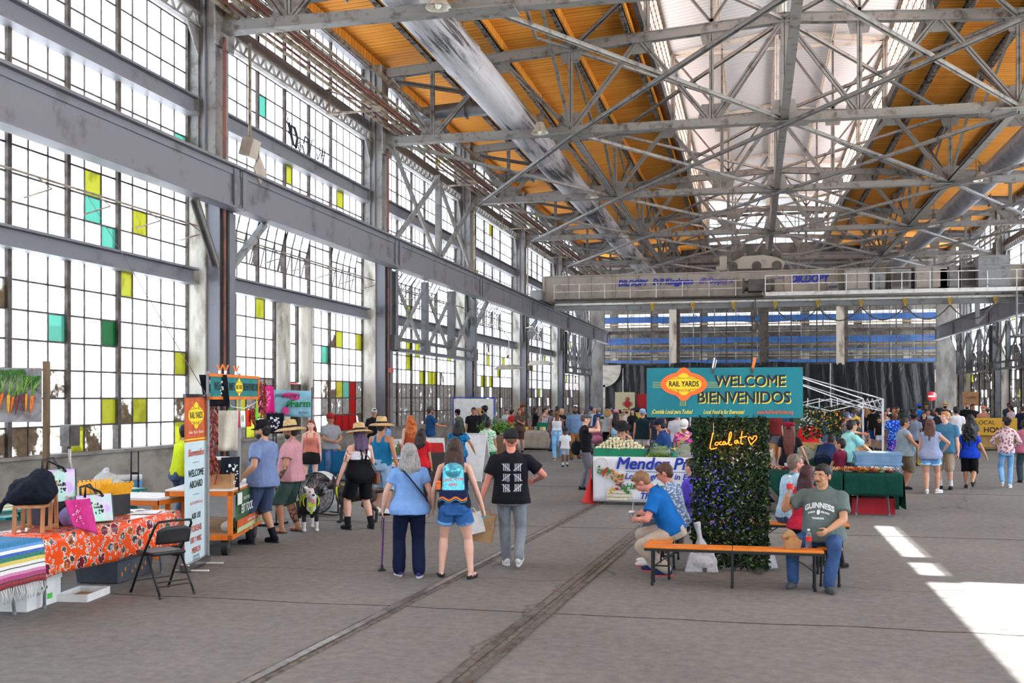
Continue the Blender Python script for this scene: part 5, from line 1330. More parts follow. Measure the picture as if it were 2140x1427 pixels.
# signboard over the cart
o = E('booth_sign',(-7.03,13.35,0),R(98.7),'long teal welcome info board in an orange timber frame above the cart','sign')
m_teal = M('sign_teal',(24,118,116),(20,108,108),4,rough=.5)
b = MB(); b.lohi((-.95,-.01,2.17),(.93,.01,2.43)); b.build('board',m_teal,o)
b = MB(); b.box((-.0,0,2.45),(1.94,.05,.04)); b.box((-.0,0,2.15),(1.94,.05,.04)); b.box((.95,0,2.3),(.05,.05,.34)); b.build('timber_frame',m_orangep,o)
for x in (-.93,.3): b = MB(); b.tube((x,.05,0 if x < 0 else .95),(x,.05,2.5),.022,8); b.build('post',m_crg,o)
text('lettering','WELCOME INFO',.15,mdk,o,(-.46,-.014,2.3),bold=.002,xs=.75); text('lettering','BIENVENIDOS',.15,mdk,o,(.6,-.014,2.3),bold=.002,xs=.72); badge(o,(.1,2.3),.32,.25,y=-.014)
for k,x in enumerate((-.62,-.4,.02)):
    c_ = E('clamp',(0,0,0),0,'orange-tipped spring clamp on top of the teal info board, %s one' % ORD[k],'clamp'); M_ = Matrix.Translation(o.location) @ Matrix.Rotation(R(98.7),4,'Z'); c_.location = M_ @ Vector((x,0,2.51))
    b = MB(); b.bar((0,0,0),(.03,.02,.09),.02,.02); b.build('handle',m_orangep,c_); b = MB(); b.bar((0,0,0),(-.03,-.02,.09),.02,.02); b.build('handle',m_orangep,c_); b = MB(); b.bar((0,0,-.04),(0,0,.01),.03,.03); b.build('jaw',m_chrome,c_)
# bunting, chile strings, hanging shirts round the cart
OB = Matrix.Translation((-7.03,13.35,0)) @ Matrix.Rotation(R(98.7),4,'Z')
for k,(x,c_) in enumerate(((-.3,(40,150,70)),(-.05,(214,50,80)),(.2,(236,236,232)),(.45,(236,70,40)),(.75,(90,200,60)))):
    b = MB(); z = 2.02-.05*math.sin((x+.5)*2.2); b.sheet(lambda u,v: (x+.15*u+.02*v,.02*math.sin(u*4),z-.24*v),5,5,.003)
    q = b.build('bunting_flag',cloth(c_)); q.matrix_world = OB; tag(q,'%s little flag hung on the string below the teal info board' % ('dark green','crimson','white','orange-red','lime green')[k],'flag')
    if k == 2: b = MB(); b.ball((x+.08,-.012,z-.11),(.02,.004,.06),8,6); b.build('printed_corn',tx((110,140,50)),q)
b = MB(); b.path([(-.5,-.02,2.12),(-.2,-.02,2.03),(.3,-.02,2.0),(.9,-.02,2.1)],.006,5); q = b.build('string',m_white); q.matrix_world = OB; tag(q,'white cord with little flags below the teal info board','string')
m_chile = M('dried_chile',(150,54,34),(92,30,24),20,rough=.4)
def ristra(p,L,label,r_=.07):
    b = MB(); rnd = random.Random(int(L*100)+int(p[0]*10)); n = int(L*90)
    for i in range(n):
        z = -L*i/n; a = rnd.uniform(0,6.3); q = Vector((math.cos(a),math.sin(a),0))*r_*.7; b.path([q*.4+Vector((0,0,z)),q+Vector((0,0,z-.03)),q*1.25+Vector((0,0,z-.09))],[.012,.014,.003],5)
    o_ = b.build('chile_ristra',m_chile,None,p); return tag(o_,label,'ristra')
ristra((-7.12,12.9,2.1),.95,'long string of dried red chiles hanging beside the roll-up banner')
ristra(tuple(OB @ Vector((1.03,-.05,2.4))),.5,'string of dried brown chiles at the far end of the info board')
ristra(tuple(OB @ Vector((.6,-.04,2.02))),.22,'small red chile bunch hanging under the info board',.05)
def hung(name,p,rz,w_,h_,mat,label,cat='cloth',pr=None,skew=.0):
    b = MB(); b.sheet(lambda u,v: ((u-.5)*w_*(1-.1*v)+skew*v,.03*math.sin(u*8+v*2)*(.3+v),-h_*v),12,8,.006)
    o_ = b.build(name,mat,None,p,rz); tag(o_,label,cat)
    if pr:
        b = MB(); rnd = random.Random(5)
        for k in range(26): a = rnd.uniform(-1,1); z = rnd.uniform(-1,1); b.ball((a*w_*.28+skew*.5,-.045,-h_*.48+z*h_*.28),(rnd.uniform(.008,.022)*w_*3,.004,rnd.uniform(.008,.03)*w_*3),7,4)
        b.build('print',pr,o_)
    return o_
hung('hanging_shirt',(-7.03,12.72,2.46),R(25),.36,.42,cloth((24,28,36)),'black printed shirt hung on a hook above the roll-up banner','shirt',m_white,.06)
hung('tote_bag',(-7.0,13.05,1.98),R(30),.3,.55,cloth((214,206,190)),'cream canvas tote hanging just behind the roll-up banner','bag')
hung('hanging_shirt',PD(552,806,17.6),R(15),.3,.46,cloth((216,44,132)),'bright pink shirt with pale print hung beside the info board','shirt',tx((240,150,200)),.05)
hung('hanging_shirt',PD(574,864,17.8),R(10),.32,.34,cloth((24,28,40)),'navy shirt with white print hung lower beside the chile string','shirt',m_white)
hung('hanging_shirt',(-7.07,13.28,1.33),R(60),.3,.5,cloth((26,30,40)),'dark printed shirt hanging at the near end of the cart','shirt',m_white)
for k,(u,v,d_) in enumerate(((552,806,17.6),(574,864,17.8))):
    p_ = PD(u,v,d_); b = MB(); b.tube((p_.x,p_.y+.06,0),(p_.x,p_.y+.06,p_.z+.03),.014,6); b.tube((p_.x-.16,p_.y+.04,p_.z),(p_.x+.16,p_.y+.04,p_.z),.01,6); b.box((p_.x,p_.y+.06,.02),(.3,.3,.04)); tag(b.build('shirt_stand',m_blackm),'thin dark stand holding up the hanging %s shirt' % ('bright pink','navy')[k],'stand')
# goods on the cart
CT = Matrix.Translation((-7.6,13.85,0)) @ Matrix.Rotation(R(105),4,'Z')
def on(M_,x,y,z): return M_ @ Vector((x,y,z))
def crate(p,rz,d,mat,label,name='crate',cat='crate',slat=None):
    o_ = E(name,p,rz,label,cat); w_,l_,h_ = d
    b = MB(); b.box((0,0,.01),(w_,l_,.02)); b.build('base',mat,o_)
    for x,y,dx,dy in ((-w_/2,0,.015,l_),(w_/2,0,.015,l_),(0,-l_/2,w_,.015),(0,l_/2,w_,.015)): b = MB(); b.box((x,y,h_/2),(dx,dy,h_)); b.build('side',slat or mat,o_)
    return o_
crate(on(CT,-.6,-.22,.905),R(105),(.5,.36,.2),m_card,'open cardboard box of postcards on the cart','cardboard_box','box')
rnd = random.Random(8)
for k in range(7):
    p = on(CT,-.78+.06*k,-.22,.93); b = MB(); b.box((0,0,.13),(.006,.28,.2),Matrix.Rotation(R(14),3,'Y')); q = b.build('postcard',M('card_print_%d' % k,[(190,60,50),(230,220,200),(60,90,140),(220,170,60),(80,60,50),(200,200,210),(120,150,90)][k],(60,60,60),12),None,p,R(15)); tag(q,'%s postcard standing in the open box on the cart' % ORD[k],'postcard','postcards in the cart box')
o = E('display_box',on(CT,.0,.08,.905),R(105),'black display case covered in stickers on the cart counter','case')
b = MB(); b.box((0,0,.18),(.5,.4,.36)); b.build('case_body',m_blackm,o)
b = MB(); b.tube((-.1,-.202,.26),(-.1,-.206,.26),.06,12); b.build('silver_sticker',m_chrome,o); b = MB(); b.box((.02,-.204,.12),(.1,.006,.12)); b.build('red_sticker',tx((170,40,44)),o)
b = MB(); b.lohi((-.27,-.22,.36),(.27,.22,.38)); b.build('pale_lid',m_white,o)
for k in range(5):
    b = MB(); b.box((0,0,.03),(.09,.12,.06)); q = b.build('trinket_box',M('trinket_%d' % k,[(230,180,200),(200,60,60),(90,170,90),(240,230,120),(120,140,200)][k]),None,on(CT,-.85+.13*k,.12,.905),R(20*k)); tag(q,'%s small box among the trinkets on the cart' % ('pink','red','green','yellow','blue')[k],'box')
b = MB(); b.path([(0,0,0),(0,-.75,.0)],.07,12); q = b.build('paper_roll',m_white,None,on(CT,-.7,-.3,.37),R(90)); q.rotation_euler = (0,0,R(195)); tag(q,'white rolled banner lying on the lower shelf of the cart','roll')
# ---- things on the floral table and blanket table
o = E('step_stool',(-7.36,9.6,.755),R(18),'small pale wooden two-step stool standing on the floral table','stool')
for z,y,x0 in ((.27,-.1,.3),(.5,.12,.3)): b = MB(); b.box((0,y,z),(x0,.2,.025)); b.build('step',m_wood2,o)
for s_ in (-1,1):
    b = MB(); b.bar((s_*.14,-.19,0),(s_*.14,-.17,.26),.035,.035); b.bar((s_*.14,.04,0),(s_*.14,.08,.49),.035,.035); b.bar((s_*.14,.24,0),(s_*.14,.2,.49),.035,.035); b.bar((s_*.14,-.19,.04),(s_*.14,.22,.04),.03,.03,(1,0,0)); b.build('side_frame',m_wood2,o)
t = NT('pearly_film'); t.set(.18,0,.8); n_ = t.noise(t.coord((1,1,1)),3.5,2,.5,1.6)
t.col(t.ramp(n_,[(.3,lin((170,126,200))),(.42,lin((186,166,190))),(.5,lin((104,196,160))),(.58,lin((196,176,164))),(.7,lin((112,130,200)))])); t.b.inputs['Coat Weight'].default_value = .5; m_iri = t.m
def tote(p,rz,w_,h_,label,tilt=8):
    o_ = E('tote_bag',p,rz,label,'bag'); rt = Matrix.Rotation(R(-tilt),3,'X')
    b = MB(); b.box(rt @ Vector((0,0,h_/2)),(w_,.1,h_),rt); b.build('bag_body',m_iri,o_,bevel=.01)
    for x in (-1,1): b = MB(); b.box(rt @ Vector((x*w_/2,-.05,h_/2)),(.008,.008,h_),rt); b.build('seam',m_blackm,o_)
    for y in (-.052,.052): b = MB(); b.path([rt @ Vector((-w_*.25,y,h_-.03)),rt @ Vector((-w_*.22,y*1.3,h_+.1)),rt @ Vector((w_*.1,y*2.2,h_+.02 if y < 0 else h_+.13)),rt @ Vector((w_*.25,y,h_-.03))],.012,6,flat=(.016,.004)); b.build('strap',m_blackm,o_)
    b = MB(); rnd = random.Random(4)
    for k in range(22): a = rnd.uniform(0,6.3); q = rnd.uniform(.55,1); b.ball(rt @ Vector((math.cos(a)*w_*.26*q,-.053,h_*.5+math.sin(a)*h_*.24*q)),(rnd.uniform(.004,.012),.002,rnd.uniform(.006,.016)),6,4)
    b.build('printed_vegetables',mdk,o_)
    vs,fs = textmesh('RAIL YARDS',h_*.11,.001,.0008); b = MB(); b.add([rt @ (Vector(v)+Vector((0,-.054,h_*.52))) for v in vs],fs); b.build('lettering',mdk,o_)
    return o_
tote((-7.52,10.14,1.0),R(62),.44,.36,'large pearly tote bag with black seams standing behind the wooden stool',4)
tote((-7.2,10.38,.758),R(60),.42,.31,'smaller pearly tote bag standing on the floral tablecloth',10)
o = E('display_riser',(-7.55,10.18,.755),R(60),'low dark box holding up the large pearly bag','riser'); b = MB(); b.box((0,.02,.12),(.42,.24,.24)); b.build('riser_box',cloth((60,54,60)),o)
# dark backpack heap and pink shirt on the stool
b = MB(); b.ball((0,0,.15),(.24,.17,.16),18,12); b.ball((.06,.02,.25),(.15,.13,.12),14,10); b.ball((-.14,-.02,.1),(.12,.12,.1),12,8); b.path([(-.2,0,.12),(-.32,-.03,.0),(-.38,-.05,-.16)],[.035,.025,.03],8)
o = b.build('fabric_bag',cloth((22,28,40)),None,(-7.36,9.58,1.03),R(35)); remesh(o,.012,1,.09); tag(o,'crumpled navy cloth bag heaped on the wooden stool','bag')
o = MB(); o.sheet(lambda u,v: (.02+.3*u+.1*v,-.2+.02*math.sin(u*7),.03+.0*u-.4*v+.12*(1-u)*v),14,12,.008); o = o.build('pink_shirt',cloth((214,60,140)),None,(-7.22,9.68,1.05),R(68)); tag(o,'pink shirt with pale printed leaves hanging off the wooden stool','shirt')
b = MB(); rnd = random.Random(2)
for k in range(44): a = rnd.uniform(0,6.3); q = rnd.uniform(.3,1); b.ball((.22+math.cos(a)*.11*q,-.214,-.12+math.sin(a)*.13*q),(rnd.uniform(.004,.013),.003,rnd.uniform(.004,.013)),6,4)
b.build('printed_leaves',tx((240,170,210)),o)
b = MB(); b.ball((0,0,.1),(.12,.15,.12),12,8); b.ball((0,.1,.16),(.09,.1,.09),12,8); o = b.build('lilac_cloth',cloth((142,134,186)),None,(-7.3,10.12,.76)); remesh(o,.014,2,.03); tag(o,'crumpled lilac cloth between the stool and small pearly bag','cloth')
# yellow and black flip-lid crate
o = E('flip_lid_crate',(-7.55,11.1,.757),R(72),'black storage crate with yellow flip lids standing open on the floral table','crate')
b = MB(); mbk = M('crate_black',(34,34,36),rough=.5); b.box((0,0,.01),(.56,.36,.02))
for x,y,dx,dy in ((-.28,0,.02,.38),(.28,0,.02,.38),(0,-.18,.56,.02),(0,.18,.56,.02)): b.box((x,y,.15),(dx,dy,.3))
b.build('crate_body',mbk,o)
mye = M('lid_yellow',(240,178,30),(226,160,24),rough=.45)
for s_,an_ in ((-1,62),(1,78)):
    rt = Matrix.Rotation(R(s_*an_),3,'X'); b = MB(); c_ = Vector((0,s_*.19,.3)); b.box(c_+rt @ Vector((0,s_*.09,0)),(.58,.18,.012),rt)
    for k in range(8): b.box(c_+rt @ Vector((-.25+k*.07,s_*.19,0)),(.035,.04,.014),rt)
    for k in range(5): b.box(c_+rt @ Vector((-.2+k*.1,s_*.09,.01)),(.008,.16,.012),rt)
    b.build('lid_flap',mye,o)
o.scale = (.82,.82,.82)
for k,(x,y,mt,lb,sz) in enumerate(((-7.22,11.45,m_white,'white paper sheet with leaves printed on it lying on the floral table',(.3,.4)),(-7.45,11.62,m_white,'white leaflet near the far end of the floral table',(.2,.28)))):
    b = MB(); b.box((0,0,.003),(sz[0],sz[1],.004)); q = b.build('paper_sheet',mt,None,(x,y,.756),R(20+30*k)); tag(q,lb,'paper')
# teal and yellow picnic tables behind
m_tt = M('teal_plank',(22,140,140),(18,120,122),3,rough=.5); m_yy = M('yellow_plank',(236,190,40),(222,170,30),3,rough=.5)
def plank_table(loc,rz,label,L=1.8):
    o_ = E('picnic_table',loc,rz,label,'picnic table')
    for k in range(5): b = MB(); b.box((0,-.3+k*.15,.75),(L,.14,.035)); b.build('plank',m_yy if k % 2 else m_tt,o_)
    for s_ in (-1,1):
        b = MB(); b.box((0,s_*.68,.44),(L,.26,.035)); b.build('bench_board',m_tt if s_ > 0 else m_yy,o_)
        b = MB(); b.bar((s_*L*.36,-.2,.74),(s_*L*.36,-.62,0),.05,.09); b.bar((s_*L*.36,.2,.74),(s_*L*.36,.62,0),.05,.09); b.bar((s_*L*.36,-.7,.42),(s_*L*.36,.7,.42),.05,.09,(1,0,0)); b.build('leg_frame',m_tt,o_)
    return o_
plank_table((-9.35,10.9,0),R(78),'teal and yellow plank picnic table at the left edge, behind the floral table')
plank_table((-9.6,13.6,0),R(80),'farther teal and yellow picnic table by the wall',1.8)
PT = .768
crate((-9.05,10.35,PT),R(20),(.3,.4,.16),m_blackm,'black wire basket of bottles on the left picnic table','wire_basket','basket')
b = MB(); b.box((0,0,.13),(.26,.012,.26)); q = b.build('yellow_folder',m_yy,None,(-8.98,10.3,PT+.02),R(32)); tag(q,'yellow folder standing in the black wire basket','folder')
b = MB(); b.box((0,0,.1),(.28,.006,.2)); q = b.build('cardboard_sign',m_card,None,(-8.9,10.24,PT+.22),R(32)); tag(q,'brown cardboard TOKENS sign clipped above the yellow folder','sign')
text('handwriting','TOKENS',.05,mdk,q,(0,-.006,.13)); text('handwriting','A-M',.05,mdk,q,(0,-.006,.06))
for k in range(3): b = MB(); b.lathe([(.03,0),(.032,.12),(.012,.16),(.012,.19)],12); q = b.build('bottle',M('green_bottle',(90,140,70),rough=.2),None,(-9.1+.08*k,10.42,PT+.021)); tag(q,'%s small green bottle in the black wire basket' % ORD[k],'bottle')
b = MB(); b.lathe([(.05,0),(.062,.12),(.066,.125),(.066,.15)],18); q = b.build('plastic_tub',glassmat('clear_plastic',(.92,.93,.95),.6,.4),None,(-9.3,13.0,PT)); tag(q,'small clear plastic tub on the far picnic table','tub')
m_filmy = glassmat('thin_white_film',(.95,.95,.97),.35,.65)
b = MB(); b.ball((0,0,.13),(.2,.16,.13),16,10); b.path([(-.03,0,.22),(0,.02,.33)],[.08,.02],8); b.ball((.1,.05,.08),(.14,.14,.08),12,8); o = b.build('plastic_bag',m_filmy,None,(-9.5,14.0,PT)); remesh(o,.014,1,.05,TEXH); tag(o,'white plastic shopping bag slumped on the far picnic table','bag')
# blue cooler
o = E('cooler',(-12.72,19.3,0),R(30),'blue wheeled cooler with white lid and tall black handle by the left wall','cooler')
mbl = M('cooler_blue',(98,160,214),(86,148,204),rough=.4)
b = MB(); b.box((0,0,.27),(.72,.4,.38),taper=1.05); b.build('cooler_body',mbl,o,bevel=.03)
b = MB(); b.box((0,0,.5),(.76,.44,.1)); b.build('lid',m_white,o,bevel=.03)
b = MB(); b.path([(.18,-.24,.15),(.18,-.24,1.05),(.32,-.24,1.05),(.32,-.24,.15)],.015,8); b.bar((.18,-.24,.6),(.32,-.24,.6),.03,.05); b.bar((.18,-.24,.15),(.32,-.24,.15),.03,.05); b.build('pull_handle',m_blackm,o)
for y in (-.2,.2): b = MB(); b.tube((.36,y-.02,.07),(.36,y+.02,.07),.07,16); b.build('wheel',m_vinyl,o)
b = MB(); b.box((-.15,-.215,.36),(.16,.03,.04)); b.build('side_grip',mbl,o)
# carrot poster on its post
o = E('carrot_poster',(-9.25,12.2,0),R(24),'printed banner photo of bunched carrots hung from a wooden post','poster')
b = MB(); b.lohi((-1.3,-.01,1.83),(-.0,.01,2.55)); b.build('printed_sheet',M('poster_grey',(150,150,156),(110,108,110),6),o)
b = MB(); b.box((.05,.04,1.32),(.08,.07,2.64)); b.build('post',M('grey_timber',(120,100,76),(90,74,56),8,st=(1,1,.2)),o)
mcs = [M('carrot_orange',(232,126,44),(206,96,36),14),M('carrot_yellow',(226,168,60),(206,140,44),14),M('carrot_purple',(130,56,60),(96,40,50),14)]; mgr = [M('carrot_tops',(70,130,48),(36,84,34),12),M('carrot_stems',(136,180,84),(96,150,60),12)]
rnd = random.Random(12); b = MB(); g1 = MB()
for k in range(20):
    x = -1.22+k*.058+rnd.uniform(-.012,.012); z = 2.19+rnd.uniform(-.03,.03); L = rnd.uniform(.2,.3); w_ = rnd.uniform(.018,.028); bx_ = rnd.uniform(-.04,.02); yo = -.03-.008*(k % 3)
    b.path([(x,yo,z),(x+bx_*.4,yo,z-L*.3),(x+bx_*.8,yo,z-L*.7),(x+bx_*1.2,yo,z-L)],[w_*.8,w_,w_*.7,w_*.15],8,m=(2 if k in (16,17) else 1 if k in (3,14,18) else 0))
    for j in range(5): e_ = rnd.uniform(-.05,.15); g1.path([(x+rnd.uniform(-.01,.01),yo,z),(x+e_*.3,yo-.01,z+.1),(x+e_,yo-.01,z+rnd.uniform(.2,.27))],[.007,.005,.002],5,m=1)
for k in range(420): x = rnd.uniform(-1.28,-.02); z = 2.53-abs(rnd.gauss(0,.07))-(.08 if x >-.2 else 0); g1.path([(x,-.025,z),(x+rnd.uniform(-.04,.04),-.035,z-rnd.uniform(.01,.05))],[.011,.002],4)
b.build('printed_carrots',mcs,o); g1.build('printed_greens',mgr,o)
# wire from column to banner
b = MB(); b.tube((-6.98,12.45,2.2),(-12.3,17.5,6.0),.006,5); tag(b.build('wire',m_dark),'thin slack wire from the top of the roll-up banner to the wall','wire')
# ---------------------------------------------------------------- welcome hedge
HX,HY = -.29,13.4
o = E('leafy_panel',(HX,HY,0),0,'tall lattice panel covered in green artificial leaves under the welcome board','plant panel')
m_lat = M('lattice_wood',(128,96,92),(104,76,72),8)
b = MB(); n = 8
for s_ in (-1,1):
    for k in range(-9,14):
        x0,z0 = -.44,k*.16
        pts = [(x,z0+s_*(x+.44) if s_ > 0 else z0+.88-(x+.44)) for x in (-.44,.44)]
        (xa,za),(xb,zb) = pts
        if max(za,zb) < .1 or min(za,zb) > 1.9: continue
        ta = max(0,min(1,((.08 if za < .08 else 1.9)-za)/(zb-za))) if za < .08 or za > 1.9 else 0; tb = max(0,min(1,((.08 if zb < .08 else 1.9)-za)/(zb-za))) if zb < .08 or zb > 1.9 else 1
        b.bar((xa+(xb-xa)*ta,s_*.012,za+(zb-za)*ta),(xa+(xb-xa)*tb,s_*.012,za+(zb-za)*tb),.03,.012,(0,1,0))
b.build('lattice',m_lat,o)
b = MB()
for x in (-.44,.44): b.bar((x,.04,0),(x,.04,2.52),.05,.05)
b.bar((-.44,.04,1.0),(.44,.04,1.0),.05,.05); b.bar((-.3,.06,.03),(-.3,-.28,.03),.05,.05); b.bar((.36,.06,.03),(.36,-.28,.03),.05,.05); b.build('frame',m_dark,o)
def leafmesh(n,fn,ln,wd,seed,mats=3):
    rnd = random.Random(seed); b = MB()
    for i in range(n):
        c = Vector(fn(rnd)); a = rnd.uniform(0,6.28); tl = rnd.uniform(-1.1,.9); L = ln*rnd.uniform(.7,1.2); w_ = wd*rnd.uniform(.8,1.15)
        q = Matrix.Rotation(rnd.uniform(-.9,.9),3,'Z') @ Matrix.Rotation(a,3,'Y') @ Matrix.Rotation(tl,3,'X')
        m_ = 0 if rnd.random() < .68 else (1 if rnd.random() < .75 else min(2,mats-1))
        P_ = [(0,0,0),(-w_/2,-.004,L*.4),(0,.006,L*.5),(w_/2,-.004,L*.4),(0,-.01,L)]
        b.add([c+q @ Vector(p) for p in P_],[(0,3,2),(0,2,1),(2,3,4),(1,2,4)],m_,False)
    return b
m_l = [M('dark_box_leaf',(30,56,30),(18,38,20),9,rough=.35),M('mid_box_leaf',(44,74,34),(30,56,28),9,rough=.35),M('tip_leaf',(122,146,56),(92,118,42),9,rough=.4),M('violet_blossom',(92,84,200),(120,110,220),9)]
def hl(r): x = r.uniform(-.47,.47); z = r.uniform(.04,1.92); return (x,r.uniform(-.1,.02),z)
b = leafmesh(7200,hl,.055,.034,1); b.build('leaves',m_l[:3],o)['kind'] = 'stuff'
b = leafmesh(190,lambda r: (max(-.46,min(.3,r.gauss(-.18,.17))),r.uniform(-.13,-.06),max(.25,min(1.45,r.gauss(.9,.28)))),.034,.03,9);
b.mi = [0]*len(b.mi); b.build('violet_blossoms',m_l[3],o)['kind'] = 'stuff'
# welcome board
SBX = -.29-1.17+.945+.0
o = E('welcome_board',(PD(1513,830,13.25).x,HY-.06,0),0,'wide teal WELCOME BIENVENIDOS board on top of the leafy panel','sign')
m_tl = M('board_teal',(0,122,136),(0,112,128),2,rough=.5)
b = MB(); b.lohi((-.955,-.012,1.905),(.955,.012,2.53)); b.build('board',m_tl,o)
mor = tx((236,112,50)); mnv = tx((28,34,52)); myl = tx((226,214,80))
badge(o,(-.49,2.325),.44,.28,(mor,.07),y=-.02)
RB_ = [MB() for _ in range(5)]
for k in range(5):
    q = -.0425+k*.021
    if k != 4: RB_[0].lohi((-.49+q-.002,-.018,2.325+.14),(-.49+q+.002,-.014,2.525)); RB_[1].lohi((-.49+q-.002,-.018,2.05),(-.49+q+.002,-.014,2.2)); RB_[2].lohi((-.88,-.018,2.325+q),(-.7,-.014,2.325+q+.004)); RB_[3].lohi((-.28,-.018,2.325+q),(-.05,-.014,2.325+q+.004))
for q in RB_[:4]: q.build('sun_rays',myl,o)
b = MB()
for k in range(26):
    a = R(k*360/26)
    for j in range(6,24):
        x = -.49+math.cos(a)*j*.03*1.2; z = 2.325+math.sin(a)*j*.024*1.2
        if -.93 < x < .0 and 2.0 < z < 2.51 and (abs(x+.49) > .3 or abs(z-2.325) > .19): b.lohi((x-.002,-.0145,z-.002),(x+.002,-.012,z+.002))
b.build('dotted_rays',mnv,o)
for s_,x,z,sz,w_ in (('WELCOME',.32,2.36,.19,.93),('BIENVENIDOS',.24,2.155,.195,.93)):
    text('letter_shadow',s_,sz,myl,o,(x+.014,-.014,z-.014),bold=.003,xs=w_,ext=.001); text('lettering',s_,sz,mnv,o,(x,-.018,z),bold=.003,xs=w_,ext=.002)
text('lettering','¡Comida Local para Todos!',.075,myl,o,(-.64,-.018,1.975),shear=.3,bold=.001,xs=.62); text('lettering','Local Food is for Everyone!',.072,myl,o,(.0,-.018,1.975),shear=.3,bold=.001,xs=.62); text('lettering','www.RailYardsMarket.org',.066,tx((206,104,70)),o,(.62,-.018,1.975),shear=.3,bold=.001,xs=.62)
for x in (-.93,0,.93):
    for z in (1.925,2.51): b = MB(); b.path([(x+.01*math.cos(a),-.014,z+.01*math.sin(a)) for a in [R(k) for k in range(0,360,45)]],.003,5,closed=True); b.build('grommet',M('brass',(150,130,80),metal=.8,rough=.4),o)
for k,(x,mt) in enumerate(((-.13,m_chrome),(.35,m_orangep))):
    c_ = E('spring_clamp',(o.location.x+x,HY-.05,2.5),0,('silver' if k == 0 else 'orange-handled')+' spring clamp on the top edge of the welcome board','clamp')
    b = MB(); b.bar((0,-.02,.0),(.03,-.05,.15),.028,.022); b.build('handle',mt,c_); b = MB(); b.bar((0,.03,0),(.03,.05,.13),.028,.022); b.build('handle',mt,c_); b = MB(); b.bar((-.005,-.03,-.04),(.0,-.02,.03),.03,.03); b.bar((-.005,.03,-.04),(0,.025,.03),.03,.02); b.build('jaw',m_dark,c_)
# neon words
nx = PD(1533,830,13.2).x
o = E('neon_sign',(nx,HY-.16,1.62),0,'orange neon script reading Local at with a heart, on the leaves','neon sign')
m_neon = glow('neon_orange',(255,90,12),.55); m_neonc = glow('neon_core',(255,170,50),.6)
K = .0061
def stroke(pts,heart=False):
    def sm(p):
        out = []
        n = len(p)
        for i in range(n-1):
            p0,p1,p2,p3 = p[max(i-1,0)],p[i],p[i+1],p[min(i+2,n-1)]
            for k in range(5):
                t_ = k/5; out.append(tuple(.5*(2*b_+(c_-a_)*t_+(2*a_-5*b_+4*c_-d_)*t_*t_+(-a_+3*b_-3*c_+d_)*t_ ** 3) for a_,b_,c_,d_ in zip(p0,p1,p2,p3)))
        return out+[p[-1]]
    P_ = [((x-632)*K*.21,0,(868-z)*K*.21) for x,z in sm(pts)]
    b = MB(); b.path(P_,.0075,8); b.build('neon_tube',m_neon,o)
    b = MB(); b.path([(x,-.0055,z) for x,y,z in P_],.0036,6); b.build('glowing_core',m_neonc,o)
stroke([(440,790),(428,850),(414,920),(420,948),(450,945),(478,935)])
stroke([(478,880),(462,892),(462,908),(478,910),(492,895),(484,878)]); stroke([(524,876),(508,880),(504,900),(520,906),(530,898)])
stroke([(556,874),(540,878),(534,898),(548,904),(560,880),(562,900),(572,902)]); stroke([(572,900),(600,860),(616,800),(606,782),(594,820),(590,890),(602,908),(622,900)])
stroke([(672,862),(652,866),(646,884),(660,890),(676,864),(678,886),(690,888)]); stroke([(716,775),(708,840),(704,884),(716,896),(728,890)]); stroke([(690,838),(720,832),(762,822)])
stroke([(800,902),(780,862),(776,836),(794,830),(812,852),(826,822),(850,820),(850,846),(820,880),(800,902)])
pl = bpy.data.lights.new('neon_glow','POINT'); pl.energy = 1.2; pl.color = (1,.4,.1); pl.shadow_soft_size = .15; po = bpy.data.objects.new('neon_glow',pl); COL.objects.link(po); po.parent = o; po.location = (0,-.06,-.02)
b = MB(); b.tube((-.24,.02,.08),(-.24,.02,.22),.003,4); b.build('hanging_wire',m_white,o)
# benches round the hedge
def bench(loc,rz,L,label):
    o_ = E('folding_bench',loc,rz,label,'bench','orange benches round the leafy panel')
    for k in (-1,1): b = MB(); b.box((k*L/4,0,.44),(L/2-.004,.27,.028)); b.build('seat_board',m_orangew,o_,bevel=.008)
    b = MB()
    for y in (-.12,.12): b.bar((-L/2+.01,y,.415),(L/2-.01,y,.415),.02,.035)
    b.build('rail',m_blackm,o_)
    for x in (-L/2+.1,0,L/2-.1):
        for y in (-.1,.1):
            b = MB(); b.tube((x,y,.02),(x,y*.9,.42),.014,8); b.tube((x,y,0),(x,y,.04),.018,8); b.build('leg',m_blackm,o_)
        b = MB(); b.tube((x,-.1,.16),(x,.1,.16),.01,6); b.bar((x,0,.2),(x+(.3 if x <= 0 else -.3),0,.41),.02,.012); b.build('leg_brace',m_blackm,o_)
    return o_
bench((-.24,12.2,0),0,2.0,'orange-topped folding bench nearest the camera, before the leafy panel')
bench((-1.08,13.3,0),R(90),1.75,'orange-topped bench on the left, under the man in the blue polo')
bench((.05,14.75,0),R(1),2.4,'orange-topped bench behind the leafy panel')
bench((.86,13.3,0),R(89),1.9,'orange-topped bench on the right, under the woman in red')
# sandbags
def sandbag(p,rz,s_,label):
    b = MB(); b.box((0,0,.13*s_),(.42*s_,.2*s_,.26*s_),taper=.7); b.ball((0,0,.12*s_),(.2*s_,.12*s_,.12*s_),14,8); b.path([(0,0,.26*s_),(-.02,0,.42*s_),(-.03,0,.48*s_),(-.06,0,.62*s_)],[.12*s_,.035*s_,.03*s_,.05*s_],10)
    o_ = b.build('sandbag',M('white_woven_sack',(206,208,212),(184,186,192),30,rough=.8),None,p,rz); remesh(o_,.012,1,.014); return tag(o_,label,'sandbag')
sandbag(FT(1466,1193),R(5),.98,'white tied sandbag at the left foot of the leafy panel')
sandbag((.14,13.62,0),R(30),.7,'white sandbag lying behind the right foot of the leafy panel')
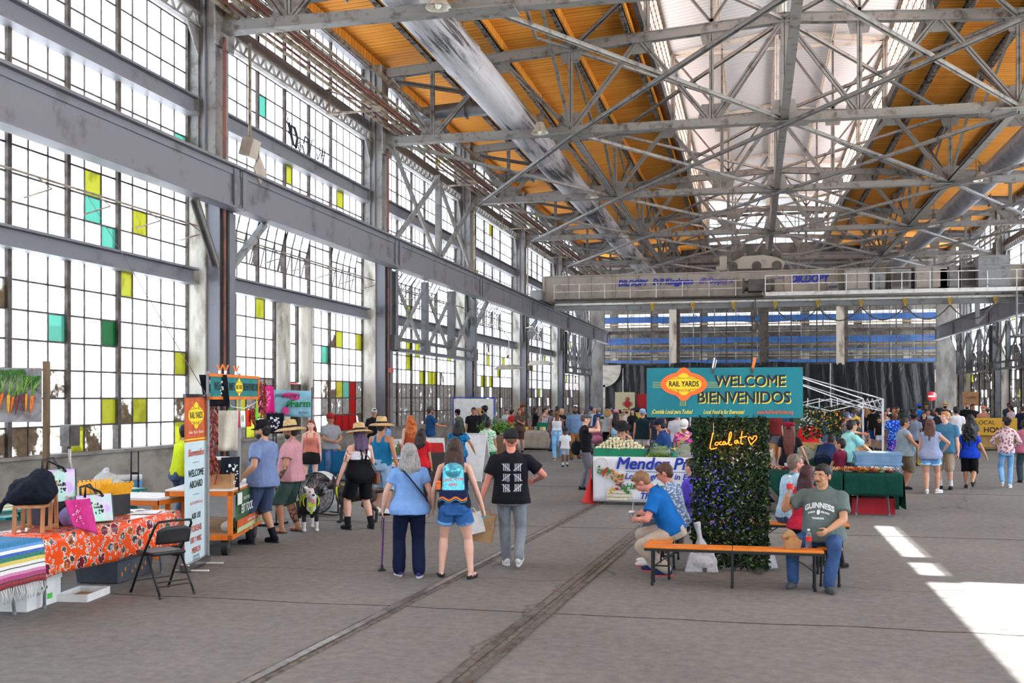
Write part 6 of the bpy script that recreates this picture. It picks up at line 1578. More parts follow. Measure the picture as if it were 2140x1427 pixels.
# food box and bottles on the front bench
o = E('takeaway_box',(.42,12.22,.456),R(12),'open brown paper takeaway box on the front bench','food box')
b = MB(); b.box((0,0,.05),(.15,.12,.1),taper=1.25); b.build('box_body',m_card,o)
b = MB(); b.sheet(lambda u,v: (-.095+.19*u,.075+.03*v,.1+.09*v*math.sin(PI*u)+.01),8,4,.003); b.build('flap',m_card,o); b = MB(); b.sheet(lambda u,v: (-.095-.03*v,-.06+.12*u,.1+.06*v),4,3,.003); b.build('flap',m_card,o)
b = MB(); b.ball((0,0,.1),(.075,.05,.03),10,6); b.build('food',M('fried_food',(190,130,70),(150,96,50),30),o)
m_clear = glassmat('clear_bottle_plastic',(.9,.93,.95),.8,.2)
def bottle(p,label,tilt=None,h=.22,lab=(210,40,36),capc=(236,236,236)):
    k = h/.22; o_ = E('water_bottle',p,0,label,'bottle')
    if tilt: o_.rotation_euler = tilt
    b = MB(); b.lathe([(.02*k,0),(.033*k,.005*k),(.033*k,.06*k),(.030*k,.07*k),(.033*k,.08*k),(.033*k,.14*k),(.026*k,.165*k),(.012*k,.185*k),(.012*k,.205*k)],18); b.build('bottle_body',m_clear,o_)
    b = MB(); b.lathe([(.0338*k,.085*k),(.0338*k,.135*k)],18,cap=False); b.build('label_band',tx(lab),o_)
    b = MB(); b.lathe([(.014*k,.2*k),(.014*k,.222*k)],12); b.build('cap',M('cap_%d_%d_%d' % capc,capc),o_)
    return o_
bottle((.6,12.25,.456),'water bottle with red label and white cap standing on the front bench')
# ---------------------------------------------------------------- people nearest the camera
# woman with a cane
A = person(FT(856,1206),1.63,-6,'grey-haired woman in light blue t-shirt and navy trousers walking with a purple cane','pale',('tee',(128,172,232)),('slacks',(18,28,58)),('bob',(150,148,146)),
           shoes=(78,62,140),aL=(-.33,.12,.86),eL=(-.8,-.6,0),aR=(.27,.08,.86),fL=(-.12,.16,0,0,0),fR=(.12,-.02,0),fem=1,bulk=1.28,near=2,grip=(.3,1.1),lean=3)
b = MB(); b.path([A['S'](.525,-.13,-.07),A['S'](.4,-.03,-.18),A['S'](.25,.09,-.175),A['S'](.12,.2,-.12),A['S'](.06,.24,.0)],.012,6,flat=(.016,.006)); b.build('shoulder_strap',cloth((34,44,70)),A['root'])
# girl with backpack
Bp = person(FT(950,1208),1.7,4,'young woman with long brown hair, denim shorts and a shiny blue backpack','pale',('tank',(34,36,44)),('short_shorts',(38,84,140),'denim'),('xlong',(62,40,30)),
            shoes='flats',aR=(.36,.02,.82),aL=(-.27,.1,.86),fL=(-.17,.1,0),fR=(.2,-.02,0,-10),fem=1,bulk=1.12,near=2,grip=(.5,.3),arms_out=.0)
# man with tally marks
Cm = person(FT(1068,1184),1.76,2,'man in black t-shirt with white tally marks, grey jeans and black cap, carrying bags','ruddy',('tee',(22,23,30)),('jeans',(150,158,166),'denim',(104,112,122)),('buzz',(104,70,48)),('cap',(40,40,42)),
            ((236,236,236),(240,240,240)),aL=(-.38,-.02,.84),aR=(.3,.24,1.08),eR=(.9,-.6,-.2),fL=(-.06,.14,0),fR=(.1,-.16,.06,0,-28),bulk=1.22,near=2,grip=(.8,1.1),head=(-8,0),face_bits='s')
# man at the cart in slate blue
Dm = person(FT(551,1136),1.84,-58,'man in slate blue t-shirt, navy shorts and black cap at the orange cart','olive',('tee',(118,136,176)),('long_shorts',(62,74,102)),('short',(30,24,22)),('cap',(26,26,28)),
            (24,26,34),aL=(-.36,.12,.95),aR=(.3,.26,.98),eR=(.9,-.7,-.2),fL=(-.14,.14,0),fR=(.14,-.08,0),bulk=1.3,near=2,head=(-14,4),face_bits='bg',sock=(24,26,32),belly=.04)
Em = person(FT(610,1112),1.78,-72,'tattooed man in pink t-shirt, green shorts and wide straw hat beside the dogs','tan',('tee',(206,150,158)),('long_shorts',(62,84,78)),('short',(34,26,24)),('straw',None),
            'sandals',aL=(-.34,.1,.86),aR=(.36,.14,.84),fL=(-.14,.12,0),fR=(.14,-.05,0),bulk=1.36,near=2,head=(-6,6),face_bits='b',belly=.05)
Fw = person(FT(752,1106),1.72,-30,'woman in black overall dress over white top with wide straw hat and tattooed arm','pale',('tank',(226,226,232),'spots',(150,120,150)),('shorts',(18,18,22)),('long',(76,52,84)),('straw',None),
            (34,34,38),aL=(-.36,.06,.84),aR=(.26,.3,1.0),fL=(-.17,.1,0),fR=(.19,-.06,0),fem=1,bulk=1.38,near=2,head=(6,8),sock=(26,26,30),wear=(18,18,22))
Gm = person(FT(797,1072),1.78,30,'man in teal tank top, pale blue shorts and straw hat behind the woman in black','tan',('tank',(24,112,158)),('long_shorts',(150,180,208)),('short',(60,44,34)),('straw',None),
            ((226,226,224),(236,236,236)),aR=(.33,.02,.84),fL=(-.12,.05,0),fR=(.15,-.1,0),bulk=1.15,near=1)
# seated people round the hedge
Hm = person(DU(1722,12.15),1.74,196,'seated man in grey-green printed t-shirt and jeans holding a water bottle','olive',('tee',(98,112,108)),('jeans',(62,94,142),'denim',(26,44,78)),('short',(30,24,24)),None,
            ((78,82,84),(60,62,62)),seat=.47,aR=(.34,.27,1.06),eR=(.75,-.1,-1),aL=(-.15,.36,.67),eL=(-1,-.9,.1),fR=(.22,.46,0,8),fL=(-.2,.52,0,20),bulk=1.36,near=2,belly=.1,head=(14,3),face_bits='em',grip=(1.0,.5),fp=.4,lean=4,hs=1.04)
Im = person(DU(1682,13.1),1.62,40,'seated woman in bright red top with very long dark hair, facing away','fair',('tee',(206,40,66)),('pants',(24,24,28)),('xlong',(70,36,40)),None,
            (46,38,34),seat=.46,aR=(.2,.3,.66),aL=(-.2,.3,.66),fR=(.16,.5,0),fL=(-.1,.42,0),fem=1,bulk=1.28,near=2,lean=6)
Jm = person(DU(1650,14.3),1.78,62,'seated grey-haired man in pale blue shirt with small dark print and glasses','ruddy',('long',(178,212,230),'spots',(40,60,96)),('jeans',(50,66,96),'denim'),('short',(122,106,92)),None,
            (90,90,92),seat=.46,aR=(.25,.3,.8),aL=(-.2,.34,.8),bulk=1.25,near=2,lean=8,face_bits='gb',belly=.05,head=(10,0))
Km = person(DU(1408,12.75),1.74,-84,'seated man in bright blue polo shirt and khaki trousers bent over a drink','ruddy',('polo',(18,102,180)),('pants',(190,174,156)),('short',(134,98,66)),None,
            ((30,50,96),(206,84,80)),seat=.46,aR=(.1,.46,.66),aL=(-.12,.44,.68),eR=(1,-.4,-.5),eL=(-1,-.4,-.5),fR=(.17,.26,0),fL=(-.12,.08,0),bulk=1.18,near=2,lean=27,head=(0,40),face_bits='g',grip=.7,hd=(0,.05,-.02),sock=(24,26,32))
Lm = person(DU(1420,13.4),1.7,-86,'seated man in blue patterned shirt half hidden behind the man in the blue polo','ruddy',('tee',(112,140,176),'leafy',(214,222,232)),('long_shorts',(70,80,96)),('short',(84,56,40)),None,
            ((230,226,220),(206,70,60)),seat=.46,aR=(.1,.44,.7),aL=(-.1,.44,.7),fR=(.14,.42,0),fL=(-.12,.4,0),bulk=1.1,near=1,lean=14,head=(0,24),face_bits='g')
Nm = person(DU(1462,14.5),1.66,-60,'seated person in purple long-sleeved top behind the leafy panel','fair',('long',(96,76,196)),('pants',(120,112,104)),('short',(70,50,40)),None,
            ((206,84,60),(230,120,90)),seat=.46,aR=(.15,.4,.75),aL=(-.15,.4,.75),bulk=1.05,near=1,lean=12)
# ---------------------------------------------------------------- dogs, fan, things in hands
def dog(p,face,label,col,mk,sc=1.0,white=None,headturn=0,pant=False,tail=.3):
    p0 = Vector(p); az = math.atan2(p0.x,p0.y)+R(face); o = E('dog',(p0.x,p0.y,0),-az,label,'dog'); V = lambda x,y,z: Vector((x,y,z))*sc
    b = MB()
    b.path([V(0,-.3,.47),V(0,-.2,.48),V(0,-.05,.455),V(0,.12,.455),V(0,.24,.48),V(0,.3,.5)],[.085*sc,.105*sc,.1*sc,.135*sc,.13*sc,.09*sc],14)
    b.ball(V(0,.2,.42),(.12*sc,.14*sc,.15*sc),14,10); b.ball(V(0,-.27,.45),(.1*sc,.12*sc,.12*sc),12,8)
    hr = Matrix.Rotation(R(headturn),3,'Z'); hc = V(0,.36,.63)
    hp_ = lambda x,y,z: hc+hr @ V(x,y,z)
    b.path([V(0,.26,.5),V(0,.33,.6),hc],[.1*sc,.085*sc,.08*sc],12)
    b.ball(hc,(.1*sc,.09*sc,.085*sc),14,10,hr); b.path([hp_(0,.04,-.015),hp_(0,.09,-.03),hp_(0,.13,-.03)],[.075*sc,.062*sc,.05*sc],10); b.ball(hp_(0,.08,-.075),(.045*sc,.07*sc,.022*sc),10,6,hr)
    for q in (-1,1):
        b.ball(hp_(q*.06,.0,.0),(.04*sc,.05*sc,.05*sc),10,6,hr); b.path([hp_(q*.065,-.02,.055),hp_(q*.1,-.02,.1),hp_(q*.125,.02,.09)] if pant else [hp_(q*.05,-.02,.05),hp_(q*.07,-.03,.11),hp_(q*.075,-.03,.15)],[.034*sc,.026*sc,.01*sc],6)
        x = q*.095
        b.path([V(x,.2,.42),V(x*1.05,.16,.28),V(x*1.05,.2,.24),V(x*1.05,.2,.06),V(x*1.05,.22,.03)],[.062*sc,.045*sc,.036*sc,.028*sc,.032*sc],10); b.ball(V(x*1.05,.235,.025),(.036*sc,.05*sc,.025*sc),10,6)
        b.path([V(x,-.27,.44),V(x*1.1,-.2,.3),V(x*1.1,-.34,.2),V(x*1.1,-.33,.05)],[.085*sc,.06*sc,.033*sc,.027*sc],10); b.ball(V(x*1.1,-.305,.025),(.034*sc,.048*sc,.025*sc),10,6)
    b.path([V(0,-.36,.52),V(0,-.5,.52+tail*.1),V(0,-.66,.5+tail*.5)],[.035*sc,.024*sc,.01*sc],8)
    body = b.build('body',[col,white or col],o); remesh(body,.0105,1)
    if white:
        def paint():
            me = body.data
            if len(me.materials) < 2: me.materials.append(white)
            for pl_ in me.polygons:
                c_ = pl_.center/sc; w_ = False
                if c_.z < .16: w_ = True
                if c_.y > .22 and abs(c_.x) < .075 and .3 < c_.z < .6: w_ = True
                hcx = hr.inverted() @ (pl_.center-hc)/sc
                if c_.y > .3 and c_.z > .56 and (hcx.x >-.022 or hcx.y > .11 and hcx.z < .0) : w_ = True
                if c_.y < .3 and c_.z > .16: w_ = w_ and False
                pl_.material_index = 1 if w_ else 0
        DECALS.append(paint)
    for q in (-1,1): b = MB(); b.ball(hp_(q*.045,.085,.03),.013*sc,8,6); b.build('eye',m_pup,o)
    b = MB(); b.ball(hp_(0,.178,-.01),(.024*sc,.018*sc,.018*sc),10,6); b.build('nose',m_blackm,o)
    if pant: b = MB(); b.sheet(lambda u,v: hp_((u-.5)*.05,(.135+.02*v),-.07-.085*v),5,6,.008); b.build('tongue',M('tongue_pink',(214,120,130)),o)
    b = MB(); b.path([V(math.cos(a)*.125,.27+.02*math.sin(a),.5+.13*math.sin(a)) for a in [R(k) for k in range(0,360,24)]],.012,6,closed=True,flat=(.012,.016)); b.path([V(math.cos(a)*.145,.05,.455+.145*math.sin(a)) for a in [R(k) for k in range(0,360,24)]],.012,6,closed=True,flat=(.02,.008)); b.bar(V(0,.06,.6),V(0,.26,.62),.03,.012)
    if mk: b.box(V(0,.345,.47),(.12,.02,.1)); b.bar(V(0,.35,.42),V(0,.3,.3),.035,.02)
    b.build('harness',M('hi_vis_harness',(196,224,40),(180,206,30)),o)
    return o
DG = dog(FT(645,1108),172,'black and white dog with tongue out wearing a yellow-green harness',M('black_coat',(28,27,30),(20,20,22)),True,1.0,M('white_coat',(214,206,204),(196,186,184)),0,True,.3)
dog(FT(742,1092),-68,'brown brindle dog sniffing towards the fan behind the woman in black',M('brindle_coat',(74,62,54),(38,32,30),12,st=(1,4,1)),False,1.05,None,-12,False,.1)
# drum fan
o = E('drum_fan',FT(668,1078),R(-8),'big round white and black industrial drum fan on a wheeled frame behind the dogs','fan')
b = MB(); cz = .43; r_ = .37
b.lathe([(r_,-.12),(r_+.012,-.12),(r_+.012,.12),(r_,.12),(r_,-.12)],36,(0,0,cz),Matrix.Rotation(R(90),3,'X'),cap=False); b.build('drum',M('drum_white',(206,206,204)),o)
for yy in (-.12,.12):
    b = MB()
    for q in (.09,.17,.25,.32,.37): b.path([(q*math.cos(a),yy,cz+q*math.sin(a)) for a in [R(k) for k in range(0,360,15)]],.0035 if q < .37 else .014,5,closed=True)
    for k in range(20): a = R(k*18); b.path([(.05*math.cos(a),yy,cz+.05*math.sin(a)),(.37*math.cos(a),yy*1.0,cz+.37*math.sin(a))],.003,4)
    b.build('wire_guard',m_blackm if yy < 0 else m_dark,o)
b = MB(); b.tube((0,-.1,cz),(0,.1,cz),.07,14); b.build('motor_hub',m_blackm,o)
for k in range(4): a = R(k*90+20); b = MB(); rt = Matrix.Rotation(-a,3,'Y'); b.sheet(lambda u,v: Vector((0,0,cz))+rt @ Vector((.06+.27*u,-.05+.1*v,(v-.5)*(.09+.07*u))),6,4,.004); b.build('blade',M('blade_grey',(170,170,172),metal=.4,rough=.4),o)
b = MB(); b.path([(-.4,-.18,.09),(.42,-.18,.05),(.42,.18,.05),(-.4,.18,.09)],.014,6,closed=True)
for x in (-.385,.385): b.path([(x,.0,.08),(x,0,cz)],.014,6)
b.path([(-.36,-.17,.62),(-.42,-.17,.72),(-.42,.17,.72),(-.36,.17,.62)],.012,6); b.build('stand',m_blackm,o)
for yy in (-.16,.16): b = MB(); b.tube((-.3,yy-.03,.085),(-.3,yy+.03,.085),.085,16); b.build('wheel',m_vinyl,o)
# cane
w_ = Wp(A,A['handL']); ft_ = FT(798,1192)
o = E('walking_cane',(ft_.x,ft_.y,0),0,'metallic purple walking cane with black handle and pronged rubber foot','cane')
top = Vector((w_.x-ft_.x,w_.y-ft_.y,w_.z))
b = MB(); b.tube((0,0,.06),top-Vector((0,0,.01)),.011,10); b.build('shaft',M('purple_metal',(150,96,190),metal=.6,rough=.3),o)
b = MB(); b.path([top+Vector((-.05,-.03,.005)),top+Vector((0,0,.012)),top+Vector((.06,.05,.004))],[.012,.015,.012],8); b.build('handle',m_blackm,o)
b = MB(); b.lathe([(.055,0),(.05,.015),(.022,.035),(.018,.07)],14); b.build('rubber_foot',m_vinyl,o)
b = MB(); b.path([top+Vector((-.02,0,0)),top+Vector((-.03,-.01,-.15)),top+Vector((-.01,-.01,-.22)),top+Vector((0,0,-.1))],.004,5); b.build('wrist_loop',m_blackm,o)
# backpack
s_ = Bp['s']; o = E('backpack',Bp['root'].location,0,'shiny blue sequin backpack lettered COOL TO BE KIND with striped navy base','backpack'); o.rotation_euler = Bp['root'].rotation_euler
bz = Bp['S'](.27)
t = NT('blue_sequins'); v = t.n('TexVoronoi'); v.inputs['Scale'].default_value = 240; t.l(t.coord(),v.inputs[0]); sx_ = t.n('SeparateColor'); t.l(v.outputs['Color'],sx_.inputs[0]); t.col(t.ramp(sx_.outputs[0],[(0,lin((10,110,150))),(.5,lin((40,170,200))),(.93,lin((150,220,230)))])); t.set(.25,.5); m_seq = t.m
b = MB(); b.box(bz+Vector((0,-.2,.02)),(.28,.13,.34),taper=.85); b.ball(bz+Vector((0,-.2,.16)),(.125,.08,.1),16,10); bk = b.build('sequin_panel',m_seq,o); remesh(bk,.011,3)
b = MB(); b.box(bz+Vector((0,-.195,-.13)),(.33,.15,.16)); bn_ = b.build('navy_base',cloth((30,40,78)),o,bevel=.03)
for k,c_ in enumerate(((236,90,50),(236,190,60),(150,40,60),(60,160,190))):
    b = MB(); b.path([bz+Vector((-.165+.0275*j,-.275,-.155-.012*k+.018*math.sin(j*1.1))) for j in range(13)],.006,4); b.build('wavy_stripe',tx(c_),bn_)
for q in (-1,1):
    b = MB(); b.path([bz+Vector((q*.07,-.15,.2)),Bp['S'](.53,q*.085,-.04),Bp['S'](.5,q*.1,.08),Bp['S'](.35,q*.13,.12),Bp['S'](.18,q*.16,.0),bz+Vector((q*.15,-.14,-.12))],.02,6,flat=(.022,.007)); b.build('strap',tx((28,96,130)),o)
def kind_():
    for s2,zz in (('COOL TO BE',.06),('KIND',0)):
        vs,fs = textmesh(s2,.042,.001,.0012); decal(bk,vs,fs,bz+Vector((.0,-.4,zz)),(1,0,.08),(0,0,1),(0,1,0),tx((224,96,80)),'lettering')
DECALS.append(kind_)
b = MB(); b.box(bz+Vector((-.17,-.24,-.02)),(.05,.04,.07)); b.ball(bz+Vector((-.17,-.25,.03)),(.03,.02,.02),8,6); b.build('orange_charm',tx((236,110,40)),o)
# man's bags
def paperbag(p,rz,w_,h_,mat,label,hl=None,tilt=0):
    o_ = E('paper_bag',p,rz,label,'bag'); rt = Matrix.Rotation(R(tilt),3,'Y')
    b = MB(); b.box(rt @ Vector((0,0,-h_/2-.06)),(w_,w_*.55,h_),rt); b.build('bag_body',mat,o_,bevel=.004)
    for y in (-1,1): b = MB(); b.path([rt @ Vector((-w_*.22,y*w_*.27,-.07)),rt @ Vector((-w_*.12,y*.02,-.0)),rt @ Vector((w_*.12,y*.02,-.0)),rt @ Vector((w_*.22,y*w_*.27,-.07))],.004,5); b.build('handle',mat,o_)
    return o_
hl_ = Wp(Cm,Cm['handL'])
paperbag(hl_+Vector((-.1,-.06,-.02)),R(15),.2,.26,M('white_paper',(224,222,220),rough=.7),'white paper shopping bag carried by the man in black',tilt=-14)
paperbag(hl_+Vector((.07,.02,-.03)),R(5),.28,.36,M('kraft_paper',(170,136,100),(150,118,84),9,rough=.8),'brown kraft paper bag carried by the man in black',tilt=10)
# tally marks
def tally():
    b = MB()
    for r_i in range(3):
        for c_i in range(2):
            x0 = (-.1,.045)[c_i]; z0 = .08-r_i*.13; rnd = random.Random(r_i*2+c_i)
            for k in range(4): x = x0+.012+k*.022; b.lohi((x-.0045,-.001,z0-.048+rnd.uniform(-.006,.006)),(x+.0045,.001,z0+.048))
            up_ = (c_i == 1) != (r_i == 1);
            if r_i == 2: up_ = c_i == 1
            b.bar((x0-.012,0,z0+(-.045 if up_ else .045)),(x0+.1,0,z0+(.045 if up_ else -.045)),.002,.009,(0,1,0)) if False else b.path([(x0-.012,0,z0+(-.042 if up_ else .045)),(x0+.045,0,z0),(x0+.1,0,z0+(.045 if up_ else -.042))],.0048,4)
    me_v,me_f = b.v,b.f
    decal(Cm['top'],me_v,me_f,Cm['S'](.29)+Vector((0,-.5,0)),(1,0,0),(0,0,1),(0,1,0),tx((214,218,230)),'tally_print',.006)
DECALS.append(tally)
def shirtprint():
    S2 = Hm['S']; y = Vector((0,.5,0))
    for s2,h_,sz,bo in (('GUINNESS',.36,.085,.0035),('DUBLIN          IRELAND',.29,.028,.001),('TRADEMARK',.215,.028,.001)):
        vs,fs = textmesh(s2,sz,.001,bo,xs=.85); vs = [(x,yy,z-(x*x*1.6 if s2 != 'TRADEMARK' else 0)) for x,yy,z in vs]
        decal(Hm['top'],vs,fs,S2(h_)+y,(-1,0,0),(0,.0,1),(0,-1,0),tx((220,226,226)),'print_lettering',.006)
    b = MB(); b.poly([(-.014,.026),(-.019,0),(-.011,-.028),(.011,-.028),(.019,0),(.014,.026)],.002); decal(Hm['top'],b.v,b.f,S2(.285)+y,(-1,0,0),(0,0,1),(0,-1,0),tx((220,226,226)),'print_emblem',.007)
DECALS.append(shirtprint)
# held bottle, drink, phone
bh = Wp(Hm,Hm['handR']); bottle(bh+Vector((-.01,-.035,-.09)),'water bottle with red label in the hand of the man in grey-green',None,.24)
dh = Wp(Km,Km['handR']); o = E('drink_cup',dh+Vector((-.02,0,-.02)),0,'clear drink cup with straw held by the man in the blue polo','cup'); b = MB(); b.lathe([(.03,0),(.042,.11),(.044,.115)],16); b.build('cup',m_clear,o); b = MB(); b.lathe([(.045,.113),(.043,.12),(.03,.135),(.004,.137)],16); b.build('lid',m_white,o); b = MB(); b.tube((0,0,.06),(.015,0,.24),.004,6); b.build('straw',m_white,o)
ph = Wp(Bp,Bp['handR']); b = MB(); b.box((0,0,0),(.07,.14,.01)); q = b.build('phone',tx((60,140,150)),None,ph+Vector((.02,-.03,-.02)),R(20)); tag(q,'phone in a teal case in the hand of the girl with the backpack','phone')
wr = Km['wrR']; b = MB(); b.path([wr+Vector((0,-.02+.034*math.cos(a),.034*math.sin(a))) for a in [R(k) for k in range(0,360,30)]],.01,6,closed=True); b.box(wr+Vector((0,-.02,.04)),(.035,.035,.012)); b.build('watch',m_blackm,Km['root'])
# bag strap of the woman in overalls
S2 = Fw['S']; b = MB(); b.path([S2(.53,-.06,.03),S2(.5,-.07,-.06),S2(.3,.06,-.2),S2(.1,.2,-.16),S2(-.02,.26,-.08)],.014,6,flat=(.016,.006)); hb_ = b.build('bag_strap',cloth((120,78,58)),Fw['root'])
o = E('shoulder_bag',Fw['root'].location,0,'small brown leather shoulder bag on the woman in black overalls','bag'); o.rotation_euler = Fw['root'].rotation_euler
b = MB(); b.box(S2(-.06,.27,-.08),(.08,.16,.2)); b.build('bag_body',M('brown_leather',(134,82,60),(116,70,50)),o,bevel=.03)
# tattoos
m_tat = M('tattooed_skin',SK['tan'],(84,70,66),24,.44,.52)
for J_,k_ in ((Em,'L'),(Em,'R')):
    e_,w2 = J_['el'+k_],J_['wr'+k_]; d_ = w2-e_; b = MB(); b.path([e_+d_*.04,e_+d_*.35,e_+d_*.92],[.0455,.0475,.034],14); b.build('tattoo',m_tat,J_['root'])
k_,a_ = Em['knR'],Em['anR']; b = MB(); b.path([k_.lerp(a_,.3),k_.lerp(a_,.5),k_.lerp(a_,.85)],[.072,.064,.047],14); b.build('tattoo',m_tat,Em['root'])
e_,w2 = Fw['shL'],Fw['elL']; b = MB(); b.path([e_.lerp(w2,.2),e_.lerp(w2,.6),e_.lerp(w2,.85)],[.0535,.049,.044],14); b.build('tattoo',M('light_tattoo',SK['pale'],(110,90,96),26,.52,.58),Fw['root'])
# ---------------------------------------------------------------- market stalls
def clothtable(p,rz,L,W,H,hem,mat,label,lab2,legs=True):
    o_ = folding_table('folding_table',(p[0],p[1],0),rz,L,W,H-.015,lab2)
    q = drape('tablecloth',mat,-L/2-.01,L/2+.01,-W/2-.01,W/2+.01,H,hem,(p[0],p[1],0),label); q.rotation_euler = (0,0,rz); return q
m_green = cloth((10,66,54)); m_grn2 = M('green_crate',(16,128,92),(14,112,80),6,rough=.5); m_linen = cloth((196,184,168)); m_burlap = cloth((140,112,92),'check',(116,92,74)); m_wht = cloth((222,220,214))
# ---- produce stall with the printed banner
SY = 21.0
clothtable((-1.5,SY+.4),0,3.3,.75,.94,(.5,.5,.5,.5),m_wht,'white cloth on the root vegetable stall behind the printed banner','folding table of the root vegetable stall')
o = E('stall_banner',(-1.5,SY-.06,0),0,'white printed banner with blue Mendez lettering along the front of the root vegetable stall','banner')
b = MB(); b.sheet(lambda u,v: (-1.66+3.3*u,.02*math.sin(u*9+v*2),.97-.9*v),40,8,.004); b.build('vinyl_sheet',M('banner_white',(222,224,230),(210,212,220),2,rough=.5),o)
mbu = tx((20,50,160)); mgn = tx((20,128,62))
text('lettering','Mendez Produce',.33,mbu,o,(-1.2,-.035,.83),shear=.25,bold=.007,xs=1.0,align='LEFT'); b = MB(); b.lohi((-1.0,-.035,.675),(1.5,-.03,.685)); b.build('underline',mbu,o)
text('lettering','Locally grown in El Guique NM',.165,mbu,o,(-1.02,-.035,.58),shear=.25,bold=.003,align='LEFT'); text('lettering','Hand picked · Pesticide Free',.165,mgn,o,(-1.0,-.035,.38),shear=.25,bold=.003,align='LEFT'); text('lettering','Thank you!',.17,mbu,o,(-.72,-.035,.19),shear=.25,bold=.004,align='LEFT')
rnd = random.Random(6); vc = [M('print_'+n,c,None,20) for n,c in (('red',(186,50,44)),('green',(70,120,54)),('orange',(216,120,44)),('yellow',(216,180,90)),('grape',(96,40,70)),('cream',(222,214,186)))]
b = MB()
b.path([(-1.48+.13*math.cos(R(a)),-.035,.83+.11*math.sin(R(a))) for a in range(0,360,24)],.012,5,closed=True,m=5)
for k in range(70): a = rnd.random(); x = -1.55+a*.52; z = .82-a*.22-rnd.uniform(0,.2); m_ = (1,0,1,2,3,0)[int(a*5.9)] if z > .63 else rnd.choice((2,2,1,3,0)); b.ball((x,-.036,z),(rnd.uniform(.018,.035),.006,rnd.uniform(.015,.03)),7,5,m=m_)
for k in range(60): a = rnd.uniform(-1,1); x = -1.13+a*.2; z = .4-a*a*.12+rnd.uniform(-.08,.03); b.ball((x,-.036,z),(.02,.006,.02),6,4,m=(3 if a <-.4 else 0 if a <-.0 else 4 if a < .2 else 1))
for k in range(3): b.lohi((-1.38,-.034,.1+k*.07),(-.88,-.028,.155+k*.07),5)
b.build('printed_vegetables',vc,o)
for k in range(5): b = MB(); b.box((-1.55+k*.75,.0,.035),(.03,.03,.07)); b.build('foot',m_dark,o)
o = MB(); o.lathe([(.2,0),(.19,.02),(.03,.5),(.02,.7)],4); o = o.build('traffic_cone',tx((210,40,36)),None,(-3.25,SY+.25,0)); o.data.name = 'traffic_cone'; tag(o,'red cone at the left end of the printed banner','cone')
TZ = .955
o = crate((-2.65,SY+.35,TZ),0,(1.0,.55,.17),m_grn2,'green plastic crate heaped with white turnips on the stall')
m_turn = M('white_turnip',(226,214,182),(206,196,156),12,rough=.45); m_tops = M('turnip_green',(84,120,50),(60,94,40),9)
t0 = E('white_turnip',(-2.65,SY+.1,TZ+.16),0,'round white turnip in the heap on the green crate','turnip','white turnips heaped on the green crate')
b = MB(); b.ball((0,0,0),(.036,.036,.034),10,7); b.path([(0,0,-.03),(0,-.02,-.07)],[.008,.001],5); b.build('bulb',m_turn,t0); b = MB(); b.path([(0,0,.03),(.01,.03,.07)],.006,5); b.build('stalk',m_tops,t0)
rnd = random.Random(11); n = 0
for l_ in range(5):
    for i in range(14-l_*2):
        for j in range((3,3,3,2,2)[l_]):
            if n >= 130: break
            x = -3.1+.07*i+l_*.066+rnd.uniform(-.012,.012); y = SY+.12+j*.1+l_*.02; z = TZ+.18+l_*.045+rnd.uniform(-.01,.01); n += 1
            c_ = recopy(t0,(x,y,z)); c_.rotation_euler = (rnd.uniform(-.6,.6),rnd.uniform(-.6,.6),rnd.uniform(0,6))
def heap(p,d,mats,n,r_,label,cat,name,seed=1,kind='stuff'):
    b = MB(); rnd = random.Random(seed); b.ball((0,0,0),(d[0]*.8,d[1]*.8,d[2]*.7),12,8)
    for k in range(n): a = rnd.uniform(0,6.3); q = rnd.random() ** .5; z = math.sqrt(max(0,1-q*q))*d[2]; b.ball((math.cos(a)*q*d[0],math.sin(a)*q*d[1],z),tuple(r_*rnd.uniform(.6,1.2) for _ in range(3)),6,4,m=rnd.randrange(len(mats)))
    o_ = b.build(name,mats,None,p); return tag(o_,label,cat,kind=kind)
def veg_bag(p,s_,label,green=True):
    o_ = E('produce_bag',p,0,label,'produce bag'); b = MB(); b.ball((0,0,.11*s_),(.24*s_,.2*s_,.13*s_),14,8); f_ = b.build('film',m_filmy,o_); remesh(f_,.018,1,.05,TEXH)
    if green: b = leafmesh(160,lambda r: (r.gauss(0,.1)*s_,r.gauss(0,.08)*s_,.08*s_+abs(r.gauss(0,.06))*s_),.08,.05,5,2); b.build('greens',[M('lettuce_green',(126,160,84),(96,136,66),8),M('pea_green',(110,150,50),(84,120,40),8)],o_)
for k,(x,y,s_,g_) in enumerate(((-1.85,.5,.9,1),(-1.3,.62,1.1,1),(-.8,.55,.9,1),(-.25,.45,1.1,1),(.05,.3,.8,0))): veg_bag((x,SY+y-.15,TZ),s_,'plastic bag of greens on the root vegetable stall, %s from the left' % ORD[k],g_)
b = leafmesh(260,lambda r: (r.uniform(-.22,.22),r.uniform(-.12,.12),r.uniform(0,.05)),.09,.014,3,2); tag(b.build('green_beans',[M('pea_green',(110,150,50)),M('bean_green',(150,186,70))],None,(-1.85,SY+.1,TZ)),'heap of loose green beans beside the turnip crate','beans',kind='stuff')
b = MB(); b.lathe([(.07,0),(.07,.03),(.03,.07),(.022,.12),(.03,.14)],12); b.ball((0,0,.17),(.025,.02,.03),8,6,m=1); b.path([(0,0,.18),(-.06,-.03,.17)],.01,5,m=1); q = b.build('squeeze_bottle',[m_grn2,m_yy],None,(-1.55,SY+.15,TZ)); tag(q,'green pump bottle with yellow nozzle on the stall edge','bottle')
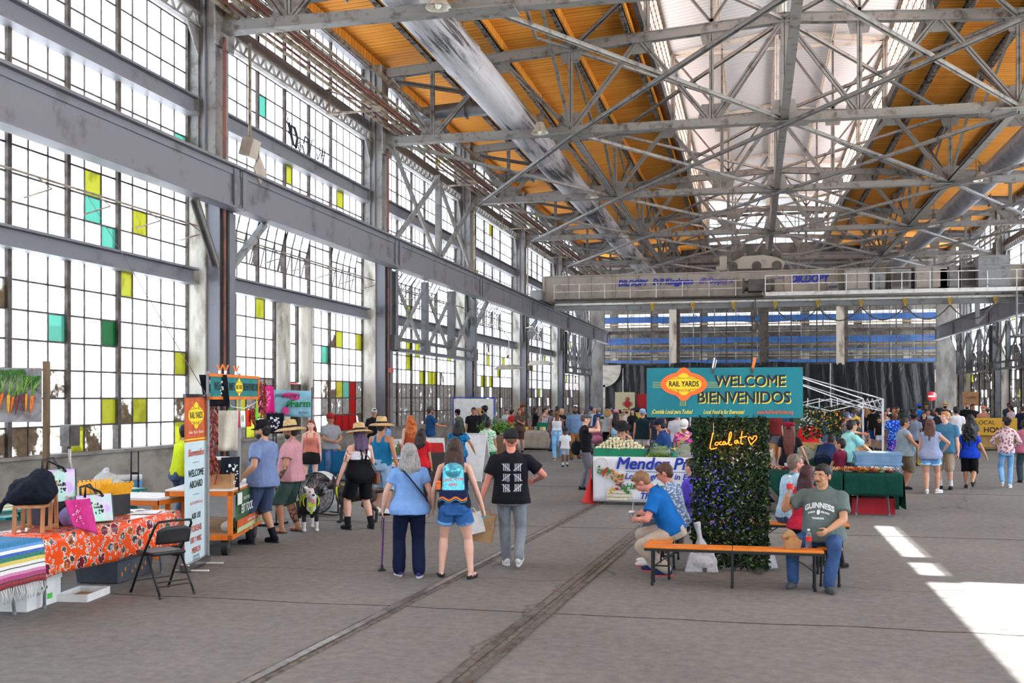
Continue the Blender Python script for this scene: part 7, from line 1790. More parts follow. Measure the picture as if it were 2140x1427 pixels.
# pop-up frame
def canopy(x0,x1,y0,y1,h_,label):
    o_ = E('pop_up_canopy',((x0+x1)/2,(y0+y1)/2,0),0,label,'canopy'); cx,cy = (x1-x0)/2,(y1-y0)/2; mw = M('white_tube_frame',(206,206,210),rough=.35,metal=.3)
    for sx in (-1,1):
        for sy in (-1,1): b = MB(); b.box((sx*cx,sy*cy,h_/2),(.045,.045,h_)); b.build('leg',mw,o_)
    def tr(a,c):
        b = MB(); a,c = Vector(a),Vector(c); n_ = 4
        for k in range(n_): p_,q_ = a.lerp(c,k/n_),a.lerp(c,(k+1)/n_); dz = Vector((0,0,.28)); b.bar(p_,q_+dz*-1,.022,.022); b.bar(p_-dz,q_,.022,.022)
        b.build('scissor_truss',mw,o_)
    z = h_
    for a,c in (((-cx,-cy,z),(cx,-cy,z)),((-cx,cy,z),(cx,cy,z)),((-cx,-cy,z),(-cx,cy,z)),((cx,-cy,z),(cx,cy,z))): tr(a,c)
    for sx in (-1,1):
        for sy in (-1,1): b = MB(); b.bar((sx*cx,sy*cy,z),(0,0,z+.75),.025,.025); b.bar((sx*cx,sy*cy,z-.25),(sx*cx*.1,sy*cy*.1,z+.5),.02,.02); b.build('roof_strut',mw,o_)
canopy(-1.75,2.9,25.5,30.0,2.12,'bare white pop-up canopy frame over the flower stall')
# ---- green-cloth stall
GY = 20.1
clothtable((.8,GY+.38),0,1.55,.75,.76,(.28,.3,.3,.3),m_green,'dark green tablecloth on the near chile garland table, left half','left folding table under the dark green cloth')
clothtable((2.12,GY+.38),0,1.0,.75,.76,(.36,.12,.3,.3),m_green,'dark green tablecloth on the near chile garland table, right half','right folding table under the dark green cloth')
clothtable((1.2,GY+3.4),0,1.8,.75,.8,(.1,.3,.3,.3),m_green,'dark green tablecloth on the back table behind the long-haired vendor','back folding table under the dark green cloth')
gm = [M('chile_red',(158,30,26),(110,22,20),20,rough=.35),M('straw_cream',(226,206,150),(200,176,120),20),M('garlic_purple',(110,50,110),(90,40,80),20),M('gold_flower',(226,170,50),None,20),M('orange_flower',(226,96,40),None,20),M('white_petal',(226,222,226),None,20),m_l[1]]
def garland(p,mix,seed,label):
    b = MB(); rnd = random.Random(seed)
    for k in range(150): a = rnd.uniform(0,6.3); b0 = Vector((math.cos(a)*.12,math.sin(a)*.08,.04)); d_ = Vector((rnd.uniform(-1,1),rnd.uniform(-1,1),rnd.uniform(0,1))).normalized()*.055; b.path([b0-d_*.3,b0+d_],[.012,.003],4,m=rnd.choice(mix))
    tag(b.build('dried_wreath',gm,None,p),label,'wreath','dried wreaths along the green table')
for k in range(12):
    mix = (0,0,0,2) if k in (0,2,3,4) else (0,1,1,0) if k in (1,5,6) else (0,4,0,3) if k in (7,8,9) else (3,2,5,6)
    garland((.2+k*.205,GY+.2,.785),mix,k,'%s dried wreath from the left along the front of the green table' % (ORD+['eleventh','twelfth'])[k])
for k in range(8): heap((1.72+(k % 4)*.24,GY+.42+.2*(k // 4),.785),(.1,.08,.06),[gm[(5,3,4,0,2,5,6,3)[k]],m_l[1],gm[5]],40,.022,['white','gold','orange','red','purple','pale','leafy','yellow'][k]+' flower bunch behind the wreaths on the green table','flowers','flower_bunch',k)
mtb = M('tub_blue',(120,152,186),(104,138,172),4,rough=.35)
o = E('plastic_tub',(2.35,GY+1.5,0),0,'stacked pale blue plastic tubs beside the teal-shirted vendor','tub')
for k in range(3): b = MB(); z = .55+k*.2; b.box((0,0,z),(.8-.05*(2-k),.6,.24),taper=1.08); b.lohi((-.44,-.33,z+.1),(.44,.33,z+.14)); b.build('tub',mtb,o)
b = MB(); b.box((0,0,.22),(.75,.55,.44)); b.build('stand',m_green,o)
veg_bag((1.0,GY+3.3,.82),1.2,'plastic bag of lettuce on the back green table, left'); veg_bag((1.45,GY+3.35,.82),1.1,'plastic bag of lettuce on the back green table, right')
o = crate((2.15,GY+.5,0),0,(.75,.45,.3),tx((170,26,40)),'red plastic crate under the right green table'); veg_bag((2.15,GY+.5,.28),1.2,'big bag of greens on the red crate under the green table')
b = MB(); b.lathe([(.045,0),(.058,.12),(.06,.125)],14); b.tube((0,0,.1),(.01,0,.24),.005,5); tag(b.build('drink_cup',m_white,None,(.62,GY+.45,.785)),'white drink cup with a straw on the green table','cup')
b = MB(); b.box((0,0,.25),(.1,.45,.62),Matrix.Rotation(R(-40),3,'Y')); b.bar((-.3,0,.6),(-.1,0,.3),.04,.04); tag(b.build('folded_cart',m_dark,None,(.35,GY-.02,.1)),'folded dark trolley leaning under the left green table','trolley')
for k,(x,y,z,d_) in enumerate(((1.3,5.1,.815,(.5,.4,.3)),(.6,5.2,.815,(.4,.4,.26)),(2.3,5.3,.815,(.45,.3,.28)),(1.85,5.15,.815,(.3,.3,.22)))):
    crate((x,GY+y,z),R(10*k),d_,m_card,'cardboard box on the flower stall, %s' % ('nearest the bowed vendor','half behind the long-haired vendor','open, on the right','lower, on the right')[k],'cardboard_box','box')
clothtable((1.3,GY+5.3),0,2.6,.8,.8,(.3,.3,.3,.3),m_green,'green cloth on the farthest table of the flower stall','farthest folding table of the flower stall')
for k,(u,d_) in enumerate(((1688,24.6),(1712,24.6),(1738,24.6),(1750,24.7))):
    p_ = PD(u,848,d_); o = E('hanging_flowers',p_,0,'upside-down bunch of flowers hung from the canopy, %s from the left' % ORD[k],'flowers'); b = leafmesh(320,lambda r: (r.gauss(0,.085),r.gauss(0,.07),r.uniform(-.75,-.02)),.075,.035,20+k); b.build('foliage',m_l[:3],o)['kind'] = 'stuff'
    b = MB(); rnd = random.Random(k)
    for j in range(26): b.ball((rnd.gauss(0,.08),rnd.gauss(-.05,.05),rnd.uniform(-.55,-.1)),.02,6,4)
    b.build('blooms',gm[(5,3,3,4)[k]],o)['kind'] = 'stuff'
    b = MB(); b.tube((0,0,-.05),(0,0,.18),.01,5); b.build('string',m_white,o)
# ---- stalls along the left wall
clothtable((-9.6,42.6),R(4),3.0,1.1,.78,(.05,.05,.05,.05),m_linen,'pale linen cloth to the floor on the long craft table by the left aisle','long craft table on the left under linen')
clothtable((-9.2,36.5),R(2),1.6,.9,.8,(.1,.05,.1,.1),m_burlap,'brown checked cloth on the plant stall','folding table of the plant stall')
clothtable((-9.9,29.5),R(80),2.6,.8,.76,(.4,.4,.4,.4),cloth((190,40,40)),'red cloth on the stall behind the woman with auburn hair','stall table under the red cloth')
clothtable((-10.3,25.6),R(8),2.2,.8,.76,(.2,.2,.2,.2),cloth((30,104,150)),'blue cloth on the bread stall by the second window bay','folding table of the bread stall')
clothtable((-8.75,24.4),R(5),.9,.6,.72,(.45,.45,.45,.45),m_ser,'striped fringed cloth on the little table behind the fan','little table behind the fan')
clothtable((-11.0,33.0),R(70),2.4,.8,.78,(.2,.2,.2,.2),m_wht,'white cloth on the leaflet stall before the third column','folding table of the leaflet stall')
o = E('seed_display',(-8.75,24.4,.74),0,'green and orange printed box sign on the little striped table','sign'); b = MB(); b.box((0,0,.13),(.5,.2,.26)); b.build('box_body',M('leaf_green',(60,110,60)),o); b = MB(); b.lohi((-.25,-.105,.0),(.25,-.1,.09)); b.build('orange_band',mo_,o); b = MB(); b.lohi((-.25,-.105,.2),(.25,-.1,.26)); b.build('pale_band',m_white,o)
heap((-10.9,25.4,.79),(.45,.25,.16),[M('bread_crust',(206,156,98),(170,116,66),12)],60,.07,'long loaves piled on the bread stall','bread','bread_loaves',4)
heap((-9.8,30.0,.79),(.3,.2,.12),[gm[1],gm[4],m_white],50,.04,'small pots and jars on the red-cloth stall','jars','jar_heap',9)
for k,(x,y) in enumerate(((-8.6,36.3),(-9.0,36.6),(-9.4,36.3),(-9.8,36.6))): o = E('potted_herbs',(x,y,.82),0,'bright green herbs in a pot on the plant stall, %s from the aisle' % ORD[k],'plant'); b = leafmesh(260,lambda r: (r.gauss(0,.16),r.gauss(0,.14),.12+abs(r.gauss(0,.17))),.1,.05,40+k); b.build('foliage',[M('herb_green',(120,176,60),(90,150,50),8),m_l[1],m_l[2]],o)['kind'] = 'stuff'; b = MB(); b.lathe([(.09,0),(.12,.14)],12); b.build('pot',m_dark,o)
rnd = random.Random(5)
for k in range(14):
    x = -10.95+.19*k; b = MB(); b.box((0,0,.07),(.16,.2,.14),taper=.9); q = b.build('craft_box',gm[k % 6] if k % 2 else [m_white,mtb,m_card,m_grn2][k % 4],None,(x,42.6+rnd.uniform(-.3,.3)+.07*(x+9.6),.8),R(rnd.uniform(0,60))); tag(q,'small goods box on the linen craft table','box','goods on the linen craft table')
o = crate((-8.5,42.7,.8),0,(.5,.4,.3),m_grn2,'green plastic crate on the right end of the linen table')
b = MB(); b.lathe([(.13,0),(.16,.34),(.15,.35)],14); b.ball((0,0,.34),(.18,.17,.08),10,6,m=1); tag(b.build('waste_bin',[m_white,m_filmy],None,(-9.3,41.8,0)),'small white bin with a plastic liner before the linen craft table','bin')
def aboard(p,rz,label,board,w_=.6,h_=1.0):
    o_ = E('easel_sign',p,rz,label,'sign')
    for s_ in (-1,1): b = MB(); b.box((0,s_*.14,h_/2),(w_,.02,h_),Matrix.Rotation(R(s_*14),3,'X')); b.build('board',board,o_); b = MB(); b.bar((-w_/2,s_*.28,0),(-w_/2,0,h_),.03,.03); b.bar((w_/2,s_*.28,0),(w_/2,0,h_),.03,.03); b.build('frame',m_white,o_)
    return o_
aboard(DU(910,24.2),R(20),'black chalkboard easel in a white frame behind the girl with the backpack',m_blackm,.45,.9); aboard(DU(995,27.0),R(-14),'white handwritten easel board between the two women in patterned tops',m_white,.6,1.25)
p_ = PD(611,842,27); o = E('farm_banner',p_+Vector((0,0,0)),R(12),'light blue banner for a farm with a radish drawing hung beyond the cart','banner')
b = MB(); b.sheet(lambda u,v: (-.48+.97*u,.02*math.sin(u*8),.34-.68*v-.03*u),16,8,.004); b.build('banner_sheet',M('sky_blue_vinyl',(150,206,226),None,3),o)
b = MB(); b.ball((-.05,-.035,.2),(.24,.006,.07),12,6); b.ball((.07,-.035,.12),(.14,.006,.05),10,6); b.ball((-.17,-.035,-.2),(.09,.006,.11),12,8); b.build('pink_shapes',tx((226,70,150)),o)
text('lettering','mi young\'s',.17,tx((60,40,60)),o,(-.12,-.05,.2),shear=.2,xs=.9); text('lettering','Farm',.26,mgn,o,(.22,-.05,-.02),bold=.006); text('lettering','Kirtch',.1,tx((40,60,90)),o,(.3,-.05,-.25)); b = MB(); b.path([(-.15,-.045,-.1),(-.08,-.045,.06)],.02,5); b.path([(-.12,-.045,-.1),(-.02,-.045,.02)],.016,5); b.build('radish_leaves',mgn,o)
b = MB(); b.tube((-.5,.03,-1.7),(-.5,.03,.4),.02,6); b.tube((.5,.03,-1.7),(.5,.03,.4),.02,6); b.build('pole',m_dark,o)
o = E('blue_framed_board',DU(990,42),R(10),'blue-framed notice board by the third column','board'); b = MB(); b.box((0,0,1.3),(1.6,.05,1.6)); b.build('panel',m_white,o); b = MB(); b.path([(-.82,0,.0),(-.82,0,2.15),(.82,0,2.15),(.82,0,.0)],.04,6); b.build('frame',tx((50,80,170)),o)
# stroller, far stalls, signs
o = E('stroller',DU(1247,40),R(20),'pink and black stroller in the aisle beside the man with the camera','stroller')
b = MB(); b.ball((0,0,.55),(.25,.3,.18),12,8); b.ball((0,.1,.85),(.26,.25,.2),12,8); b.build('seat',tx((196,120,150)),o)
b = MB()
for s_ in (-1,1): b.bar((s_*.25,-.35,.12),(s_*.22,.35,1.05),.03,.03); b.bar((s_*.25,.35,.12),(s_*.22,-.2,.7),.03,.03)
b.build('frame',m_dark,o)
for x in (-.26,.26):
    for y in (-.36,.36): b = MB(); b.tube((x-.03,y,.12),(x+.03,y,.12),.12,12); b.build('wheel',m_vinyl,o)
for k,(u,d_,L,H_,c_,lb) in enumerate(((1975,46,3.4,.8,(30,26,30),'black cloth on the far stall of the bearded vendor'),(2075,43,3.0,.78,(190,156,96),'tan cloth on the honey stall at the right'),(1890,62,6,.8,(40,36,40),'black cloth on a far table before the sheeting'),(1330,60,6,.8,(120,60,50),'rust cloth on a far table before the sheeting'),(1560,70,9,.8,(70,70,80),'grey cloth on a far table in mid hall'),(2030,47.5,1.2,.8,(150,30,50),'red dotted cloth beside the honey stall'))):
    p_ = DU(u,d_); clothtable((p_.x,p_.y),0,L,.8,H_,(.08,.08,.08,.08),cloth(c_),lb,'folding table under the '+lb)
o = E('honey_sign',DU(2078,42.4),0,'yellow board lettered LOCAL HONEY on the tan-cloth stall','sign'); b = MB(); b.lohi((-.85,-.02,.62),(.85,.02,1.32)); b.build('board',tx((206,160,50)),o); b = MB(); b.lohi((-.8,.0,0),(-.76,.03,.7)); b.lohi((.76,.0,0),(.8,.03,.7)); b.build('legs',m_dark,o); text('lettering','LOCAL',.24,mdk,o,(-.35,-.03,1.13)); text('lettering','HONEY',.3,mdk,o,(.1,-.03,.83),bold=.006)
p_ = PD(2028,833,52); b = MB(); b.box((0,0,0),(.75,.05,.7)); q = b.build('cardboard_sign',m_card,None,p_); tag(q,'brown cardboard sign high on the right column','sign'); text('handwriting','HAPPY',.16,mdk,q,(0,-.04,.05)); b = MB(); b.tube((0,.05,-p_.z),(0,.05,-.3),.03,5); b.build('post',m_dark,q)
p_ = PD(1947,828,80); b = MB(); b.lathe([(.36,-.02),(.36,.02)],20,rot=Matrix.Rotation(R(90),3,'X')); b.box((0,-.03,0),(.5,.02,.12),m=1); q = b.build('no_entry_sign',[tx((206,60,66)),m_white],None,p_); tag(q,'round red no-entry sign near the right end of the black sheeting','sign'); b = MB(); b.tube((0,.05,-p_.z),(0,.05,-.3),.03,6); b.build('post',m_dark,q)
for k,(u,v,d_,w_,h_,c_,lb) in enumerate(((1306,844,58,1.1,1.3,(206,196,160),'cream poster with a red sun symbol on the far stall'),(1350,846,58,1.0,1.2,(170,30,40),'dark red banner on the far stall'),(1330,872,50,.6,.8,(96,60,60),'small brown board at the far stall'))):
    p_ = PD(u,v,d_); b = MB(); b.box((0,0,0),(w_,.05,h_)); q = b.build('poster',tx(c_),None,p_); tag(q,lb,'poster'); b = MB(); b.tube((0,.05,-p_.z),(0,.05,-h_/2),.03,5); b.build('post',m_dark,q)
    if k == 0: b = MB(); [(b.box((.15,-.04,q),(.6-abs(q),.02,.03)),b.box((.15+q,-.04,0),(.03,.02,.8-abs(q)))) for q in (-.09,-.03,.03,.09)]; b.ball((.15,-.05,0),(.17,.02,.17),14,8); b.build('sun_symbol',tx((170,40,40)),q)
mcol = [tx(c) for c in ((226,120,150),(120,190,200),(236,226,120),(240,240,240),(90,150,90),(200,70,60))]; rnd = random.Random(4)
for k in range(16):
    u = 1955+(k % 8)*12; d_ = 45.6+(k // 8)*.3; p_ = DU(u,d_); p_.z = .82; b = MB(); b.lathe([(.07,0),(.08,.2+.06*(k % 3)),(.04,.26+.06*(k % 3))],8); tag(b.build('jar',mcol[k % 6],None,p_),'jar or ornament on the far black-cloth stall','jar','goods on the far black stall')
# bright goods on the far canopy stall
for k in range(14): p_ = DU(1608+k*12,27.4); p_.z = .0; b = MB(); b.box((0,0,.45),(.32,.35,.9+.1*(k % 3))); q = b.build('goods_box',[m_card,mcol[5],tx((30,50,110)),m_white,mcol[0]][k % 5],None,p_); tag(q,'stacked goods box inside the canopy stall','box','goods boxes in the canopy stall')
# ---------------------------------------------------------------- the crowd
BK,BN,BL,GY_,RD,AU,CH_ = (28,24,24),(70,46,34),(190,150,96),(140,136,132),(150,72,36),(120,62,36),(84,56,42)
def P_(u,d,H,face,label,sk,top,bot,hair,hat=None,**k): return person(DU(u,d),H,face,label,sk,top,bot,hair,hat,**k)
# left
P_(374,17.1,1.76,60,'person in a yellow high-visibility vest behind the roll-up banner','tan',('vest',(208,226,30)),('jeans',(56,70,96),'denim'),('short',BK),near=1,lean=12,aL=(-.25,.35,1.0))
P_(412,16.6,1.66,95,'vendor in lavender shirt behind the cart with one arm reaching out','fair',('tee',(170,168,206)),('pants',(40,40,50)),('short',BN),near=1,aR=(.2,.5,1.15),eR=(.6,-.2,-1),aL=(-.2,.5,1.15))
P_(650,23.7,1.68,190,'auburn-haired woman in salmon top and short black skirt by the bread stall','pale',('tank',(206,120,104)),('skirt',(22,20,22)),('wavy',AU),near=1,fem=1,bulk=1.1,face_bits='e',shl=.3)
P_(690,27,1.76,150,'man in grey t-shirt, jeans and red cap with hands clasped by the bread stall','tan',('tee',(150,152,158)),('jeans',(70,92,130),'denim'),('short',BK),('cap',(170,40,44)),near=1,bulk=1.12,aR=(.06,.26,1.02),aL=(-.06,.26,1.02),eR=(1,-.3,-.5),eL=(-1,-.3,-.5),face_bits='e',shoes=(70,54,44))
P_(782,34,1.82,170,'person in black t-shirt and white cap standing before the second column','tan',('tee',(22,22,24)),('pants',(30,30,34)),('short',BK),('beanie',(222,222,218)),near=1,face_bits='eg')
P_(803,29,1.58,-20,'woman in pale blue t-shirt with dark ponytail behind the straw hats','tan',('tee',(132,164,206)),('pants',(40,44,60)),('pony',BK),near=1,fem=1)
P_(857,26,1.74,-30,'woman with bushy copper hair and rust tank top behind the grey-haired woman','pale',('tank',(176,76,44)),('pants',(60,50,44)),('curly',(190,96,40)),near=1,fem=1,bulk=1.1)
P_(880,21.5,1.53,20,'dark-haired woman in red top just behind the grey-haired woman','tan',('tee',(206,34,44)),('pants',(40,36,40)),('wavy',(46,24,26)),near=1,fem=1,bulk=1.2)
P_(899,36,1.86,70,'man in navy t-shirt, cap and mirrored glasses at the leaflet stall','tan',('tee',(30,72,120)),('shorts',(84,104,140)),('short',BN),('cap',(90,92,90)),near=1,face_bits='sb',aR=(.2,.4,1.1),aL=(-.2,.4,1.1),head=(-8,0))
P_(957,24.5,1.64,6,'woman in blue and black geometric top with short dark hair','tan',('tee',(30,130,190),'leafy',(14,20,40)),('pants',(26,70,170)),('bob',BK),near=1,fem=1,bulk=1.25,aR=(.4,.1,.95))
P_(965,40,1.74,-60,'man in olive shirt and black and red cap at the plant stall','tan',('tee',(96,110,92)),('pants',(60,60,60)),('short',BK),('cap',(26,26,28),(190,40,40)),lean=18)
P_(990,37.5,1.83,180,'man in black t-shirt with green plant print behind the plant stall','tan',('tee',(24,26,26)),('pants',(40,40,44)),('short',BK),near=1,face_bits='eg',bulk=1.15)
P_(1012,38,1.88,-80,'bearded man with curly dark hair and grey t-shirt, hand at his mouth','tan',('tee',(56,62,74)),('pants',(50,50,56)),('afro',BK),near=1,face_bits='b',aL=(-.1,.25,1.5),eL=(-.6,0,-1))
P_(1002,39.5,1.8,-80,'person in violet top behind the curly-haired man','fair',('tee',(110,60,160)),('pants',(50,50,56)),('long',BL))
P_(1019,27.2,1.6,10,'woman in green leaf-print top and emerald trousers walking away','tan',('tee',(206,226,206),'leafy',(40,150,90)),('pants',(20,158,96)),('topbun',BK),near=1,fem=1,bulk=1.25,fL=(-.1,.15,0),fR=(.12,-.12,.04,0,-20),shoes='sandals')
P_(1086,41,1.76,200,'woman in brown short outfit with red hair and sunglasses on her head','tan',('tee',(96,76,68)),('shorts',(80,50,48)),('long',(130,56,30)),near=1,fem=1,bulk=1.1,aR=(.1,.3,1.15),aL=(-.1,.3,1.2),face_bits='e')
P_(1092,46,1.86,150,'man in brown fedora behind the red-haired woman','ruddy',('tee',(90,80,70)),('pants',(60,56,50)),('short',BN),('fedora',(140,84,44)))
P_(1066,45,1.66,60,'person in bright red t-shirt behind the plant stall','tan',('tee',(214,30,38)),('pants',(40,40,44)),('short',BK),lean=10)
P_(1058,47,1.66,170,'person with a bun and white top next to the red t-shirt','fair',('tee',(210,214,220)),('pants',(60,60,70)),('bun',BN),fem=1)
P_(1118,45.2,1.76,80,'person with very long dark hair and black t-shirt at the craft table','tan',('tee',(26,26,28)),('pants',(40,40,50)),('xlong',(44,30,26)),fem=1,near=1,aR=(.1,.3,1.4),eR=(.5,0,-1))
P_(1136,45,1.76,110,'woman in white and pink tank top reaching over the craft table','fair',('tank',(226,214,222)),('jeans',(90,110,150),'denim'),('bun',BN),fem=1,near=1,aR=(.2,.6,1.25),aL=(-.1,.6,1.2),lean=8)
P_(1164,36.2,1.8,186,'woman in white sleeveless top and light blue jeans walking towards the camera','brown',('tank',(222,224,230)),('jeans',(104,150,200),'denim'),('topbun',BK),near=1,fem=1,bulk=1.1,fR=(.06,.2,0),fL=(-.1,-.1,.03),face_bits='e',shoes=(150,90,60))
P_(1202,36.4,1.9,176,'tall man in denim shirt over white t-shirt and brown trousers','brown',('long',(110,140,176)),('pants',(150,104,60)),('buzz',BK),near=1,bulk=1.22,fR=(.12,.12,0),fL=(-.12,-.12,.03),face_bits='eb',shoes=(96,50,34),head=(14,0))
P_(1181,32.6,1.2,182,'small boy in white t-shirt with red print and grey shorts','brown',('tee',(230,230,234)),('shorts',(150,158,166)),('buzz',BK),('cap',(50,60,70)),near=1,fR=(.09,.12,0),fL=(-.09,-.08,.02),face_bits='e',sock=(230,230,230),hs=1.05)
P_(1174,44,1.72,150,'blonde woman in black top holding a pink drink','fair',('tee',(30,30,34)),('pants',(36,36,40)),('wavy',(206,170,110)),fem=1,aR=(.1,.3,1.2))
P_(1152,42,1.68,120,'person with dark bun and blue-grey top behind the white-topped woman','brown',('tee',(110,124,150)),('jeans',(60,80,110),'denim'),('bun',BK),fem=1)
J31 = P_(1222,24.4,1.8,78,'young man in flat cap, black sleeveless top and grey cargo trousers raising a camera','pale',('vest',(22,22,26)),('pants',(122,120,130)),('buzz',(90,70,60)),('flatcap',(96,100,98)),near=2,aR=(.02,.3,1.56),aL=(-.02,.3,1.56),eR=(.6,.2,-1),eL=(-.6,.2,-1),shoes=(32,32,36),fR=(.08,.05,0),fL=(-.08,-.05,0),grip=.9)
cs_ = Wp(J31,(J31['handR']+J31['handL'])/2); o = E('camera_body',cs_+Vector((.02,0,.02)),0,'small black camera raised by the young man in the flat cap','camera'); b = MB(); b.box((0,0,0),(.1,.13,.08)); b.build('case',m_blackm,o,bevel=.01); b = MB(); b.tube((.04,0,0),(.12,0,0),.03,12); b.build('lens',m_blackm,o)
b = MB(); b.ball((0,0,0),(.13,.09,.17),12,8); tag(b.build('shoulder_bag',cloth((24,24,28)),None,Wp(J31,(-.02,-.2,.98))),'black shoulder bag at the hip of the young man in the flat cap','bag')
b = MB(); b.box((0,0,0),(.03,.3,.42)); tag(b.build('yellow_bag',tx((236,206,20)),None,DU(1921,24.0)+Vector((0,0,.82))),'bright yellow bag hanging beside the man in the grey sleeveless shirt','bag')
# centre
P_(1270,39.5,1.84,10,'person in pale grey t-shirt, black trousers and black cap with ear-length fair hair','fair',('tee',(190,196,198)),('pants',(26,28,32)),('bob',(170,130,80)),('cap',(26,28,30)),near=1)
P_(1287,39,1.72,-6,'woman in pink cap, cropped black top and light jeans','tan',('crop',(26,28,30)),('jeans',(130,160,196),'denim'),('xlong',(36,28,26)),('cap',(226,140,160),None,1),near=1,fem=1)
P_(1252,46,1.74,-14,'person in blue jacket and bright pink trousers','fair',('jacket',(36,80,140)),('pants',(214,40,110)),('short',GY_))
P_(1303,22.6,1.68,186,'woman in black sun hat and dotted strappy top reaching over the turnips','fair',('tank',(24,24,28),'spots',(220,220,220)),('jeans',(60,80,120),'denim'),('wavy',(156,110,72)),('sunhat',(34,34,38)),near=2,fem=1,lean=14,aR=(.26,.4,1.05),aL=(-.1,.42,1.02),head=(0,24))
P_(1343,33.5,1.8,4,'man in dark green sleeveless shirt, pale blue cap and white shorts','ruddy',('sleeveless',(22,46,50)),('long_shorts',(224,216,214)),('buzz',GY_),('cap',(150,180,214),None,1),near=1,bulk=1.2)
P_(1397,22.2,1.74,-78,'vendor in indigo long-sleeved shirt and red-billed cap working over the greens','tan',('long',(34,66,120)),('pants',(40,44,60)),('short',BK),('cap',(28,34,58),(206,50,50)),near=2,bulk=1.1,lean=14,aL=(-.16,.46,.98),aR=(.16,.42,1.1),head=(0,14))
P_(1430,23.2,1.7,184,'woman in pink and yellow tie-dye top and white cap looking down','tan',('tee',(226,70,160),'tie',(226,50,120)),('pants',(34,36,44)),('short',BN),('cap',(230,230,226)),near=2,fem=1,bulk=1.15,head=(0,30),face_bits='s')
P_(1384,28,1.66,120,'person in loose salmon dress behind the indigo-shirted vendor','tan',('tee',(206,146,124)),('skirt',(200,140,120)),('wavy',BN),near=1,fem=1,bulk=1.1)
P_(1456,26,1.75,20,'person in black t-shirt partly hidden by the leafy panel','tan',('tee',(24,24,28)),('pants',(60,60,66)),('short',BK))
# green-cloth stall
P_(1650,21.3,1.68,6,'woman with long auburn hair, black t-shirt and big red bow','fair',('tee',(24,26,32)),('jeans',(44,62,96),'denim'),('xlong',(96,44,36)),('bow',(150,24,44)),near=2,fem=1,bulk=1.05,aR=(.4,.1,.8))
P_(1622,21.6,1.34,-40,'girl in patterned bucket hat and white top beside the long-haired woman','fair',('tee',(216,206,204)),('pants',(30,28,32)),('long',(180,130,80)),('bucket',(80,86,98)),near=1,fem=1)
P_(1692,26.4,1.72,0,'person in bright red t-shirt leaning inside the flower stall','tan',('tee',(226,24,34)),('pants',(170,120,110)),('short',BK),near=1,bulk=1.15,lean=16)
P_(1722,21.9,1.7,16,'person in navy jacket and jeans bent deep over the back table','tan',('jacket',(22,48,92)),('jeans',(26,38,60),'denim'),('short',BK),near=1,lean=62,bulk=1.1,aR=(.15,.6,.95),aL=(-.15,.6,.95),head=(0,20))
P_(1762,21.3,1.76,62,'vendor in sunlit pale teal polo reaching right into the tubs','olive',('polo',(150,214,210)),('pants',(50,50,56)),('short',BK),near=2,bulk=1.15,lean=18,aR=(.2,.62,.95),aL=(-.1,.5,.95))
P_(1757,20.5,1.36,-62,'smiling boy in maroon t-shirt behind the wreaths','olive',('tee',(110,26,54)),('pants',(40,40,44)),('short',BK),near=2,aR=(.1,.3,.86),aL=(-.1,.3,.86),eR=(1,-.3,-.4),eL=(-1,-.3,-.4),face_bits='e',head=(-14,0))
P_(1765,26.5,1.8,70,'man in grey shirt and patterned bucket hat in the flower stall','ruddy',('tee',(120,128,140)),('pants',(60,60,66)),('short',BN),('bucket',(88,94,104)),near=1,aL=(-.1,.5,1.2))
P_(1719,32,1.8,170,'person in blue-grey shirt and white cap behind the hanging flowers','tan',('tee',(70,90,110)),('jeans',(70,96,140),'denim'),('short',BK),('cap',(216,210,200)))
P_(1698,34,1.82,150,'bearded man in grey-green shirt behind the hanging flowers','tan',('tee',(110,124,120)),('pants',(60,60,60)),('short',BK),face_bits='b')
P_(1778,36,1.6,190,'person in emerald top and violet cap','fair',('tee',(10,130,96)),('pants',(20,100,80)),('short',BN),('cap',(110,96,150)),near=1)
P_(1785,40,1.76,4,'woman in yellow top, red shorts and pink bag worn at the back','fair',('tee',(226,190,80)),('shorts',(190,66,48)),('pony',BN),near=1,fem=1)
P_(1790,33,1.46,10,'child with dark curly hair and grey top','tan',('tee',(60,76,80)),('pants',(50,60,60)),('afro',(50,30,24)))
P_(1811,44,1.8,4,'woman in navy sleeveless romper with shoulder-length fair hair','pale',('tank',(20,28,56)),('short_shorts',(20,26,50)),('wavy',(150,104,66)),near=1,fem=1)
P_(1826,43,1.8,30,'man in black t-shirt, royal blue shorts and blue cap','tan',('tee',(20,20,22)),('long_shorts',(20,84,160)),('short',BK),('cap',(40,74,130)),near=1,bulk=1.15)
P_(1837,42.5,1.36,160,'child in black t-shirt and pale shorts beside the blue-capped man','tan',('tee',(22,22,24)),('shorts',(190,200,214)),('short',BK),near=1)
P_(1850,43,1.66,176,'woman in loose white top and denim shorts eating','tan',('tank',(196,200,200)),('short_shorts',(50,80,120),'denim'),('long',BK),near=1,fem=1,aR=(.1,.28,1.3),eR=(.6,0,-1))
P_(1866,33.6,1.74,150,'bald man in blue and white tie-dye shirt and shorts','brown',('tee',(16,66,190),'splash',(120,170,230)),('long_shorts',(16,50,170),'splash',(170,110,200)),('bald',BK),near=1,bulk=1.15,head=(0,20),lean=8)
P_(1888,24.6,1.71,74,'heavy man in grey sleeveless shirt and khaki cargo shorts','tan',('sleeveless',(150,168,184)),('long_shorts',(112,98,78)),('short',(48,40,38)),near=2,bulk=1.42,belly=.09,aR=(.3,.34,.95),head=(4,10),face_bits='g',shoes=(30,32,36))
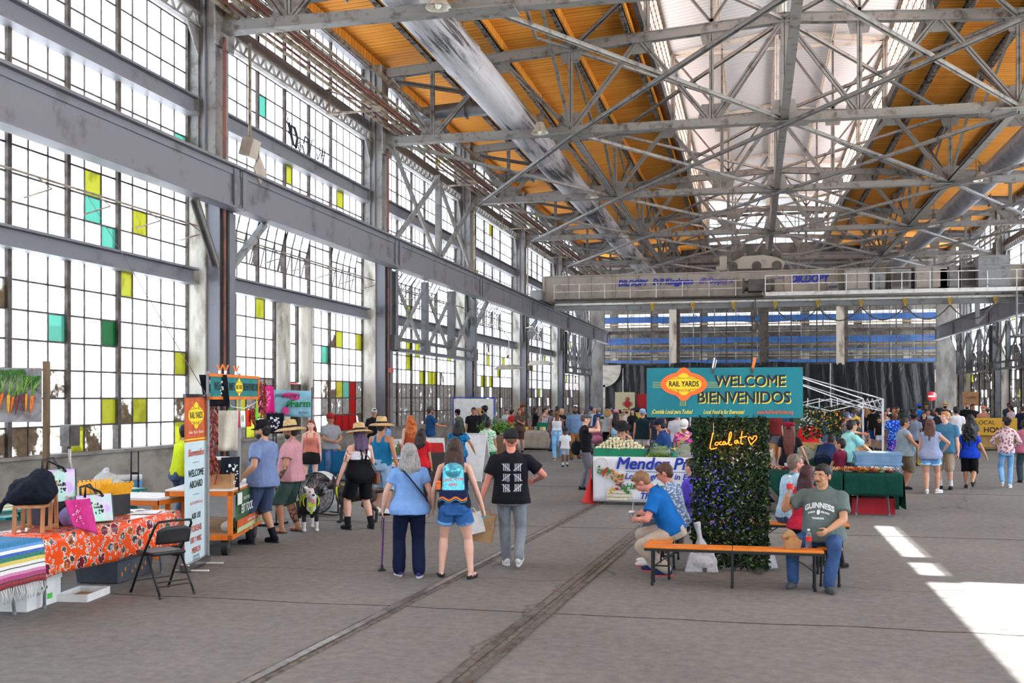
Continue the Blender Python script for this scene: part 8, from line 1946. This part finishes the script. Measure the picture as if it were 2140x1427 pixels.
P_(1944,23.6,1.7,8,'woman in dotted sleeveless top and denim shorts with long brown hair','fair',('sleeveless',(150,160,190),'dots',(80,84,110)),('short_shorts',(96,140,190),'denim'),('long',(92,56,42)),near=2,fem=1,bulk=1.35,shoes=(226,224,220),fL=(-.06,-.1,.0),fR=(.14,.16,0,-20),aR=(.28,.12,1.0),eR=(1,-.4,0))
P_(1976,24.6,1.86,196,'tall fair-haired man in teal t-shirt and khaki shorts looking left','pale',('tee',(66,118,150)),('long_shorts',(164,146,126)),('short',(180,130,84)),near=2,bulk=1.22,aR=(.16,.22,1.1),eR=(1,-.3,-.4),head=(34,0),face_bits='e',sock=(226,226,226),shoes=(38,36,38))
P_(2026,24.8,1.56,2,'woman in royal blue t-shirt, black shorts and long curly black hair','olive',('tee',(24,66,196)),('long_shorts',(20,20,24)),('curly',(22,20,22)),near=2,fem=1,bulk=1.35,aR=(.42,-.05,.84),aL=(-.3,.05,.9),fR=(.08,-.2,.1,0,-45),fL=(-.08,.1,0),shoes=(60,60,64))
P_(2103,25.0,1.72,-4,'woman in mauve tie-dye long-sleeved top and blue jeans','olive',('long',(216,194,196),'splash',(150,100,110)),('jeans',(104,146,190),'denim'),('bun',(34,26,26)),near=2,fem=1,bulk=1.02,head=(-40,0),aR=(.2,.26,1.0),aL=(-.2,.2,1.0),eR=(1,-.6,-.3),eL=(-1,-.6,-.3),shoes=(226,226,224),fL=(-.1,-.16,.08,0,-40),fR=(.08,.08,0))
P_(2142,26.5,1.62,-10,'person in pink top with bare arms cut off by the right edge','brown',('tee',(190,110,130)),('pants',(56,72,80)),('bun',(60,40,34)),near=1,fem=1,bulk=1.2)
P_(2137,44,1.82,10,'person with a dark and pale backpack in green shorts at the right edge','fair',('tee',(26,40,60)),('shorts',(20,150,110)),('short',BN),near=1)
P_(2055,45,1.8,4,'shirtless tanned man in pale blue trunks','tan',('none',BK),('short_shorts',(150,170,196)),('buzz',(200,190,180)),('cap',(216,120,90)),near=1,bulk=1.1,shoes=(50,50,54))
P_(1998,37,1.84,6,'man in white t-shirt, olive cap and grey cargo trousers','tan',('tee',(222,224,228)),('pants',(96,96,90)),('short',BK),('cap',(52,54,44),None,1),near=1,bulk=1.15)
P_(2028,31,1.68,0,'person in dark grey t-shirt with black hair behind the woman in royal blue','tan',('tee',(84,86,90)),('pants',(30,30,34)),('bob',BK),near=1,bulk=1.3,fem=1)
P_(2113,46,1.84,-60,'man in red and white patterned shirt with glasses','tan',('tee',(206,196,200),'leafy',(150,40,60)),('pants',(50,50,54)),('short',BK),near=1,face_bits='g')
P_(1962,36,1.8,-50,'man in black t-shirt and dark cap behind the teal t-shirt','olive',('tee',(28,28,32)),('pants',(30,30,34)),('short',BK),('cap',(24,26,36)),near=1,face_bits='e')
P_(1931,38,1.66,170,'woman with round glasses in dark top behind the long brown hair','fair',('tee',(40,40,48)),('pants',(30,30,34)),('wavy',BK),near=1,fem=1,face_bits='eg')
P_(1910,33,1.72,10,'person in grey t-shirt with red strap and black skirt','brown',('tee',(120,130,146)),('skirt',(26,26,30)),('afro',BK),near=1,fem=1,bulk=1.25)
P_(1921,52,1.84,-20,'man in bright blue shirt and blue cap','tan',('tee',(20,110,200)),('pants',(40,50,70)),('short',BK),('cap',(16,80,210)))
P_(1936,54,1.9,170,'person in brown hat near the far black table','tan',('tee',(60,50,50)),('pants',(40,40,44)),('short',BK),('fedora',(110,80,56)))
P_(1975,50,1.9,20,'person in broad tan straw hat at the far black stall','tan',('tee',(60,56,66)),('pants',(40,40,44)),('short',BN),('straw',None))
P_(2021,47.5,1.94,176,'bearded vendor in black printed t-shirt behind the far black stall','tan',('tee',(26,28,28)),('pants',(40,40,44)),('buzz',BK),near=1,face_bits='b',bulk=1.15)
P_(2033,49,1.88,150,'dark-haired helper beside the bearded vendor','tan',('tee',(30,28,30)),('pants',(40,40,44)),('short',BK))
P_(2108,55,1.9,170,'person in dark blue behind the red and white patterned shirt','brown',('tee',(50,66,80)),('pants',(40,40,44)),('short',BK))
rows = [(1235,58,'blue cap',(150,150,156),('cap',(50,70,130)),BN,'near the left end column'),(1243,50,'no hat and fair short hair',(214,206,206),None,(200,150,110),'left of the grey shirt'),(1276,54,'sky blue cap',(196,130,110),('cap',(90,140,200)),BN,'behind the pink cap'),(1290,46,'dark fringe',(206,150,80),None,BK,'right of the pink cap'),(1295,52,'sunglasses',(120,130,140),None,BK,'in front of the cream poster'),(1303,56,'long blond hair',(150,140,130),None,BL,'in front of the cream poster'),(1308,43,'woven sun hat',(200,190,180),('sunhat',(206,180,140)),BN,'by the canopy leg'),(1316,60,'hands raised',(206,170,130),None,BN,'under the canopy frame'),(1322,41,'long black hair',(30,30,34),None,BK,'behind the canopy leg'),(1328,44,'thick black hair',(26,26,30),None,BK,'left of the green sleeveless man'),(1334,43,'dark beard',(190,180,60),None,BK,'beside the green sleeveless man'),(1348,50,'short dark hair',(26,26,30),None,BK,'beyond the green sleeveless man'),(1354,48,'dark sunglasses',(24,24,28),None,BK,'at the left edge of the board'),
    (1376,33,'short curly hair',(40,50,70),None,BK,'below the welcome board'),(1415,31,'wavy hair',(200,200,206),None,BN,'below the welcome board'),(1440,34,'grey hair',(60,60,70),None,GY_,'right of the tie-dye top'),(1620,37,'red hair',(120,40,40),None,RD,'beyond the bucket-hat girl'),(1640,39,'white cap',(50,60,90),('cap',(220,220,220)),BN,'beyond the long-haired vendor'),(1672,42,'dark hair',(90,110,90),None,BK,'beyond the red-shirted vendor'),(1705,44,'light blue cap',(60,70,90),('cap',(110,160,220)),BK,'inside the far canopy'),(1733,46,'brown hair',(150,120,100),None,BN,'inside the far canopy'),(1745,50,'blue beanie',(100,90,80),('beanie',(70,130,190)),BN,'inside the far canopy'),(1787,58,'grey cap',(90,100,120),('cap',(150,150,150)),GY_,'behind the yellow top'),(1795,60,'white hair',(60,90,130),None,(200,196,190),'behind the navy romper'),(1821,52,'dark bun',(30,30,34),None,BK,'beside the navy romper'),(1846,56,'black hair',(200,150,160),None,BK,'beyond the eating woman'),(1856,52,'sleek dark hair',(214,210,210),None,BK,'beyond the eating woman'),(1868,48,'red dyed hair',(60,50,50),None,(130,40,30),'beside the tie-dye shirt'),(1876,50,'black hair and yellow badge',(40,40,36),None,BK,'right of the tie-dye shirt'),(1883,56,'dark hair',(70,90,70),None,BK,'far right of the tie-dye shirt'),(1903,56,'teal cap',(110,130,140),('cap',(70,100,110)),BK,'left of the bright blue shirt'),(1911,44,'long dark hair',(130,60,70),None,BK,'left of the glasses woman'),(1940,44,'short brown hair',(150,170,190),None,BN,'behind the teal t-shirt'),(1954,52,'grey hair',(60,60,66),None,GY_,'left of the tan straw hat'),(1967,55,'dark hair',(120,60,60),None,BK,'beyond the tan straw hat'),(2064,50,'pale cap',(80,90,100),('cap',(150,140,130)),BN,'right of the shirtless man'),(1139,60,'dark hair',(80,90,110),None,BK,'far along the left aisle'),(1209,52,'dark bob',(200,200,206),None,BK,'behind the tall denim shirt'),(1216,44,'grey cap',(120,130,130),('cap',(130,130,126)),GY_,'behind the flat cap')]
rnd = random.Random(21)
for k,(u,d,what,tc,ht,hc,where) in enumerate(rows):
    H = max(1.55,min(1.92,2.16-(14+rnd.uniform(4,12))*d/2190)); fm = 'long' in what or 'bun' in what or 'bob' in what
    P_(u,d,H,rnd.choice((0,20,160,180,200,-60,70)),'person with %s in the crowd %s' % (what,where),rnd.choice(('fair','tan','olive','tan')),('tee',tc),(rnd.choice(('pants','jeans','shorts')),rnd.choice(((40,44,56),(80,100,130),(100,94,84)))),('long' if 'long' in what else 'bun' if 'bun' in what else 'bob' if 'bob' in what else 'short',hc),ht,fem=int(fm),face_bits='s' if 'sunglasses' in what else 'b' if 'beard' in what else '')
bake_all()
for f_ in DECALS: f_()
